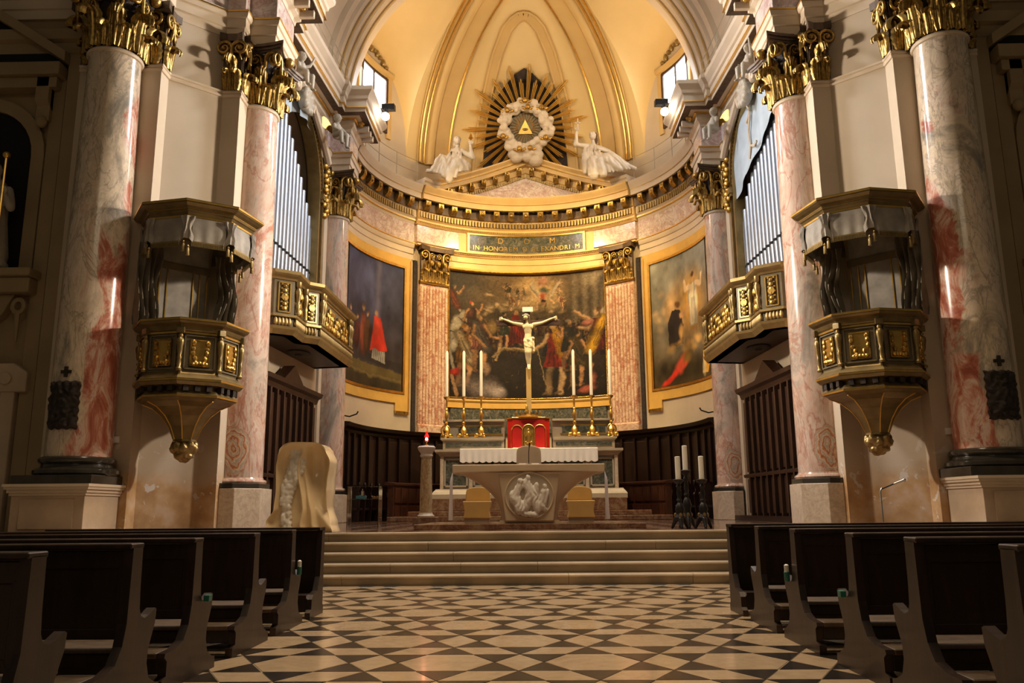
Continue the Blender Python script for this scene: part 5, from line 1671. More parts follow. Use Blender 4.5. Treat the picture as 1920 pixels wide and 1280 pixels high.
# =================================================================== GREAT COLUMNS
def shaft_profile(r, z0, z1, n=14):
    return [(r * (1.0 - 0.14 * (t ** 1.8)), z0 + (z1 - z0) * t) for t in [i / n for i in range(n + 1)]]
CZ = 10.58
for s, nm in SIDES:
    # front columns on tall box pedestals
    c = (s * 8.78, 16.17)
    col = thing('great_column', 'grey and red breccia column nearest the nave on the %s, on a black base' % nm, 'column', (c[0], c[1], PZ), 0, 'great marble columns')
    pd = MB().box(c[0] - 0.68, c[0] + 0.68, 15.26, 16.55, PZ, 1.52).build('pedestal', 'plaster_stained', col, bevel=0.01)
    MB().box(c[0] - 0.50, c[0] + 0.50, 15.235, 15.27, 0.82, 1.36).build('pedestal_panel', 'plaster_stained', pd, bevel=0.008)
    pm = MB()
    for (e, z0, z1) in ((0.03, 1.42, 1.47), (0.06, 1.47, 1.53), (0.10, 1.53, 1.58), (0.12, 1.58, 1.63)):
        pm.box(c[0] - 0.68 - e, c[0] + 0.68 + e, 15.26 - e, 16.55, z0, z1)
    pm.build('pedestal_cornice', 'stone_cream', pd)
    MB().box(c[0] - 0.80, c[0] + 0.72, 15.36, 16.56, 1.63, 1.80).build('plinth', 'black_stone', col, bevel=0.01)
    MB().lathe([(0.74, 1.80), (0.78, 1.84), (0.78, 1.90), (0.72, 1.94), (0.66, 1.96), (0.64, 2.01), (0.67, 2.03), (0.70, 2.07), (0.70, 2.11), (0.66, 2.15), (0.62, 2.16)], 36, (c[0], c[1], 0)).build('base', 'black_stone', col, True)
    MB().lathe(shaft_profile(0.60, 2.14, CZ), 40, (c[0], c[1], 0)).build('shaft', 'breccia_grey_' + nm, col, True)
    MB().lathe([(0.50, CZ - 0.02), (0.55, CZ), (0.57, CZ + 0.04), (0.55, CZ + 0.08), (0.50, CZ + 0.1)], 36, (c[0], c[1], 0)).build('collar', 'stone_cream', col, True)
    round_capital(col, c, 0.54, CZ + 0.08, 1.48)
    # second and third columns, half sunk in the wall piers
    for which, (cx, cy, r, lab) in enumerate(((6.6, 18.8, 0.60, 'pink breccia half column between the %s pulpit and the organ'), (6.42, 26.4, 0.55, 'pink breccia half column between the %s organ and the apse'))):
        c = (s * cx, cy)
        col = thing('great_column', lab % nm, 'column', (c[0], c[1], PZ), 0, 'great marble columns')
        xf = cx + 0.04
        k = r / 0.6
        plan = [(xf, cy - 0.85 * k), (xf - 0.33 * k, cy - 0.85 * k), (xf - 0.76 * k, cy - 0.40 * k), (xf - 0.76 * k, cy + 0.40 * k), (xf - 0.33 * k, cy + 0.85 * k), (xf, cy + 0.85 * k)]
        MB().prism(plan, PZ, 1.60).mx(s).build('pedestal', 'pedestal_marble', col, bevel=0.015)
        MB().prism([(xf if i in (0, 5) else x + 0.05, y if i not in (0, 5) else y) for i, (x, y) in enumerate(plan)], 1.60, 1.71).mx(s).build('plinth', 'black_stone', col, bevel=0.01)
        MB().lathe([(r + 0.07, 1.71), (r + 0.09, 1.75), (r + 0.07, 1.79), (r + 0.02, 1.81), (r + 0.01, 1.84)], 36, (c[0], c[1], 0)).build('base', 'breccia_pink', col, True)
        MB().lathe(shaft_profile(r, 1.83, CZ), 40, (c[0], c[1], 0)).build('shaft', 'breccia_pink_' + nm, col, True)
        MB().lathe([(r * 0.84, CZ - 0.02), (r * 0.92, CZ), (r * 0.95, CZ + 0.04), (r * 0.92, CZ + 0.08), (r * 0.84, CZ + 0.1)], 36, (c[0], c[1], 0)).build('collar', 'stone_cream', col, True)
        round_capital(col, c, r * 0.90, CZ + 0.08, 1.48)
    # capitals of the flat pilasters on the piers
    pier = bpy.data.objects['wall_%s_pier' % nm]
    flat_capital(pier, (s * 8.85, 16.53), 0, 1.78, 0.26, CZ + 0.14, 1.42, None, 5)
    flat_capital(pier, (s * 7.94, 16.74), -s * PI / 2, 0.38, 0.20, CZ + 0.14, 1.42, None, 1)
    flat_capital(pier, (s * 6.85, 17.77), 0, 0.44, 0.24, CZ + 0.14, 1.42, None, 2)
    flat_capital(pier, (s * 6.63, 17.98), -s * PI / 2, 0.40, 0.20, CZ + 0.14, 1.42, None, 1)
    flat_capital(pier, (s * 6.63, 19.72), -s * PI / 2, 0.44, 0.22, CZ + 0.14, 1.42, None, 2)
    rp = bpy.data.objects['wall_%s_rear_pier' % nm]
    flat_capital(rp, (s * 6.51, 25.68), -s * PI / 2, 0.36, 0.2, CZ + 0.14, 1.42, None, 2)
    # bronze relief plaque with a small cross above it, on each front column
    pc = Vector((s * 8.86, 16.17, 3.1))
    def on_col(u, z, d=0.0, s=s):
        a = u / 0.60 + s * 0.10
        rr = 0.60 * (1.0 - 0.14 * (max(0, (z - 2.14) / (CZ - 2.14)) ** 1.8)) + d
        return (s * 8.78 + rr * sin(a), 16.17 - rr * cos(a), z)
    pq = thing('bronze_plaque', 'dark bronze relief plaque hung on the %s front column' % nm, 'plaque', on_col(0, 2.72, 0.03), 0, 'bronze plaques on the front columns')
    def plq(i, j):
        u = -0.29 + 0.58 * i
        z = 2.66 + 0.92 * j
        edge = min(i, 1 - i, j, 1 - j)
        d = 0.02 + (0.05 + 0.05 * abs(mnoise.noise(Vector((u * 7, z * 7, s * 3.0)))) + 0.03 * mnoise.noise(Vector((u * 16, z * 16, s)))) * (1 if edge > 0.01 else 0)
        return on_col(u + 0.012 * sin(z * 40), z + 0.012 * sin(u * 40), d)
    MB().grid(plq, 22, 30).build('relief', 'bronze_dark', pq, True, recalc=False)
    cr = MB()
    for (u0, u1, z0, z1) in ((-0.03, 0.03, 3.66, 3.86), (-0.10, 0.10, 3.73, 3.79)):
        vs = [on_col(u, z, d) for d in (0.0, 0.04) for (u, z) in ((u0, z0), (u1, z0), (u1, z1), (u0, z1))]
        cr.add(vs, [(0, 1, 2, 3), (4, 5, 6, 7), (0, 1, 5, 4), (1, 2, 6, 5), (2, 3, 7, 6), (3, 0, 4, 7)])
    tag(cr.build('bronze_cross', 'bronze_dark', None), 'small dark cross above the bronze plaque on the %s front column' % nm, 'cross', 'crosses above the plaques')
    sw_ = MB().box(s * 8.23 - 0.05, s * 8.23 + 0.05, 16.50, 16.55, 2.47, 2.60).build('light_switch', 'plastic_white', None, bevel=0.008)
    tag(sw_, 'small white switch plate on the %s pier beside the pulpit' % nm, 'switch', 'switch plates')

# =================================================================== PULPITS
A0 = rad(-79)
def pulpit(s, nm):
    C0 = Vector((s * 6.97, 16.78, 0))
    t = thing('pulpit', 'gilt octagonal pulpit with draped canopy hung on the %s chamfered pier' % nm, 'pulpit', (C0.x, C0.y, 2.1), 0, 'gilt pulpits')
    sg = -s            # +1 on the left: local dx runs towards the church axis
    def put_(mb):      # local (dx, dy, z) to world
        mb.v = [(C0.x + sg * p[0], C0.y + p[1], p[2]) for p in mb.v]
        return mb
    def oct_(prof, cap=True):
        return MB().lathe(prof, 8, (0, 0, 0), A0, A0 + 2 * PI, cap)
    # cup and carved knob
    cup = [(0.20, 2.46), (0.24, 2.50), (0.22, 2.54), (0.25, 2.62), (0.33, 2.80), (0.47, 3.0), (0.66, 3.16), (0.86, 3.24), (0.90, 3.27), (0.96, 3.30), (0.98, 3.36), (0.93, 3.42), (0.90, 3.44)]
    put_(oct_(cup)).build('cup', 'olive_gilt', t)
    for k in range(8):
        a = A0 + k * PI / 4
        put_(MB().tube([(r * 1.01 * cos(a), r * 1.01 * sin(a), z) for r, z in cup[2:8]], 0.012, 5)).build('gilt_rib', 'gold', t)
    kb = MB().ell((0, 0, 2.36), (0.24, 0.24, 0.16), 12).ell((0, 0.03, 2.22), (0.16, 0.16, 0.14), 10)
    for k in range(10):
        a = 2 * PI * k / 10
        kb.ell((0.20 * cos(a), 0.20 * sin(a), 2.36 + 0.05 * (k % 2)), (0.09, 0.09, 0.11), 6).ell((0.14 * cos(a + 0.3), 0.14 * sin(a + 0.3), 2.22), 0.07, 6)
    put_(kb)
    sculpt(kb, 'carved_knob', 'gilt_dull', t, 0.02, 1, lambda p, n: 0.02 * mnoise.noise(p * 16))
    # parapet
    put_(oct_([(0.86, 3.40), (0.86, 3.52), (1.02, 3.54), (1.08, 3.60), (1.08, 3.66), (1.02, 3.72), (0.98, 3.76), (0.96, 3.80)])).build('lower_cornice', 'olive_gilt', t)
    for k in range(8):
        a = A0 + PI / 8 + k * PI / 4
        if 95 < math.degrees(a) % 360 < 190:
            continue
        for q in (-0.22, 0.0, 0.22):
            m_ = MB().box(0.80, 0.93, q - 0.05, q + 0.05, 3.42, 3.53).xf(Matrix.Rotation(a, 4, 'Z'))
            put_(m_).build('bracket_block', 'bronze_dark', t)
    par = put_(oct_([(0.96, 3.78), (0.96, 4.60)])).build('parapet', 'olive_paint', t)
    put_(oct_([(0.98, 4.58), (1.02, 4.62), (1.04, 4.70), (1.12, 4.74), (1.15, 4.78), (1.15, 4.84), (1.05, 4.86), (0.9, 4.86)])).build('handrail', 'olive_gilt', t)
    ap = 0.96 * cos(PI / 8)
    for k in range(8):
        a = A0 + PI / 8 + k * PI / 4
        if 90 < math.degrees(a) % 360 < 195:
            continue
        Rm = Matrix.Rotation(a, 4, 'Z')
        put_(MB().box(ap - 0.01, ap + 0.035, -0.30, 0.30, 3.84, 3.87).box(ap - 0.01, ap + 0.035, -0.30, 0.30, 4.50, 4.53).box(ap - 0.01, ap + 0.035, -0.30, -0.27, 3.84, 4.53).box(ap - 0.01, ap + 0.035, 0.27, 0.30, 3.84, 4.53).xf(Rm)).build('panel_frame', 'olive_paint', par)
        rel = put_(MB().box(ap, ap + 0.03, -0.19, 0.19, 3.90, 4.44).xf(Rm)).build('relief_panel', 'gold', par)
        fg = MB()
        rr = random.Random(k * 7 + (0 if s < 0 else 50))
        for side in (-1, 1):
            for j in range(5):
                z_ = 3.96 + j * 0.10 + rr.uniform(-0.02, 0.02)
                y_ = side * (0.155 - 0.03 * rr.random() - (0.05 if j < 2 else 0))
                fg.ell((ap + 0.045, y_, z_), (0.035, 0.035 + 0.02 * rr.random(), 0.045 + 0.03 * rr.random()), 7)
        for j in range(5):
            fg.ell((ap + 0.05, -0.12 + 0.06 * j, 3.945 + 0.03 * rr.random()), (0.04, 0.045, 0.04), 7)
        for y0 in (-0.19, 0.17):
            fg.box(ap + 0.0, ap + 0.05, y0, y0 + 0.02, 3.90, 4.44)
        for z0 in (3.90, 4.42):
            fg.box(ap + 0.0, ap + 0.05, -0.19, 0.19, z0, z0 + 0.02)
        put_(fg.xf(Rm)).build('relief_figures', 'gold_leaf', par, True)['kind'] = 'stuff'
        put_(MB().box(ap, ap + 0.05, -0.30, 0.30, 4.545, 4.585).xf(Rm)).build('gilt_band', 'gold', par)
    for k in range(8):
        a = A0 + k * PI / 4
        if 100 < math.degrees(a) % 360 < 190:
            continue
        prof = [(0.05, 3.80), (0.06, 3.84), (0.035, 3.88), (0.045, 3.95), (0.035, 4.02), (0.05, 4.06), (0.035, 4.10), (0.055, 4.2), (0.06, 4.28), (0.075, 4.36), (0.07, 4.42), (0.04, 4.46), (0.05, 4.50), (0.03, 4.54)]
        mb = MB().lathe(prof, 10, (1.0 * cos(a), 1.0 * sin(a), 0))
        put_(mb).build('baluster', 'gilt_dull', t, True)
        mb = MB().box(0.93, 1.06, -0.075, 0.075, 4.54, 4.66).xf(Matrix.Rotation(a, 4, 'Z'))
        put_(mb).build('baluster_cap', 'olive_gilt', t, bevel=0.01)
    # canopy
    put_(oct_([(0.9, 6.93), (1.10, 6.94), (1.13, 7.0), (1.16, 7.02), (1.17, 7.06), (1.25, 7.10), (1.31, 7.15), (1.32, 7.22), (1.2, 7.25), (0.4, 7.34)])).build('canopy', 'olive_gilt', t)
    put_(oct_([(1.04, 6.48), (1.05, 6.95)], False)).build('canopy_drum', 'cloth_drape', t)
    put_(oct_([(1.06, 6.90), (1.125, 6.90), (1.125, 6.94), (1.06, 6.94)])).build('gilt_line', 'gold', t)
    for rr_, zz_ in ((1.325, 7.185), (1.175, 7.075)):
        put_(oct_([(rr_ - 0.05, zz_ - 0.018), (rr_ + 0.006, zz_ - 0.018), (rr_ + 0.006, zz_ + 0.018), (rr_ - 0.05, zz_ + 0.018)])).build('gilt_line', 'gold', t)
    for rr_, zz_ in ((1.155, 4.81), (1.085, 3.63), (0.985, 3.33)):
        put_(oct_([(rr_ - 0.05, zz_ - 0.018), (rr_ + 0.006, zz_ - 0.018), (rr_ + 0.006, zz_ + 0.018), (rr_ - 0.05, zz_ + 0.018)])).build('gilt_line', 'gold', t)
    apc = 1.08 * cos(PI / 8)
    for k in range(8):
        a = A0 + PI / 8 + k * PI / 4
        if 80 < math.degrees(a) % 360 < 205:
            continue
        Rm = Matrix.Rotation(a, 4, 'Z')
        def cloth(i, j):
            y_ = -0.33 + 0.66 * i
            z_ = 6.91 - 0.53 * j - 0.015 * abs(sin(i * PI * 5))* j
            return (apc + 0.03 + 0.02 * j + 0.012 * sin(i * 17) * j, y_, z_)
        vb = MB().grid(cloth, 20, 6)
        vl = put_(vb.xf(Rm)).build('valance', 'cloth_grey', t, True, recalc=False)
        fgm = MB()
        for i in range(26):
            y_ = -0.325 + 0.65 * i / 25
            fgm.box(apc + 0.04, apc + 0.065, y_ - 0.007, y_ + 0.007, 6.29, 6.385)
        fgm.box(apc + 0.038, apc + 0.062, -0.33, 0.33, 6.37, 6.40)
        put_(fgm.xf(Rm)).build('fringe', 'gilt_dull', vl)['kind'] = 'stuff'
        b2 = A0 + k * PI / 4
        def swag(i, j):
            w_ = 0.15 * (1 - 0.5 * sin(PI * min(1.0, j * 1.25)) ** 2)
            y_ = -w_ + 2 * w_ * i
            z_ = 6.91 - 0.46 * j - 0.14 * (abs(i - 0.5) * 2) ** 2 * j
            return (1.09 + 0.06 * sin(PI * i) + 0.03 * sin(i * 15 + j * 3), y_, z_)
        sb_ = MB().grid(swag, 14, 10)
        swg = put_(sb_.xf(Matrix.Rotation(b2, 4, 'Z'))).build('swag', 'cloth_grey', t, True, recalc=False)
        for yy, zz in ((-0.05, 6.34), (0.04, 6.25)):
            ts = MB().lathe([(0.035, zz - 0.16), (0.032, zz - 0.02), (0.018, zz), (0.028, zz + 0.03), (0.012, zz + 0.06)], 8, (1.12, yy, 0))
            put_(ts.xf(Matrix.Rotation(b2, 4, 'Z'))).build('tassel', 'gilt_dull', swg, True)
    # back board on the wall: dx,dy towards (1,-1)/sqrt2 is out of the wall
    Bm = Matrix.Translation((-0.50, 0.50, 0)) @ Matrix.Rotation(rad(45), 4, 'Z')     # local x along wall, -y out of the wall
    bb = put_(MB().box(-0.52, 0.52, -0.10, 0.10, 4.7, 6.9).xf(Bm)).build('back_board', 'cloth_grey', t)
    for x0 in (-0.52, -0.36, 0.20, 0.34, 0.50):
        put_(MB().box(x0 - 0.012, x0 + 0.012, -0.12, -0.09, 4.8, 6.2).xf(Bm)).build('gilt_line', 'gold', bb)
    put_(MB().box(-0.56, 0.56, -0.14, 0.0, 6.2, 6.34).xf(Bm)).build('board_head', 'olive_paint', bb)
    # draped curtains either side of the board
    for k in (-1, 1):
        def cur(i, j, k=k):
            z_ = 6.6 - 1.74 * j
            tie = math.exp(-((j - 0.5) / 0.25) ** 2)
            xo = 1.06 + 0.04 * tie
            xi_ = 0.54 + 0.14 * tie + 0.10 * max(0, j - 0.6)
            fold_ = (0.05 + 0.03 * j) * sin(i * 27 + 5 * j + k) + 0.05 * sin(i * 9 + j * 9) + 0.10 * max(0, j - 0.6)
            return (k * (xi_ + (xo - xi_) * i), -0.30 - fold_ - 0.10 * tie, z_)
        put_(MB().grid(cur, 26, 20).xf(Bm)).build('curtain', 'cloth_drape', t, True, recalc=False)
    return t
for s, nm in SIDES:
    pulpit(s, nm)

# =================================================================== ORGANS, THEIR BALCONIES AND THE DOORS BELOW
BPATH = [(6.90, 19.98), (6.30, 19.98), (5.88, 20.30), (5.88, 21.2), (5.56, 21.5), (5.48, 25.1), (6.56, 25.3)]
def organ(s, nm):
    og = thing('pipe_organ', 'pipe organ with tin pipes in an arched gilt case in the %s choir wall' % nm, 'organ', (s * 7.0, OYC, OBOT), 0, 'choir organs')
    n = 16
    for i in range(n):
        y = 20.55 + 4.45 * i / (n - 1)
        f = abs(y - 21.9) / 3.1
        top = 12.75 - 2.9 * min(1, f) ** 1.15
        x = s * (wallx(y) + 0.22)
        r = 0.128
        pp_ = MB().lathe([(0.04, 6.25), (r * 0.98, 8.36), (r, 8.40), (r, top), (r * 0.9, top)], 12, (x, y, 0)).build('pipe', 'tin_pipe', og, True)
        MB().lathe([(r * 1.03, 8.36), (r * 1.03, 8.44)], 8, (x, y, 0), (PI if s > 0 else 0) - 1.1, (PI if s > 0 else 0) + 1.1, False).build('mouth', 'void_black', pp_, True)
    # arched case
    def ring(R0, R1, d0, d1, z0=OBOT):
        pts_i = [(OYC - R0, z0), (OYC - R0, OSP)] + [(OYC - R0 * cos(PI * i / 32), OSP + R0 * sin(PI * i / 32)) for i in range(1, 32)] + [(OYC + R0, OSP), (OYC + R0, z0)]
        pts_o = [(OYC - R1, z0), (OYC - R1, OSP)] + [(OYC - R1 * cos(PI * i / 32), OSP + R1 * sin(PI * i / 32)) for i in range(1, 32)] + [(OYC + R1, OSP), (OYC + R1, z0)]
        k = len(pts_i)
        vs = []
        for (y, z) in pts_i: vs.append((wallx(y) - d1, y, z))
        for (y, z) in pts_o: vs.append((wallx(y) - d1, y, z))
        for (y, z) in pts_i: vs.append((wallx(y) - d0, y, z))
        for (y, z) in pts_o: vs.append((wallx(y) - d0, y, z))
        fs = []
        for i in range(k - 1):
            fs += [(i, i + 1, k + i + 1, k + i), (i, 2 * k + i, 2 * k + i + 1, i + 1), (k + i, k + i + 1, 3 * k + i + 1, 3 * k + i)]
        return MB().add(vs, fs).mx(s)
    ring(2.22, 2.52, -0.35, 0.05).build('case_arch', 'bronze_brown', og)
    ring(2.20, 2.28, -0.3, 0.09).build('gilt_arch', 'gilt_dull', og)
    ring(2.44, 2.52, -0.05, 0.12).build('gilt_arch', 'gilt_dull', og)
    bd_ = MB()
    for i in range(60):
        a = PI * i / 59
        y, z = OYC - 2.36 * cos(a), OSP + 2.36 * sin(a)
        bd_.ell((wallx(y) - 0.06, y, z), 0.045, 5)
    bd_.mx(s).build('bead_course', 'gold_leaf', og)['kind'] = 'stuff'
    for y0 in (OYC - 2.62, OYC + 2.30):
        xw = wallx(y0)
        MB().box(xw - 0.16, xw + 0.1, y0, y0 + 0.32, OSP - 0.30, OSP - 0.2).box(xw - 0.2, xw + 0.1, y0 - 0.03, y0 + 0.35, OSP - 0.2, OSP - 0.02).mx(s).build('impost', 'gilt_dull', og, bevel=0.01)
    # raking scrolls and cartouche over the arch
    for d in (-1, 1):
        pts = []
        for i in range(12):
            t_ = i / 11
            y = OYC + d * (2.55 - 1.75 * t_)
            z = 12.15 + 1.15 * t_ ** 0.8
            pts.append((wallx(y) - 0.22, y, z))
        for i in range(10):
            a = -PI / 2 + i * 0.55
            rr_ = 0.26 * (1 - i / 13)
            pts.append((wallx(OYC) - 0.24, OYC + d * (0.80 - 0.28 * 0 - rr_ * cos(a) * 1.0), 13.06 + 0.26 + rr_ * sin(a)))
        MB().tube(pts, [0.12] * 12 + [0.10 - 0.006 * i for i in range(10)], 8).mx(s).build('scroll', 'stone_cream', og, True)
    ct = MB()
    xw = wallx(OYC)
    ct.ell((xw - 0.25, OYC, 13.05), (0.18, 0.45, 0.36), 12)
    for i in range(8):
        a = 2 * PI * i / 8
        ct.ell((xw - 0.34, OYC + 0.36 * cos(a), 13.05 + 0.30 * sin(a)), 0.13, 8)
    ct.mx(s)
    sculpt(ct, 'cartouche', 'putto_grey', og, 0.03, 2)
    # gilt garlands beside the arch
    rg = random.Random(3)
    for yy, z0, z1 in ((20.12, 10.2, 12.6), (25.28, 10.4, 12.4)):
        for i in range(13):
            z = z0 + (z1 - z0) * i / 12
            xw = wallx(yy)
            MB().ell((xw - 0.14 - 0.05 * (i % 2), yy + 0.06 * sin(i * 2.3), z), (0.10, 0.11 + 0.03 * rg.random(), 0.12), 8).ell((xw - 0.22, yy + 0.08 * cos(i * 2.3), z + 0.06), 0.05, 6).mx(s).build('garland_fruit', 'gold_leaf', og, True)
    # curtain behind the arch
    if s > 0:
        def drop(i, j):
            y = 20.45 + 4.5 * i
            zt = OSP + math.sqrt(max(0.01, 2.3 ** 2 - (y - OYC) ** 2))
            zb = 11.75 - 1.15 * max(0.0, min(1, (y - 21.4) / 3.4))
            zb = min(zb, zt - 0.02)
            return (wallx(y) - 0.02 + 0.02 * sin(y * 7) + 0.04 * sin(y * 3 + j * 3), y, zt + (zb - zt) * j)
        cu = tag(MB().grid(drop, 60, 24).build('organ_curtain', 'cloth_blue', None, True, recalc=False), 'pale blue painted curtain hanging over the right organ pipes', 'curtain', 'organ curtains')
        for pts in ([(22.95, 13.05), (23.05, 12.55), (23.25, 12.1), (23.15, 11.6), (23.3, 11.25)], [(23.25, 12.95), (23.0, 12.62), (23.35, 12.42)], [(23.15, 11.6), (22.8, 11.45), (22.6, 11.5)]):
            MB().tube([(wallx(y) - 0.075, y, z) for y, z in pts], 0.035, 5).build('painted_branch', 'stone_cream', cu)
    else:
        def drop(i, j):
            y = 21.6 + 2.6 * i
            zt = OSP + math.sqrt(max(0.01, 2.3 ** 2 - (y - OYC) ** 2))
            zb = zt - 0.12 - 0.95 * max(0, 1 - i * 1.05)
            return (-(wallx(y) - 0.0 + 0.05 * sin(y * 9)), y, zt + (zb - zt) * j)
        tag(MB().grid(drop, 30, 10).build('organ_curtain', 'cloth_blue', None, True, recalc=False), 'drawn corner of blue curtain inside the left organ arch', 'curtain', 'organ curtains')
    # ---- balcony
    bl = thing('organ_balcony', 'gilt carved balcony with reliefs in front of the %s organ' % nm, 'balcony', (s * 6.3, 22.6, 5.4), 0, 'organ balconies')
    MB().prism(BPATH + [(7.0, 25.3), (7.0, 19.98)], 5.42, 5.50).mx(s).build('soffit', 'wood_walnut', bl)
    MB().ell((6.35, 22.6, 5.40), (0.32, 0.5, 0.05), 12).ell((6.35, 22.6, 5.36), (0.12, 0.18, 0.06), 10).mx(s).build('soffit_rosette', 'bronze_dark', bl, True)
    MB().mould(BPATH, [(-0.25, 5.42), (0.0, 5.42), (0.03, 5.47), (0.08, 5.55), (0.10, 5.62)], side=-1).mould(BPATH, [(0.06, 5.84), (0.10, 5.86), (0.10, 5.92), (-0.1, 5.94)], side=-1).mx(s).build('base_moulding', 'gilt_dull', bl)
    MB().mould(BPATH, [(0.0, 5.55), (0.0, 6.9)], side=-1).mould(BPATH, [(-0.1, 5.55), (-0.1, 6.9)], side=-1).mx(s).build('parapet', 'olive_paint', bl)
    MB().mould(BPATH, [(-0.22, 6.82), (0.03, 6.82), (0.05, 6.87), (0.12, 6.92), (0.16, 6.96), (0.17, 7.04), (-0.22, 7.06), (-0.22, 6.82)], side=-1).mx(s).build('handrail', 'gilt_dull', bl)
    ga = MB()
    for (p, q) in zip(BPATH[:-1], BPATH[1:]):
        ln = math.hypot(q[0] - p[0], q[1] - p[1])
        dx, dy = (q[0] - p[0]) / ln, (q[1] - p[1]) / ln
        nx, ny = -dy, dx
        for i in range(int(ln / 0.09)):
            t_ = (i + 0.5) * 0.09
            ga.ell((p[0] + dx * t_ + nx * 0.05, p[1] + dy * t_ + ny * 0.05, 5.73), (0.055, 0.055, 0.12), 6)
    ga.mx(s).build('gadroons', 'gilt_dull', bl, True)['kind'] = 'stuff'
    def facepanel(p, q, u0, u1, z0, z1, big=False, seed=0):
        ln = math.hypot(q[0] - p[0], q[1] - p[1])
        ang = math.atan2(q[1] - p[1], q[0] - p[0])
        M_ = Matrix.Translation((p[0], p[1], 0)) @ Matrix.Rotation(ang, 4, 'Z')     # local x along, +y into the room
        fr_ = MB().box(u0, u1, 0.0, 0.03, z0, z0 + 0.03).box(u0, u1, 0.0, 0.03, z1 - 0.03, z1).box(u0, u0 + 0.03, 0.0, 0.03, z0, z1).box(u1 - 0.03, u1, 0.0, 0.03, z0, z1)
        f_ = fr_.xf(M_).mx(s).build('panel_frame', 'gold', bl)
        o_ = MB()
        rr = random.Random(seed)
        um = (u0 + u1) / 2
        if big:
            k = int((u1 - u0) / 0.16)
            for i in range(k):
                for j in range(4):
                    if rr.random() < 0.78 - 0.12 * j:
                        o_.ell((u0 + 0.1 + (u1 - u0 - 0.2) * (i + rr.random() * 0.6) / k, 0.05, z0 + 0.1 + 0.14 * j), (0.06 + 0.03 * rr.random(), 0.06, 0.09 + 0.04 * rr.random()), 7)
        else:
            zz = z0 + 0.1
            while zz < z1 - 0.08:
                o_.ell((um, 0.03, zz), (0.045 + 0.04 * abs(sin(zz * 9)), 0.04, 0.05), 7)
                for d in (-1, 1):
                    o_.ell((um + d * 0.07, 0.02, zz + 0.05), (0.04, 0.025, 0.03), 6)
                zz += 0.115
            o_.lathe([(0.09, 0), (0.09, 0.04)], 12)
            o_.v[-24:] = [(um + x_, 0.02 + z_, (z0 + z1) / 2 + y_) for x_, y_, z_ in o_.v[-24:]]
        o_.xf(M_).mx(s).build('relief_figures' if big else 'carved_ornament', 'gold_leaf', f_, True)['kind'] = 'stuff'
    facepanel(BPATH[1], BPATH[2], 0.10, 0.43, 5.98, 6.76)
    facepanel(BPATH[0], BPATH[1], 0.12, 0.50, 5.98, 6.76)
    facepanel(BPATH[2], BPATH[3], 0.22, 0.66, 5.98, 6.76, True, 4)
    facepanel(BPATH[3], BPATH[4], 0.06, 0.37, 5.98, 6.76)
    facepanel(BPATH[4], BPATH[5], 0.45, 3.05, 5.98, 6.76, True, 9)
    for (p, q, us) in ((2, 3, (0.10, 0.80)), (4, 5, (0.10, 0.28, 3.2, 3.42))):
        P_, Q_ = BPATH[p], BPATH[q]
        ln = math.hypot(Q_[0] - P_[0], Q_[1] - P_[1])
        dx, dy = (Q_[0] - P_[0]) / ln, (Q_[1] - P_[1]) / ln
        for u_ in us:
            x_, y_ = P_[0] + dx * u_ - dy * 0.07, P_[1] + dy * u_ + dx * 0.07
            MB().lathe([(0.06, 5.94), (0.07, 5.98), (0.04, 6.02), (0.05, 6.12), (0.06, 6.2), (0.04, 6.26), (0.06, 6.36), (0.085, 6.48), (0.09, 6.56), (0.06, 6.62), (0.05, 6.66), (0.08, 6.70), (0.08, 6.82)], 12, (x_, y_, 0)).mx(s).build('baluster', 'gilt_dull', bl, True)
    # ---- panelled wooden doorway under the balcony
    dr = thing('choir_doorway', 'dark walnut panelled doorway with pediment under the %s organ balcony' % nm, 'doorway', (s * 6.8, 22.4, PZ), 0, 'panelled doorways')
    y0, y1 = 20.2, 24.5
    def wpt(y, d): return wallx(y) - d
    MB().prism([(wpt(y0, 0.30), y0), (wpt(y1, 0.30), y1), (wpt(y1, -0.05), y1), (wpt(y0, -0.05), y0)], PZ, 4.3).mx(s).build('case', 'wood_walnut', dr)
    np_ = 9
    for i in range(np_):
        ya = y0 + (y1 - y0) * i / np_
        yb = ya + (y1 - y0) / np_
        for (z0, z1) in ((0.95, 1.9), (2.1, 4.1)):
            MB().prism([(wpt(ya + 0.1, 0.36), ya + 0.1), (wpt(yb - 0.06, 0.36), yb - 0.06), (wpt(yb - 0.06, 0.29), yb - 0.06), (wpt(ya + 0.1, 0.29), ya + 0.1)], z0, z1).mx(s).build('panel', 'wood_walnut', dr, bevel=0.012)
        MB().prism([(wpt(ya, 0.44), ya - 0.03), (wpt(ya + 0.08, 0.44), ya + 0.06), (wpt(ya + 0.08, 0.29), ya + 0.06), (wpt(ya, 0.29), ya - 0.03)], 0.85, 4.2).mx(s).build('stile', 'wood_walnut', dr, bevel=0.008)
    MB().mould([(wpt(y0, 0.30), y0 - 0.05), (wpt(y1, 0.30), y1 + 0.05)], [(0, 4.2), (0.08, 4.22), (0.12, 4.34), (0.22, 4.40), (0.26, 4.50), (-0.2, 4.54)], side=-1).mould([(wpt(y0, 0.30), y0), (wpt(y1, 0.30), y1)], [(0, 1.92), (0.14, 1.94), (0.16, 2.02), (0, 2.06)], side=-1).mx(s).build('cornice', 'wood_walnut', dr)
    MB().prism([(wpt(21.6, 0.45), 21.6), (wpt(23.2, 0.45), 23.2), (wpt(23.2, 0.1), 23.2), (wpt(21.6, 0.1), 21.6)], 4.5, 4.56).mx(s).build('pediment_shelf', 'wood_walnut', dr)
    g = MB()
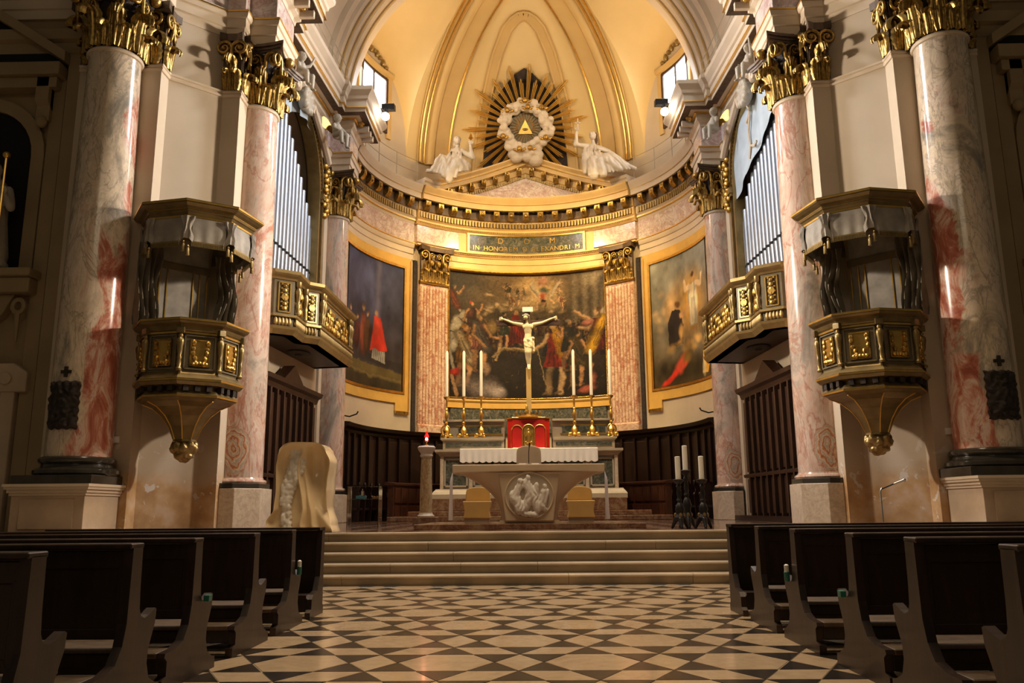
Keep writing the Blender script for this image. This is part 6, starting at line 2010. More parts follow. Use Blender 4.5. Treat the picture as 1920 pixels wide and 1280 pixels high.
    vs = [(wpt(21.6, 0.42), 21.6, 4.54), (wpt(23.2, 0.42), 23.2, 4.54), (wpt(22.4, 0.42), 22.4, 5.02), (wpt(21.6, 0.1), 21.6, 4.54), (wpt(23.2, 0.1), 23.2, 4.54), (wpt(22.4, 0.1), 22.4, 5.02)]
    g.add(vs, [(0, 1, 2), (3, 5, 4), (0, 3, 4, 1), (1, 4, 5, 2), (2, 5, 3, 0)]).mx(s).build('gable', 'wood_walnut', dr)
    MB().box(6.1, 6.62, 20.0, 25.4, PZ, PZ + 0.14).mx(s).build('threshold', 'wood_stall', dr)
for s, nm in SIDES:
    organ(s, nm)

# ---- putti seated on the scrolls
def putto_mb(arm_up=1):
    b = MB()
    b.cap((0, 0, 0.10), (0, -0.02, 0.38), 0.13, 0.12, 10).ell((0, -0.05, 0.2), (0.15, 0.14, 0.14), 10)
    b.cap((0, -0.02, 0.42), (0, -0.03, 0.52), 0.055, 0.05)
    for k in (-1, 1):
        b.cap((0.08 * k, -0.02, 0.06), (0.13 * k, -0.30, 0.06), 0.095, 0.08, 8)
        b.cap((0.13 * k, -0.30, 0.06), (0.11 * k, -0.32, -0.24 - 0.06 * (k > 0)), 0.075, 0.05, 8)
        b.cap((0.11 * k, -0.32, -0.26 - 0.06 * (k > 0)), (0.12 * k, -0.41, -0.30 - 0.06 * (k > 0)), 0.045, 0.035, 6)
    b.cap((0.13, -0.02, 0.40), (0.24, -0.12, 0.46 if arm_up else 0.26), 0.055, 0.048)
    b.cap((0.24, -0.12, 0.46 if arm_up else 0.26), (0.30, -0.2, 0.66 if arm_up else 0.16), 0.045, 0.034)
    hand(b, (0.30, -0.2, 0.66 if arm_up else 0.16), (0.2, -0.3, 1 if arm_up else -0.2), 0.07)
    b.cap((-0.13, -0.02, 0.40), (-0.22, -0.10, 0.24), 0.055, 0.048).cap((-0.22, -0.10, 0.24), (-0.12, -0.24, 0.16), 0.045, 0.034)
    hand(b, (-0.12, -0.24, 0.16), (0.5, -0.7, -0.1), 0.07)
    head(b, (0, -0.04, 0.64), 0.125, (0.2, -1, -0.15))
    b.ell((0, 0.0, 0.69), (0.12, 0.12, 0.11), 10)
    return b
pm_ = {}
for (s, nm) in SIDES:
    for (x_, y_, z_, rz, up_, lab, sc) in ((6.30, 21.35, 13.02, 70, 1, 'stone winged child seated on the scroll nearer the crossing, %s organ', 1.05), (6.0, 24.55, 12.72, 62, 0, 'stone winged child seated on the scroll nearer the apse, %s organ', 1.05)):
        p = thing('putto', lab % nm, 'statue', (s * x_, y_, z_), -s * rad(rz), 'putti on the organ scrolls')
        p.scale = (sc, sc, sc)
        key = up_
        if key not in pm_:
            o = sculpt(putto_mb(up_), 'body', 'putto_grey', p, 0.018, 2, world=False)
            o.matrix_parent_inverse = Matrix.Identity(4)
            pm_[key] = o.data
        else:
            put('body', pm_[key], p)
        for k in (-1, 1):
            def wing(i, j, k=k):
                return (k * (0.08 + 0.34 * i), 0.10 + 0.10 * i, 0.34 + 0.26 * sin(i * 1.9) * (1 - j) - 0.22 * j * (1 - 0.6 * i) + 0.02 * sin(j * 20))
            put('wing', MB().grid(wing, 6, 6).mesh('wing', 'gold_leaf', True, False, 180), p)

# =================================================================== CHOIR STALLS ROUND THE APSE
for s, nm in SIDES:
    cs = thing('choir_stalls', 'dark wooden choir stalls curving round the %s side of the apse' % nm, 'choir stalls', (s * 5.5, 30.2, PZ), 0, 'apse choir stalls')
    MB().arc([(6.38, PZ), (6.20, PZ), (6.20, 3.80), (6.38, 3.80)], s * 29, s * 89, 30).build('back', 'wood_stall', cs, True)
    MB().arc([(6.38, 3.74), (6.14, 3.74), (6.10, 3.82), (5.98, 3.90), (5.92, 4.02), (6.38, 4.06)], s * 29, s * 89, 30).build('cornice', 'wood_stall', cs, True, angle=25)
    for i in range(11):
        az = 30.5 + 5.4 * i
        MB().arc([(6.22, 1.95), (6.16, 1.95), (6.16, 3.6), (6.22, 3.6)], s * (az + 0.7), s * (az + 4.7), 3).build('panel', 'wood_stall', cs, bevel=0.012)
        MB().arc([(6.22, 1.3), (6.08, 1.3), (6.08, 3.72), (6.22, 3.72)], s * (az - 0.35), s * (az + 0.35), 1).build('pilaster', 'wood_stall', cs)
        MB().arc([(6.2, 1.12), (5.70, 1.12), (5.70, 1.20), (6.2, 1.20)], s * (az + 0.6), s * (az + 4.8), 3).build('seat', 'wood_stall', cs)
        dv = MB().arc([(6.2, PZ), (5.66, PZ), (5.62, 1.5), (5.68, 1.72), (5.62, 1.86), (5.70, 1.92), (6.2, 1.92)], s * (az - 0.3), s * (az + 0.3), 1)
        a = rad(s * az)
        dv.ell((5.66 * sin(a), APY + 5.66 * cos(a), 1.95), (0.06, 0.06, 0.09), 8).ell((5.64 * sin(a), APY + 5.64 * cos(a), 1.55), (0.06, 0.06, 0.07), 8)
        dv.build('arm_rest', 'wood_stall', cs, True, angle=30)
    dk = thing('choir_desk', 'reddish panelled kneeling desk before the %s choir stalls' % nm, 'desk', (s * 4.4, 29.2, PZ), 0, 'choir desks')
    MB().arc([(4.95, PZ), (4.75, PZ), (4.75, 1.95), (4.95, 1.95)], s * 40, s * 76, 18).build('front', 'wood_red', dk, True)
    MB().arc([(5.05, 1.95), (4.70, 1.95), (4.70, 2.01), (5.05, 2.06)], s * 39.5, s * 76.5, 18).build('desk_top', 'wood_red', dk, True)
    for i in range(6):
        az = 41.5 + 5.7 * i
        MB().arc([(4.77, 1.35), (4.71, 1.35), (4.71, 1.85), (4.77, 1.85)], s * az, s * (az + 4.6), 3).build('upper_panel', 'wood_red', dk, bevel=0.01)
        MB().arc([(4.77, 0.86), (4.71, 0.86), (4.71, 1.26), (4.77, 1.26)], s * az, s * (az + 4.6), 3).build('lower_panel', 'wood_red', dk, bevel=0.01)

# ---- small iron hooks above the stalls
for s, nm in SIDES:
    a = rad(s * 83)
    p = Vector((6.38 * sin(a), APY + 6.38 * cos(a), 4.3))
    n_ = Vector((-sin(a), -cos(a), 0))
    tag(MB().tube([p, p + n_ * 0.25 + Vector((0, 0, -0.05)), p + n_ * 0.5 + Vector((0, 0, 0.03)), p + n_ * 0.55 + Vector((0, 0, 0.12))], 0.025, 6).ell(p, 0.05, 8).build('wall_hook', 'iron_black', None, True), 'small black iron hook on the apse wall above the %s stalls' % nm, 'hook', 'wall hooks')

# =================================================================== HIGH ALTAR
ha = thing('high_altar', 'grey marble high altar with green inlaid panels and stepped shelves', 'altar', (0, 29.2, PZ))
MB().box(-4.6, 4.6, 27.3, 31.5, PZ, PZ + 0.16).build('lower_altar_step', 'red_marble', ha, bevel=0.02)
MB().box(-4.0, 4.0, 27.8, 31.5, PZ + 0.16, PZ + 0.32).build('upper_altar_step', 'red_marble', ha, bevel=0.02)
MB().box(-3.30, 3.30, 28.6, 31.5, 1.06, 1.48).build('red_plinth', 'red_marble', ha, bevel=0.02)
MB().mould([(-3.28, 31.4), (-3.28, 28.72), (3.28, 28.72), (3.28, 31.4)], [(-0.2, 1.46), (0.05, 1.46), (0.05, 1.62), (0.0, 1.70), (-0.06, 1.76), (-0.08, 1.80)], side=1).box(-3.2, 3.2, 28.8, 31.4, 1.46, 1.80).build('base', 'altar_grey', ha)
MB().box(-3.0, 3.0, 28.9, 31.4, 1.80, 2.92).build('front', 'altar_grey', ha)
for (x0, x1) in ((-2.86, -2.16), (2.16, 2.86), (-1.85, -1.20), (1.20, 1.85), (-1.0, 1.0)):
    MB().box(x0, x1, 28.86, 28.92, 1.92, 2.78).build('green_panel', 'verde_marble', ha)
    f = MB()
    for (a0, a1, b0, b1) in ((x0 - 0.06, x1 + 0.06, 1.86, 1.92), (x0 - 0.06, x1 + 0.06, 2.78, 2.84), (x0 - 0.06, x0, 1.86, 2.84), (x1, x1 + 0.06, 1.86, 2.84)):
        f.box(a0, a1, 28.83, 28.92, b0, b1)
    f.build('panel_frame', 'altar_grey', ha, bevel=0.008)
for x0 in (-3.05, -2.06, 1.94, 2.93):
    MB().box(x0, x0 + 0.12, 28.80, 28.92, 1.80, 2.92).build('pilaster', 'pedestal_marble', ha, bevel=0.008)
MB().mould([(-3.05, 31.4), (-3.05, 28.86), (3.05, 28.86), (3.05, 31.4)], [(-0.2, 2.88), (0.02, 2.90), (0.06, 2.98), (0.14, 3.02), (0.18, 3.06), (0.18, 3.14), (-0.2, 3.16)], side=1).box(-3.05, 3.05, 28.86, 31.4, 2.9, 3.14).build('mensa', 'altar_grey', ha)
for sg_ in (-1, 1):
    MB().box(0.86, 3.0, 29.2, 31.4, 3.14, 3.50).mx(sg_).build('gradine', 'altar_grey', ha)
    MB().mould([(0.86, 29.2), (3.0, 29.2), (3.0, 31.4)], [(-0.2, 3.46), (0.03, 3.47), (0.08, 3.52), (0.08, 3.57), (-0.2, 3.58)], side=1).box(0.86, 3.0, 29.2, 31.4, 3.46, 3.57).mx(sg_).build('gradine_shelf', 'altar_grey', ha)
for (x0, x1) in ((-2.9, -0.95), (0.95, 2.9)):
    MB().box(x0, x1, 29.17, 29.22, 3.26, 3.40).build('green_strip', 'verde_marble', ha)
MB().box(-0.7, 0.7, 29.95, 31.4, 3.14, 4.26).build('tabernacle_core', 'altar_grey', ha)
for (x0, x1) in ((-2.85, -0.85), (0.85, 2.85)):
    MB().box(x0, x1, 29.75, 31.2, 3.57, 4.18).build('upper_gradine', 'altar_grey', ha)
    MB().box(x0 + 0.35, x1 - 0.12, 29.71, 29.76, 3.76, 4.02).build('green_panel', 'verde_marble', ha)
    MB().box(x0 + 0.28, x1 - 0.06, 29.72, 29.76, 3.71, 3.76).box(x0 + 0.28, x1 - 0.06, 29.72, 29.76, 4.02, 4.07).build('gilt_band', 'gold', ha)
    sgn_ = -1 if x0 < 0 else 1
    MB().box(x0 - (0.2 if sgn_ < 0 else 0.0), x1 + (0.2 if sgn_ > 0 else 0.0), 29.62, 31.2, 4.18, 4.26).build('upper_shelf', 'altar_grey', ha, bevel=0.012)
    xe = sgn_ * 2.95
    pts = [(xe + sgn_ * (0.16 * cos(a) * (1 - q / 30)), 29.7, 3.92 + 0.16 * (1 - q / 30) * sin(a)) for q, a in enumerate([i * 0.42 for i in range(20)])]
    MB().tube(pts + [(xe, 29.7, 3.92)], 0.035, 6).tube([(xe + sgn_ * 0.16, 29.7, 3.92), (xe + sgn_ * 0.10, 29.7, 3.66), (xe - sgn_ * 0.05, 29.7, 3.58)], [0.04, 0.05, 0.03], 6).build('gilt_scroll', 'gold', ha, True)

# lace cloth over the mensa
def lace(i, j):
    x = -2.36 + 4.72 * i
    if j < 0.3:
        return (x, 29.18 - 0.52 * j / 0.3, 3.165)
    t = (j - 0.3) / 0.7
    drop = 0.44 + 0.05 * abs(sin(i * PI * 21))
    return (x, 28.655 - 0.012 * sin(i * 130) * t, 3.165 - drop * t)
lc = MB().grid(lace, 168, 12).build('lace_cloth', 'cloth_white', None, True, recalc=False)
tag(lc, 'white lace edged cloth along the front of the high altar', 'altar cloth')

# tabernacle in red cloth
tb = thing('tabernacle', 'red draped tabernacle with arched gilt door on the high altar', 'tabernacle', (0, 29.4, 3.17))
pts = [(-0.74, 29.9), (-0.74, 29.35), (-0.55, 29.12), (0.55, 29.12), (0.74, 29.35), (0.74, 29.9)]
MB().prism(pts, 3.17, 4.22).build('red_drape', 'cloth_red', tb, bevel=0.01)
MB().prism([(x * 1.05, 29.5 + (y - 29.5) * 1.08) for x, y in pts], 4.22, 4.27).build('gilt_cornice', 'gold', tb, bevel=0.01)
MB().prism([(x * 1.03, 29.5 + (y - 29.5) * 1.05) for x, y in pts], 3.15, 3.21).build('gilt_base', 'gold', tb, bevel=0.01)
dpoly = [(-0.17, 3.22), (0.17, 3.22), (0.17, 3.80)] + [(0.17 * cos(PI * i / 10), 3.80 + 0.17 * sin(PI * i / 10)) for i in range(1, 10)] + [(-0.17, 3.80)]
td = MB().prism(dpoly, 29.07, 29.12, 'y').build('door', 'gold_leaf', tb)
rel = MB().ell((0, 29.06, 3.82), (0.045, 0.03, 0.055), 8).cap((0, 29.06, 3.40), (0, 29.06, 3.72), 0.07, 0.05, 8)
for k in (-1, 1):
    rel.cap((k * 0.05, 29.06, 3.70), (k * 0.11, 29.06, 3.60), 0.025, 0.02, 6).ell((k * 0.10, 29.06, 3.35), (0.04, 0.03, 0.09), 8)
sculpt(rel, 'door_relief', 'gold', td, 0.012, 1)
for (cx, w_) in ((0, 0.21), (-0.40, 0.20), (0.40, 0.20)):
    ap_ = [(cx - w_, 29.10, 3.22), (cx - w_, 29.10, 3.80)] + [(cx + w_ * cos(PI - PI * i / 12), 29.10, 3.80 + w_ * sin(PI * i / 12)) for i in range(13)] + [(cx + w_, 29.10, 3.22)]
    if cx:
        ap_ = [(x, 29.10 if abs(x) < 0.55 else 29.10 + (abs(x) - 0.55) * 1.2, z) for x, y, z in ap_]
    MB().tube(ap_, 0.022, 6).build('gilt_arch', 'gold', tb, True)
MB().lathe([(0.55, 4.27), (0.5, 4.31), (0.36, 4.36), (0.3, 4.40)], 20, (0, 29.5, 0)).build('crown_base', 'gold', tb, True)
for i in range(14):
    a = 2 * PI * i / 14
    MB().tube([(0.40 * cos(a), 29.5 + 0.30 * sin(a), 4.33), (0.46 * cos(a), 29.5 + 0.34 * sin(a), 4.45), (0.44 * cos(a), 29.5 + 0.32 * sin(a), 4.54)], [0.03, 0.035, 0.01], 6).build('crown_spike', 'gilt_dull', tb, True)
MB().lathe([(0.06, 4.4), (0.08, 4.5), (0.04, 4.58), (0.05, 4.64), (0.01, 4.72)], 10, (-0.05, 29.3, 0)).build('crown_finial', 'gold_leaf', tb, True)

# =================================================================== CRUCIFIX
CY = 29.45
cx_ = thing('crucifix', 'tall wooden crucifix with an ivory figure above the tabernacle', 'crucifix', (0.02, CY, 4.30))
plain('cross_pale', (0.62, 0.42, 0.16), 0.45, var=0.1)
plain('cross_brown', (0.06, 0.026, 0.014), 0.5, var=0.2)
MB().box(-0.06, 0.12, CY - 0.04, CY + 0.04, 4.40, 6.08).build('lower_post', 'cross_pale', cx_, bevel=0.01)
MB().box(-0.06, 0.12, CY - 0.04, CY + 0.04, 6.08, 8.28).build('upper_post', 'cross_brown', cx_, bevel=0.01)
MB().box(-1.12, 1.20, CY - 0.04, CY + 0.04, 7.62, 7.82).build('crossbeam', 'cross_brown', cx_, bevel=0.01)
MB().box(-0.17, 0.21, CY - 0.09, CY - 0.05, 8.12, 8.30).build('titulus', 'plastic_white', cx_, bevel=0.008)
B_ = MB()
yb = CY - 0.14
B_.cap((0.02, yb, 7.12), (0.03, yb, 7.30), 0.135, 0.115, 12).cap((0.03, yb, 7.30), (0.02, yb - 0.02, 7.55), 0.12, 0.165, 12)
B_.ell((-0.06, yb - 0.05, 7.54), (0.11, 0.10, 0.11), 10).ell((0.11, yb - 0.05, 7.54), (0.11, 0.10, 0.11), 10)
B_.cap((0.02, yb, 7.66), (0.0, yb - 0.05, 7.80), 0.062, 0.055, 10)
for k, hx_, hz in ((-1, -0.89, 7.86), (1, 0.97, 7.88)):
    sh = (0.02 + k * 0.20, yb, 7.63)
    el = (0.02 + k * 0.52, yb + 0.02, 7.70)
    B_.cap(sh, el, 0.072, 0.052, 10).cap(el, (hx_ - k * 0.06, CY - 0.09, hz - 0.01), 0.052, 0.034, 10)
    hand(B_, (hx_ - k * 0.05, CY - 0.09, hz - 0.01), (k, -0.15, 0.15), 0.12)
for k in (-1, 1):
    hp = (0.03 + k * 0.075, yb, 7.08)
    kn = (0.02 + k * 0.055, yb - 0.10, 6.60)
    an = (0.045 + k * 0.028, yb + 0.02, 6.16)
    B_.cap(hp, kn, 0.10, 0.068, 10).cap(kn, (0.03 + k * 0.045, yb - 0.03, 6.42), 0.066, 0.062, 10).cap((0.03 + k * 0.045, yb - 0.03, 6.42), an, 0.062, 0.038, 10)
    B_.cap(an, (0.045 + k * 0.022, yb - 0.08, 6.04), 0.042, 0.040, 8)
    for q in range(3):
        B_.cap((0.03 + k * 0.02 + 0.018 * q, yb - 0.09, 6.02), (0.03 + k * 0.02 + 0.018 * q, yb - 0.12, 5.99), 0.014, 0.011, 6)
head(B_, (-0.05, yb - 0.10, 7.88), 0.105, (-0.35, -1, -0.45))
sculpt(B_, 'body', 'flesh_ivory', cx_, 0.013, 2)
hr = MB().ell((-0.03, yb - 0.05, 7.93), (0.122, 0.115, 0.115), 10).cap((-0.125, yb - 0.10, 7.90), (-0.115, yb - 0.12, 7.70), 0.045, 0.032, 8).cap((0.06, yb - 0.10, 7.90), (0.09, yb - 0.14, 7.66), 0.05, 0.032, 8).ell((-0.08, yb - 0.20, 7.785), (0.065, 0.05, 0.075), 8)
sculpt(hr, 'hair', 'hair_brown', cx_, 0.014, 1, lambda p, n: 0.006 * sin(p.z * 120))
MB().tube([(-0.045 + 0.115 * cos(a), yb - 0.075 + 0.115 * sin(a), 7.955 + 0.02 * sin(a * 3)) for a in [2 * PI * i / 18 for i in range(19)]], 0.018, 6).build('crown_of_thorns', 'candle_wax', cx_, True)
lo = MB().ell((0.03, yb - 0.01, 7.06), (0.175, 0.14, 0.13), 12).cap((-0.06, yb - 0.05, 7.02), (-0.04, yb - 0.09, 6.82), 0.09, 0.07, 8).cap((0.11, yb - 0.05, 7.02), (0.10, yb - 0.09, 6.80), 0.09, 0.08, 8).cap((0.19, yb, 7.10), (0.23, yb - 0.03, 6.66), 0.06, 0.045, 8).ell((0.20, yb - 0.04, 7.12), 0.07, 8)
sculpt(lo, 'loincloth', 'flesh_ivory', cx_, 0.014, 2, lambda p, n: 0.005 * sin(p.z * 40 + p.x * 30))

# =================================================================== ALTAR CANDLESTICKS AND CANDLES
def gilt_candlestick():
    prof = [(0.10, 0.06), (0.13, 0.10), (0.10, 0.16), (0.16, 0.26), (0.13, 0.34), (0.05, 0.40), (0.04, 0.46), (0.085, 0.50), (0.085, 0.54), (0.04, 0.58), (0.05, 0.66), (0.09, 0.76), (0.10, 0.84), (0.06, 0.92), (0.035, 0.98), (0.07, 1.02), (0.035, 1.06), (0.04, 1.16), (0.055, 1.24), (0.035, 1.32), (0.05, 1.36), (0.13, 1.42), (0.15, 1.46), (0.13, 1.47), (0.05, 1.48), (0.035, 1.58)]
    st_ = MB().lathe([(r * 0.78, z) for r, z in prof], 14).mesh('stem', 'gold', True)
    ft = MB().ell((0.15, 0, 0.10), (0.10, 0.06, 0.08), 8).ell((0.21, 0, 0.045), (0.05, 0.05, 0.045), 8).mesh('foot', 'gold', True)
    return st_, ft
GST, GFT = gilt_candlestick()
WAXM = MB().lathe([(0.056, 0.0), (0.052, 1.58), (0.03, 1.63), (0.004, 1.66)], 12).mesh('tall_candle', 'candle_wax', True)
ords = ['outermost', 'middle', 'innermost']
for i, x in enumerate((-2.90, -2.29, -1.67, 1.63, 2.25, 2.92)):
    sd_ = 'left' if x < 0 else 'right'
    od = ords[i] if i < 3 else ords[5 - i]
    t = thing('gilt_candlestick', '%s gilt candlestick on the high altar shelf %s of the crucifix' % (od, sd_), 'candlestick', (x, 29.42, 3.583), 0.3 * i, 'gilt altar candlesticks')
    put('stem', GST, t)
    for k in range(3):
        put('foot', GFT, t, Matrix.Rotation(k * 2 * PI / 3 + 0.5, 4, 'Z'))
    c = put('tall_candle', WAXM, None, T(x, 29.42, 5.05 + 0.02))
    tag(c, 'tall white candle in the %s gilt candlestick %s of the crucifix' % (od, sd_), 'candle', 'tall altar candles')

# =================================================================== SANCTUARY LAMP
lx, ly = -2.69, 22.0
lp = thing('lamp_column', 'slender yellow marble column carrying the sanctuary lamp', 'column', (lx, ly, PZ))
MB().box(lx - 0.30, lx + 0.30, ly - 0.30, ly + 0.30, PZ, 0.92).build('plinth', 'red_marble', lp, bevel=0.01)
MB().lathe([(0.22, 0.92), (0.23, 0.96), (0.18, 1.0), (0.17, 1.04)], 20, (lx, ly, 0)).build('base', 'pedestal_marble', lp, True)
MB().lathe([(0.165, 1.04), (0.16, 1.5), (0.15, 2.0), (0.135, 2.48)], 20, (lx, ly, 0)).build('shaft', 'yellow_marble', lp, True)
MB().lathe([(0.14, 2.46), (0.17, 2.50), (0.15, 2.56), (0.22, 2.66), (0.24, 2.72), (0.20, 2.76)], 20, (lx, ly, 0)).build('capital', 'white_marble', lp, True)
sl = thing('sanctuary_lamp', 'small glowing red lamp on the slender marble column', 'lamp', (lx, ly, 2.76))
MB().lathe([(0.05, 2.76), (0.06, 2.78), (0.015, 2.80), (0.015, 2.86), (0.05, 2.89)], 14, (lx, ly, 0)).build('stem', 'gold', sl, True)
MB().lathe([(0.05, 2.98), (0.062, 3.0), (0.055, 3.04), (0.03, 3.08), (0.025, 3.12), (0.03, 3.14)], 14, (lx, ly, 0)).build('red_glass', 'red_glass', sl, True)
MB().lathe([(0.05, 2.89), (0.055, 2.90), (0.055, 2.905)], 12, (lx, ly, 0)).build('flame_cup', 'red_glass', sl, True)
MB().lathe([(0.005, 2.90), (0.040, 2.93), (0.024, 2.97), (0.002, 2.99)], 10, (lx, ly, 0)).build('flame', 'flame', sl, True)
light('sanctuary_flame', 'POINT', (lx, ly - 0.12, 2.98), (lx, ly - 1, 2.9), 1, (1.0, 0.15, 0.05), 0.04)

# =================================================================== MODERN ALTAR
AY = 16.6
MB_ = MB().box(-2.15, 2.15, 15.75, 18.9, PZ, PZ + 0.10)
dais = MB_.build('altar_dais', 'red_marble', None, bevel=0.01)
tag(dais, 'low reddish marble platform under the modern altar', 'platform')
at = thing('stone_altar', 'modern beige stone altar with a round white relief on its flared base', 'altar', (0, AY, PZ + 0.10))
# table slab: slightly bowed underside
sl_ = [(-1.46, 1.78), (-1.47, 1.95), (1.45, 1.95), (1.44, 1.78)] + [(1.44 - 2.88 * i / 12, 1.78 + 0.035 * sin(PI * i / 12)) for i in range(1, 12)]
MB().prism(sl_, AY - 0.55, AY + 0.55, 'y').build('table_top', 'altar_stone', at, bevel=0.02)
def altar_base(i, j):
    a = 2 * PI * i
    t = j
    z = 0.86 + 0.94 * t
    hw = 0.55 + 0.84 * t ** 2.7
    hd = 0.40 + 0.08 * t ** 2
    n = 5.0
    ca, sa = cos(a), sin(a)
    rr = (abs(ca) ** n + abs(sa) ** n) ** (-1 / n)
    return (hw * rr * ca, AY - 0.02 + hd * rr * sa, z)
MB().grid(altar_base, 72, 24).build('flared_base', 'altar_stone', at, True, recalc=False, angle=50)
MB().prism([(-0.60, 0.84), (0.60, 0.84), (0.56, 0.90), (-0.56, 0.90)], AY - 0.44, AY + 0.45, 'y').build('foot', 'altar_stone', at)
# slightly raised front wedge carrying the roundel
wd_ = [(-0.46, 0.87), (0.46, 0.87), (0.50, 1.2), (0.60, 1.78), (-0.60, 1.78), (-0.50, 1.2)]
MB().prism(wd_, AY - 0.50, AY - 0.30, 'y').build('front_panel', 'altar_stone', at, bevel=0.03)
rc = (0.0, 1.36)
MB().tube([(rc[0] + 0.455 * cos(a), AY - 0.50, rc[1] + 0.435 * sin(a)) for a in [2 * PI * i / 40 for i in range(41)]], 0.022, 6).build('roundel_rim', 'altar_stone', at, True)
MB().add([(rc[0] + 0.44 * cos(2 * PI * i / 40), AY - 0.508, rc[1] + 0.42 * sin(2 * PI * i / 40)) for i in range(40)], [tuple(range(40))]).build('roundel_ground', 'altar_grey', at)
fg = MB()
yy = AY - 0.51
for (x0, z0, x1, z1, r0, r1) in ((-0.30, 1.30, -0.18, 1.55, 0.10, 0.07), (-0.18, 1.10, -0.26, 1.35, 0.11, 0.09), (-0.05, 1.62, 0.02, 1.40, 0.08, 0.10), (0.02, 1.40, -0.06, 1.15, 0.10, 0.08), (0.05, 1.36, 0.16, 1.10, 0.09, 0.07), (0.14, 1.55, 0.10, 1.30, 0.06, 0.08), (0.30, 1.42, 0.24, 1.15, 0.09, 0.08), (-0.10, 1.02, 0.12, 1.0, 0.06, 0.06), (-0.22, 1.5, 0.0, 1.55, 0.04, 0.04), (0.16, 1.2, 0.3, 1.1, 0.06, 0.05), (-0.32, 1.42, -0.2, 1.2, 0.05, 0.05)):
    fg.cap((x0, yy, z0), (x1, yy, z1), r0, r1, 8)
for (x, z) in ((-0.17, 1.63), (-0.02, 1.69), (0.30, 1.52), (-0.33, 1.38)):
    fg.ell((x, yy - 0.02, z), (0.055, 0.06, 0.065), 8)
for v_i in range(len(fg.v)):
    p = fg.v[v_i]
    fg.v[v_i] = (p[0], yy + (p[1] - yy) * 0.7, p[2])
sculpt(fg, 'roundel_relief', 'relief_marble', at, 0.014, 1, lambda p, n: 0.006 * sin(p.x * 75 + 6 * mnoise.noise(p * 7)))
# white runner hanging over both ends
rn = thing('altar_runner', 'white cloth runner hanging down both ends of the modern altar', 'altar cloth', (0, AY, 1.95))
MB().box(-1.49, 1.47, AY + 0.02, AY + 0.50, 1.952, 1.966).build('top_cloth', 'cloth_white', rn)
for k in (-1, 1):
    def hang(i, j, k=k):
        y = AY + 0.02 + 0.48 * i
        return (k * (1.485 + 0.04 * sin(i * 12) * j + 0.11 * i * min(1, j * 4) + (0 if k > 0 else 0.02)), y, 1.962 - 1.06 * j)
    MB().grid(hang, 18, 14).build('hanging_end', 'cloth_white', rn, True, recalc=False)
# microphone on the altar
mc = thing('altar_microphone', 'thin black gooseneck microphone standing on the modern altar', 'microphone', (0.0, AY, 1.966))
MB().lathe([(0.06, 1.966), (0.06, 1.985), (0.02, 1.99)], 14, (0.0, AY, 0)).build('base', 'iron_black', mc, True)
MB().tube([(0, AY, 1.98), (0.0, AY, 2.2), (0.012, AY + 0.03, 2.33)], 0.009, 6).build('gooseneck', 'iron_black', mc, True)
MB().tube([(0.012, AY + 0.03, 2.32), (0.015, AY + 0.05, 2.40)], [0.014, 0.018], 8).build('capsule', 'iron_black', mc, True)
bk = MB().box(-0.20, 0.20, AY + 0.10, AY + 0.42, 1.966, 2.0).build('open_missal', 'cloth_white', None, bevel=0.006)
tag(bk, 'low white book lying on the modern altar before the priest seat', 'book')

# seats of ochre and beige stone behind the altar
def stone_seat(x, y, w, h0, h1, name, label, mat, round_top=False):
    t = thing(name, label, 'seat', (x, y, PZ + 0.10), 0, 'stone seats behind the altar')
    z0 = PZ + 0.10
    MB().prism([(x - w / 2, z0 + 0.08), (x + w / 2, z0 + 0.08), (x + w / 2 - 0.03, z0 + h0 * 0.5), (x + w / 2 + 0.01, z0 + h0), (x - w / 2 - 0.01, z0 + h0), (x - w / 2 + 0.03, z0 + h0 * 0.5)], y - 0.25, y + 0.25, 'y').build('seat', mat, t, bevel=0.02)
    MB().box(x - w / 2 + 0.03, x + w / 2 - 0.03, y - 0.22, y + 0.22, z0, z0 + 0.09).build('foot', 'altar_grey', t)
    tp = [(x - w / 2 + 0.02, z0 + h0)] + [(x - (w / 2 - 0.03) * cos(PI * i / 12), z0 + h1 - 0.12 + (0.12 if not round_top else 0.16) * sin(PI * i / 12) ** 0.6) for i in range(13)] + [(x + w / 2 - 0.02, z0 + h0)]
    MB().prism(tp, y + 0.14, y + 0.26, 'y').build('backrest', mat, t, bevel=0.02)
stone_seat(-1.10, 18.0, 0.58, 0.44, 0.74, 'altar_stool', 'ochre stone seat behind the left wing of the modern altar', 'ochre_stone')
stone_seat(1.08, 18.0, 0.58, 0.44, 0.74, 'altar_stool', 'ochre stone seat behind the right wing of the modern altar', 'ochre_stone')
stone_seat(0.0, 18.3, 0.60, 0.50, 1.60, 'priest_chair', 'tall rounded beige stone priest seat behind the centre of the modern altar', 'altar_stone', True)

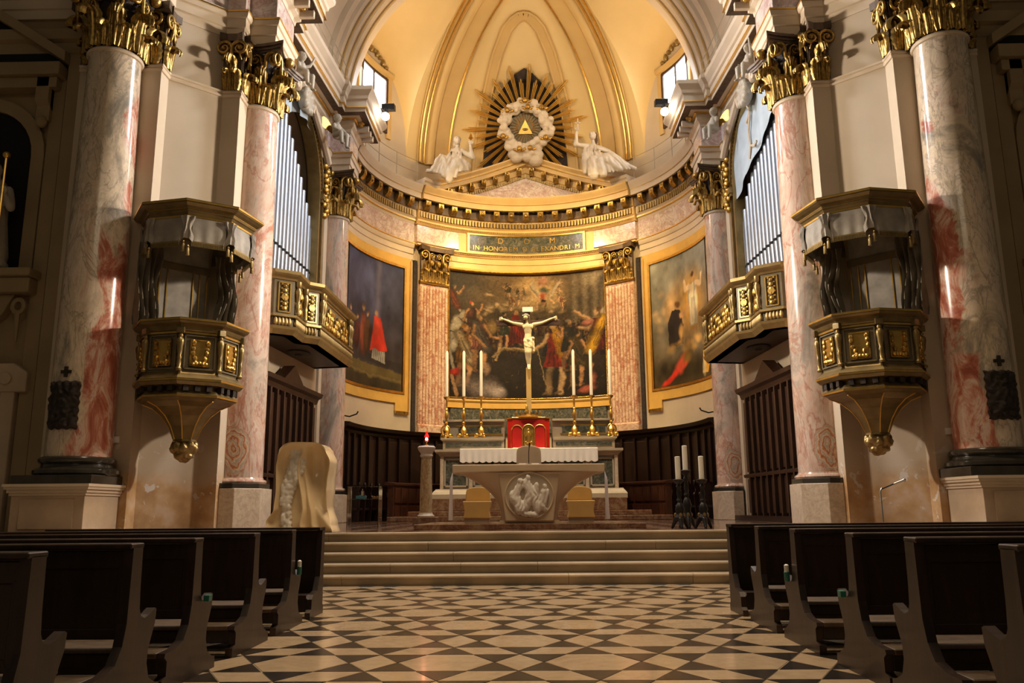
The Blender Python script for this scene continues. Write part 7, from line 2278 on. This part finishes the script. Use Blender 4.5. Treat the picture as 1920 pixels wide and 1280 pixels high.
# =================================================================== AMBO
am = thing('ambo', 'curved beige stone ambo with a white relief band beside the steps', 'ambo', (-4.0, 14.95, PZ))
def lerp_tab(tab, t):
    for (a, x), (b, y) in zip(tab[:-1], tab[1:]):
        if t <= b:
            f = (t - a) / (b - a)
            f = f * f * (3 - 2 * f)
            return x + (y - x) * f
    return tab[-1][1]
AL = [(0, -4.46), (0.12, -4.52), (0.28, -4.40), (0.5, -4.38), (0.8, -4.40), (1.0, -4.34)]
AR_ = [(0, -3.38), (0.1, -3.42), (0.3, -3.50), (0.6, -3.49), (0.85, -3.46), (1.0, -3.54)]
def gs(x, w): return math.exp(-(x / w) ** 2)
def ambo_front(u, t):
    xl, xr = lerp_tab(AL, t), lerp_tab(AR_, t)
    x = xl + (xr - xl) * u
    rim = min(1.0, gs(u - 1.0, 0.07) * min(1, max(0, (t - 0.25) * 4)) + gs(u, 0.06) * 0.6 + gs(t - 1.0, 0.08)) * 0.19
    hollow = 0.20 * math.exp(-((u - 0.74) / 0.26) ** 2) * math.exp(-((t - 0.72) / 0.28) ** 2)
    y = 14.66 - rim + hollow - 0.06 * (1 - t)
    c1 = 0.46 + 0.09 * sin(t * 6.0 + 0.4) + 0.05 * t
    c2 = 0.60 + 0.12 * sin(t * 4.6 + 1.0) * (1 - 0.4 * t)
    c3 = 0.50 + 0.55 * (1 - t) ** 2
    fade = min(1.0, max(0.0, (0.97 - t) * 8))
    y -= (0.11 * gs(u - c1, 0.045) + 0.09 * gs(u - c2, 0.055)) * fade + 0.09 * gs(u - c3, 0.10) * max(0, 1 - t * 2.2)
    y += 0.035 * gs(u - 0.26, 0.14) * fade
    return x, y
def ambo_fn(i, j):
    uu = i / 0.70 if i <= 0.70 else (1.0 if i <= 0.80 else (1 - (i - 0.80) / 0.10 if i <= 0.90 else 0.0))
    z = 0.745 + (1.54 - 0.13 * abs(2 * uu - 1) ** 5) * j
    xl, xr = lerp_tab(AL, j), lerp_tab(AR_, j)
    if i <= 0.70:
        u = i / 0.70
        x, y = ambo_front(u, j)
    elif i <= 0.80:
        f = (i - 0.70) / 0.10
        x = xr + 0.03 * sin(PI * f); y = ambo_front(1.0, j)[1] * (1 - f) + 15.15 * f
    elif i <= 0.90:
        f = (i - 0.80) / 0.10
        x = xr + (xl - xr) * f; y = 15.15
    else:
        f = (i - 0.90) / 0.10
        x = xl - 0.03 * sin(PI * f); y = 15.15 * (1 - f) + ambo_front(0.0, j)[1] * f
    return (x, y, z)
mb = MB().grid(ambo_fn, 100, 60)
mb.add([ambo_fn(i / 100, 1) for i in range(100)], [tuple(range(100))])
mb.build('body', 'ambo_stone', am, True, angle=60)
rl_ = MB()
rr = random.Random(21)
for k in range(16):
    t_ = k / 15
    z = 2.13 - 1.33 * t_
    x = -4.09 - 0.14 * t_ + 0.045 * sin(t_ * 7 + 0.6)
    w_ = 0.12 + 0.035 * sin(t_ * 5 + 0.5)
    rl_.ell((x, 14.67 - 0.06 * t_, z), (w_ * 1.15, 0.06, 0.08), 10)
    for q in range(2):
        rl_.ell((x + rr.uniform(-w_, w_) * 0.8, 14.622 - 0.06 * t_, z + rr.uniform(-0.05, 0.05)), (rr.uniform(0.025, 0.05), 0.035, rr.uniform(0.06, 0.12)), 7)
sculpt(rl_, 'relief_band', 'relief_marble', am, 0.014, 1, lambda p, n: 0.006 * mnoise.noise(p * 14))

# =================================================================== GLASS CREDENCE TABLE
gt = thing('glass_table', 'clear glass side table beside the ambo', 'table', (-3.43, 17.6, PZ))
for z in (1.585, 1.33):
    MB().box(-3.76, -3.10, 17.4, 17.8, z, z + 0.012).build('glass_shelf', 'clear_glass', gt)
for x in (-3.76, -3.115):
    MB().box(x, x + 0.012, 17.4, 17.8, PZ, 1.585).build('glass_side', 'clear_glass', gt)
cr_ = MB().box(-3.60, -3.40, 17.5, 17.65, 1.343, 1.41).build('blue_box', 'plastic_blue', None, bevel=0.006)
tag(cr_, 'small blue and white box on the lower glass shelf', 'box')
bt_ = MB().lathe([(0.03, 0), (0.03, 0.09), (0.012, 0.11), (0.012, 0.14)], 12, (-3.48, 17.58, 1.411)).build('cruet', 'plastic_white', None, True)
tag(bt_, 'little white bottle standing on the blue box', 'bottle')
for k, (x, lab) in enumerate(((-3.24, 'left'), (-3.17, 'right'))):
    o = MB().lathe([(0.01, 0), (0.035, 0.01), (0.04, 0.03), (0.03, 0.05), (0.012, 0.06)], 12, (x, 17.58, 1.343)).build('small_bowl', 'fruit_orange', None, True)
    tag(o, '%s of two little orange bowls on the lower glass shelf' % lab, 'bowl', 'orange bowls')

# =================================================================== BLACK CANDELABRA WITH THREE CANDLES
def black_stick(x, y, h, label, clabel, ch):
    t = thing('black_candlestick', label, 'candlestick', (x, y, PZ), 0, 'black candlesticks by the steps')
    z0 = PZ
    f = h / 0.87
    prof = [(0.05, 0.16), (0.09, 0.20), (0.06, 0.26), (0.085, 0.34), (0.06, 0.42), (0.03, 0.46), (0.05, 0.50), (0.03, 0.54), (0.045, 0.62), (0.03, 0.70), (0.05, 0.74), (0.03, 0.78), (0.09, 0.83), (0.10, 0.86), (0.06, 0.87)]
    MB().lathe([(r, z0 + z * f) for r, z in prof], 14, (x, y, 0)).build('stem', 'iron_black', t, True)
    for k in range(3):
        a = 2 * PI * k / 3 + 0.5
        MB().tube([(x, y, z0 + 0.20 * f), (x + 0.09 * cos(a), y + 0.09 * sin(a), z0 + 0.16), (x + 0.13 * cos(a), y + 0.13 * sin(a), z0 + 0.07), (x + 0.16 * cos(a), y + 0.16 * sin(a), z0 + 0.02)], [0.05, 0.045, 0.03, 0.025], 8).ell((x + 0.155 * cos(a), y + 0.155 * sin(a), z0 + 0.024), 0.026, 8).build('foot', 'iron_black', t, True)
        MB().ell((x + 0.085 * cos(a), y + 0.085 * sin(a), z0 + 0.24), (0.03, 0.03, 0.04), 6).build('gilt_leaf', 'gilt_dull', t, True)
    c = MB().lathe([(0.048, z0 + h), (0.048, z0 + h + ch), (0.03, z0 + h + ch + 0.006), (0.004, z0 + h + ch - 0.01)], 16, (x, y, 0)).build('thick_candle', 'candle_wax', None, True)
    tag(c, clabel, 'candle', 'thick candles by the steps')
black_stick(2.68, 15.2, 0.87, 'left of the two short black candlesticks by the steps', 'thick white candle on the left short black candlestick', 0.40)
black_stick(3.10, 15.2, 0.87, 'right of the two short black candlesticks by the steps', 'thick white candle on the right short black candlestick', 0.40)
black_stick(2.88, 15.55, 1.05, 'taller black candlestick standing behind the two short ones', 'highest thick white candle on the taller black candlestick', 0.44)

# =================================================================== MICROPHONE STAND BY THE RIGHT PIER
ms = thing('microphone_stand', 'chrome microphone stand with boom below the right pulpit', 'microphone', (6.22, 15.1, PZ))
MB().lathe([(0.14, PZ), (0.14, PZ + 0.02), (0.02, PZ + 0.03)], 18, (6.22, 15.1, 0)).build('base', 'iron_black', ms, True)
MB().tube([(6.22, 15.1, PZ), (6.22, 15.1, 1.36), (6.25, 15.1, 1.42)], 0.014, 8).build('pole', 'chrome', ms, True)
MB().tube([(6.24, 15.1, 1.40), (6.46, 15.02, 1.50)], 0.012, 8).build('boom', 'iron_black', ms, True)
MB().tube([(6.44, 15.03, 1.49), (6.58, 14.98, 1.545)], [0.018, 0.024], 10).ell((6.60, 14.975, 1.553), 0.032, 10).build('microphone_head', 'chrome', ms, True)

# =================================================================== AISLE WALLS: NICHES AND PORTALS
for s, nm in SIDES:
    ni = thing('aisle_niche', 'shadowed arched niche with gabled frame on the %s aisle wall' % nm, 'niche', (s * 11.9, 16.9, 5.6), 0, 'aisle wall niches')
    c0 = 11.9
    def arch_pts(w, z0, zs, n=16):
        return [(c0 - w, z0), (c0 - w, zs)] + [(c0 - w * cos(PI * i / n), zs + w * sin(PI * i / n)) for i in range(1, n)] + [(c0 + w, zs), (c0 + w, z0)]
    MB().prism(arch_pts(1.08, 6.2, 8.8), 16.93, 16.96, 'y').mx(s).build('hollow_shade_plate', 'void_black', ni)  # flat near-black plate, painted in place of the niche's inner shade
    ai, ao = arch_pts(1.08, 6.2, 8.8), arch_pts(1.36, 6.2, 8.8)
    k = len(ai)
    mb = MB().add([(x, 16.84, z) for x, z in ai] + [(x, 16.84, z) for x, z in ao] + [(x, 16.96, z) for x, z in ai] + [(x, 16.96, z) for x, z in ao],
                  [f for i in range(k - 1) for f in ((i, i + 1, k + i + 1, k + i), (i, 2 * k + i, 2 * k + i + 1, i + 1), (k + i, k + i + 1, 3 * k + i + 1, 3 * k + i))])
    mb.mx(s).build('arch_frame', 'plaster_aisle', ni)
    for x0 in (10.45, 13.05):
        MB().prism([(x0, 9.55), (x0 + 0.30, 9.55), (x0 + 0.30, 10.55), (x0, 10.55)], 16.72, 16.9, 'y').prism([(16.62, 10.0), (16.90, 9.7), (16.90, 10.55), (16.62, 10.55)], x0, x0 + 0.30, 'x').mx(s).build('console', 'plaster_aisle', ni, bevel=0.02)
        MB().ell((x0 + 0.15, 16.72, 9.52), (0.13, 0.10, 0.14), 10).mx(s).build('console_drop', 'plaster_aisle', ni, True)
    MB().box(10.2, 13.6, 16.5, 16.95, 10.55, 10.85).box(10.3, 13.5, 16.62, 16.95, 10.30, 10.55).mx(s).build('entablature', 'plaster_aisle', ni, bevel=0.02)
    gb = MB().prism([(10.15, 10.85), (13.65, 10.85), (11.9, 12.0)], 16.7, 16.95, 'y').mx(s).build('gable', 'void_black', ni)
    for (xa, za, xb, zb) in ((10.1, 10.85, 11.9, 12.05), (13.7, 10.85, 11.9, 12.05)):
        MB().prism([(xa, za), (xb, zb), (xb, zb + 0.24), (xa + (0.0), za + 0.24)], 16.5, 16.95, 'y').mx(s).build('gable_cornice', 'plaster_aisle', gb)
    MB().box(10.3, 13.5, 16.4, 16.95, 5.95, 6.12).box(10.36, 13.4, 16.52, 16.95, 5.62, 5.95).mx(s).build('ledge', 'plaster_aisle', ni, bevel=0.03)
    MB().prism([(10.75, 5.62), (13.05, 5.62), (12.8, 5.15), (12.3, 4.9), (11.5, 4.9), (11.0, 5.15)], 16.7, 16.95, 'y').mx(s).build('apron', 'plaster_aisle', ni, bevel=0.03)
    for x0 in (10.52, 13.1):
        MB().tube([(x0 + 0.1 + 0.12 * cos(a), 16.68, 5.35 + 0.14 * sin(a)) for a in [2 * PI * i / 14 for i in range(15)]], 0.05, 6).tube([(x0 + 0.1, 16.68, 5.2), (x0 + 0.1, 16.7, 4.6)], [0.06, 0.03], 6).mx(s).build('scroll', 'plaster_aisle', ni, True)
    # robed stone figure in the niche
    fgx = s * 11.35
    sf = thing('niche_statue', 'dim robed statue with gilt staff standing in the %s aisle niche' % nm, 'statue', (fgx, 16.6, 6.12), 0, 'niche statues')
    b = MB().cap((0, 0, 0.3), (0, 0, 1.1), 0.36, 0.27, 12).cap((0, 0, 1.1), (0, -0.02, 1.75), 0.27, 0.28, 12).cap((0, -0.02, 1.8), (0, -0.03, 2.05), 0.12, 0.10, 8).ell((0, 0, 0.1), (0.42, 0.3, 0.16), 12)
    b.cap((0.26, -0.02, 1.75), (0.42, -0.12, 1.35), 0.12, 0.10, 8).cap((0.42, -0.12, 1.35), (0.36, -0.26, 1.55), 0.09, 0.06, 8)
    b.cap((-0.26, -0.02, 1.75), (-0.36, -0.15, 1.30), 0.12, 0.10, 8).cap((-0.36, -0.15, 1.30), (-0.10, -0.30, 1.25), 0.09, 0.06, 8)
    hand(b, (0.36, -0.26, 1.55), (0, -0.3, 1), 0.14)
    hand(b, (-0.10, -0.30, 1.25), (1, -0.2, 0.1), 0.14)
    head(b, (0, -0.06, 2.20), 0.16, (0.2 * -s, -1, -0.1))
    sculpt(b, 'body', 'putto_grey', sf, 0.03, 2, lambda p, n: 0.025 * sin(p.x * 22 + p.z * 3) if p.z < 1.9 else 0, world=False)
    put('staff', MB().tube([(0.38, -0.34, 0.1), (0.38, -0.34, 2.35)], 0.025, 6).ell((0.38, -0.34, 2.42), 0.08, 8).mesh('staff', 'gold', True), sf)
    # portal below
    dn = thing('aisle_portal', 'dark doorway with pale stone surround on the %s aisle wall' % nm, 'doorway', (s * 11.8, 16.9, 0.0), 0, 'aisle portals')
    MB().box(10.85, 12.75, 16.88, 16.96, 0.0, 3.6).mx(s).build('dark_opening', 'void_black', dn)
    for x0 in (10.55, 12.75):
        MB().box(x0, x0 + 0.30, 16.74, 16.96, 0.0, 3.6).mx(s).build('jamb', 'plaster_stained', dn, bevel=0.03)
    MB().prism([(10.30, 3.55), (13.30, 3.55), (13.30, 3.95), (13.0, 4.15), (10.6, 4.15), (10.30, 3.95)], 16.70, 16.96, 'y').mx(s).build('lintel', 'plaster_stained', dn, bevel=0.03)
    for x0 in (10.72, 12.88):
        MB().lathe([(0.12, 0), (0.12, 0.05), (0.05, 0.07)], 14).xf(T(x0, 16.70, 3.82, 0, (1, 1, 1), PI / 2)).mx(s).build('rosette', 'plaster_stained', dn, True)

# =================================================================== PEWS
END = [(0, 0.905), (0.12, 0.905), (0.125, 0.66), (0.135, 0.545), (0.16, 0.50), (0.21, 0.485), (0.27, 0.50), (0.345, 0.53), (0.365, 0.52), (0.355, 0.44), (0.32, 0.37), (0.285, 0.30), (0.28, 0.22), (0.32, 0.13), (0.42, 0.085), (0.47, 0.08), (0.475, 0.0),
       (-0.42, 0.0), (-0.42, 0.07), (-0.36, 0.09), (-0.36, 0.18), (-0.40, 0.205), (-0.39, 0.23), (-0.24, 0.235), (-0.12, 0.27), (-0.05, 0.36), (-0.015, 0.48)]
def build_pew(t, x0, x1, s):
    """local: y 0 = rear face of the back, +y towards the altar; x0 = aisle end"""
    lo_, hi_ = min(x0, x1), max(x0, x1)
    w = 0.055
    for xe in (x0, x1):
        a_e = xe if xe == lo_ else xe - w
        m_ = MB().prism(END, a_e, a_e + w, 'x')
        put('end_panel', m_.mesh('end_panel', 'wood_pew'), t)
    i0, i1 = lo_ + w, hi_ - w
    def P_(name, *bx):
        o = put(name, MB().box(*bx[:6]).mesh(name, bx[6] if len(bx) > 6 else 'wood_pew'), t)
        b = o.modifiers.new('bevel', 'BEVEL'); b.width = 0.006; b.segments = 1
        return o
    P_('back_panel', i0, i1, 0.03, 0.055, 0.40, 0.86)
    P_('back_frame', i0, i1, 0.02, 0.07, 0.78, 0.885)
    P_('back_frame', i0, i1, 0.02, 0.07, 0.39, 0.45)
    n = 3
    for k in range(n + 1):
        xm = i0 + (i1 - i0) * k / n
        P_('back_stile', max(i0, xm - 0.04), min(i1, xm + 0.04), 0.018, 0.068, 0.42, 0.80)
    P_('top_rail', lo_ - 0.0, hi_ + 0.0, -0.03, 0.135, 0.895, 0.925)
    P_('seat', i0, i1, 0.0, 0.42, 0.315, 0.34, 'wood_worn_lit')
    P_('seat_apron', i0, i1, 0.02, 0.045, 0.235, 0.315)
    P_('seat_apron', i0, i1, 0.36, 0.39, 0.235, 0.315)
    P_('kneeler', i0, i1, -0.40, -0.18, 0.20, 0.235, 'wood_worn_lit')
    P_('kneeler_apron', i0, i1, -0.36, -0.335, 0.10, 0.20)
YP = [9.43, 8.24, 7.12, 5.86, 4.93, 3.92]
ordn = ['second', 'third', 'fourth', 'fifth', 'nearest']
for s, nm in SIDES:
    xa, xb = (-2.30, -5.35) if s < 0 else (2.19, 5.35)
    # front row: kneeling desk with a plain panel
    t = thing('kneeling_desk', 'dark wooden kneeling desk before the front row of the %s pews' % nm, 'kneeler', (0, YP[0], 0), 0, 'dark wooden pew rows')
    lo_, hi_ = min(xa, xb), max(xa, xb)
    ED = [(0, 0.905), (0.11, 0.905), (0.11, 0.10), (0.14, 0.07), (0.14, 0), (-0.42, 0), (-0.42, 0.06), (-0.37, 0.09), (-0.36, 0.19), (-0.30, 0.235), (-0.14, 0.26), (-0.05, 0.40)]
    for xe in (lo_, hi_ - 0.055):
        put('end_panel', MB().prism(ED, xe, xe + 0.055, 'x').mesh('end_panel', 'wood_pew'), t)
    for nm2, bx in (('front_panel', (lo_ + 0.05, hi_ - 0.05, 0.04, 0.07, 0.05, 0.87)), ('panel_frame', (lo_ + 0.05, hi_ - 0.05, 0.02, 0.08, 0.80, 0.89)), ('panel_frame', (lo_ + 0.05, hi_ - 0.05, 0.02, 0.08, 0.05, 0.16)), ('top_rail', (lo_, hi_, -0.12, 0.13, 0.895, 0.925)), ('kneeler', (lo_ + 0.05, hi_ - 0.05, -0.40, -0.16, 0.20, 0.235)), ('kneeler_apron', (lo_ + 0.05, hi_ - 0.05, -0.34, -0.315, 0.06, 0.20))):
        put(nm2, MB().box(*bx).mesh(nm2, 'wood_pew'), t)
    proto = None
    for k, y in enumerate(YP[1:]):
        lab = 'dark wooden pew, %s row from the steps on the %s of the aisle' % (ordn[k], nm) if k < 4 else 'nearest dark wooden pew cut by the %s edge of the picture' % nm
        if proto is None:
            proto = thing('pew', lab, 'pew', (0, y, 0), 0, 'dark wooden pew rows')
            build_pew(proto, xa, xb, s)
        else:
            copy_tree(proto, None, (0, y, 0), 0, lab)

# small things left on the pews
bg = MB()
for (x, y, z, r) in ((-2.52, 4.55, 0.54, 0.10), (-2.46, 4.60, 0.51, 0.07), (-2.62, 4.55, 0.52, 0.09), (-2.50, 4.50, 0.50, 0.08)):
    bg.ell((x, y - 0.42, z), (r, r * 0.8, r * 0.75), 10)
sculpt(bg, 'plastic_bag', 'bag_green', None, 0.012, 1, lambda p, n: 0.018 * mnoise.noise(p * 22))
tag(bpy.data.objects['plastic_bag'], 'crumpled green plastic bag on the nearest left pew', 'bag')
for (x, y, nm2, mname, lab) in ((-2.27, 8.24 + 0.18, 'sanitizer_bottle', 'plastic_white', 'small white sanitizer bottle on the second left pew end'), (2.16, 7.12 + 0.18, 'sanitizer_bottle', 'plastic_white', 'small white sanitizer bottle on the third right pew end'),
                              (-2.27, 5.86 + 0.19, 'green_card', 'bag_green', 'small green card on the fourth left pew end'), (2.16, 5.86 + 0.19, 'green_card', 'bag_green', 'small green card on the fourth right pew end')):
    if nm2 == 'sanitizer_bottle':
        t = thing(nm2, lab, 'bottle', (x, y, 0.49), 0, 'sanitizer bottles on the pews')
        MB().lathe([(0.022, 0.49), (0.024, 0.50), (0.024, 0.565), (0.01, 0.58)], 12, (x, y, 0)).build('bottle_body', 'bag_green', t, True)
        MB().lathe([(0.02, 0.565), (0.02, 0.62), (0.008, 0.63)], 10, (x, y, 0)).build('bottle_cap', 'plastic_white', t, True)
    else:
        tag(MB().box(x - 0.02, x + 0.02, y - 0.03, y + 0.03, 0.488, 0.53).build(nm2, mname, None, bevel=0.004), lab, 'card', 'cards on the pews')

# =================================================================== PIER LAMPS (behind the second columns, aimed across the choir)
for s, nm in SIDES:
    t = thing('pier_spotlight', 'black spotlight hidden behind the %s organ column' % nm, 'spotlight', (s * 6.50, 19.75, 9.6), 0, 'pier spotlights')
    MB().box(s * 6.52 - 0.08, s * 6.52 + 0.08, 19.62, 19.88, 9.5, 9.75).build('housing', 'iron_black', t, bevel=0.02)
    MB().box(s * 6.43 - 0.01, s * 6.43 + 0.01, 19.65, 19.85, 9.53, 9.72).build('lens', 'lamp_glass', t)
    light('pier_spot_beam', 'SPOT', (s * 6.38, 19.78, 9.62), (-s * 7.7, 16.9, 9.0), 7500, (1.0, 0.84, 0.66), 0.45, spot=84, blend=1.0)

# =================================================================== VAULT SPOTLIGHT over the choir, above the picture
t = thing('vault_spotlight', 'warm spotlight hung under the choir vault shining on the altar', 'spotlight', (0, 21.5, 17.6))
MB().lathe([(0.16, 17.45), (0.18, 17.5), (0.14, 17.85), (0.03, 17.9)], 14, (0, 21.5, 0)).build('housing', 'iron_black', t, True)
MB().tube([(0, 21.5, 17.9), (0, 21.5, 21.75)], 0.02, 6).build('hanger', 'iron_black', t)
light('vault_spot_beam_high', 'SPOT', (0, 21.5, 17.45), (0, 33.0, 16.2), 2200, (1.0, 0.80, 0.50), 0.15, spot=32, blend=0.8)
light('vault_spot_beam', 'SPOT', (0, 21.5, 17.4), (0, 29.4, 5.2), 7500, (1.0, 0.80, 0.50), 0.15, spot=46, blend=0.6)
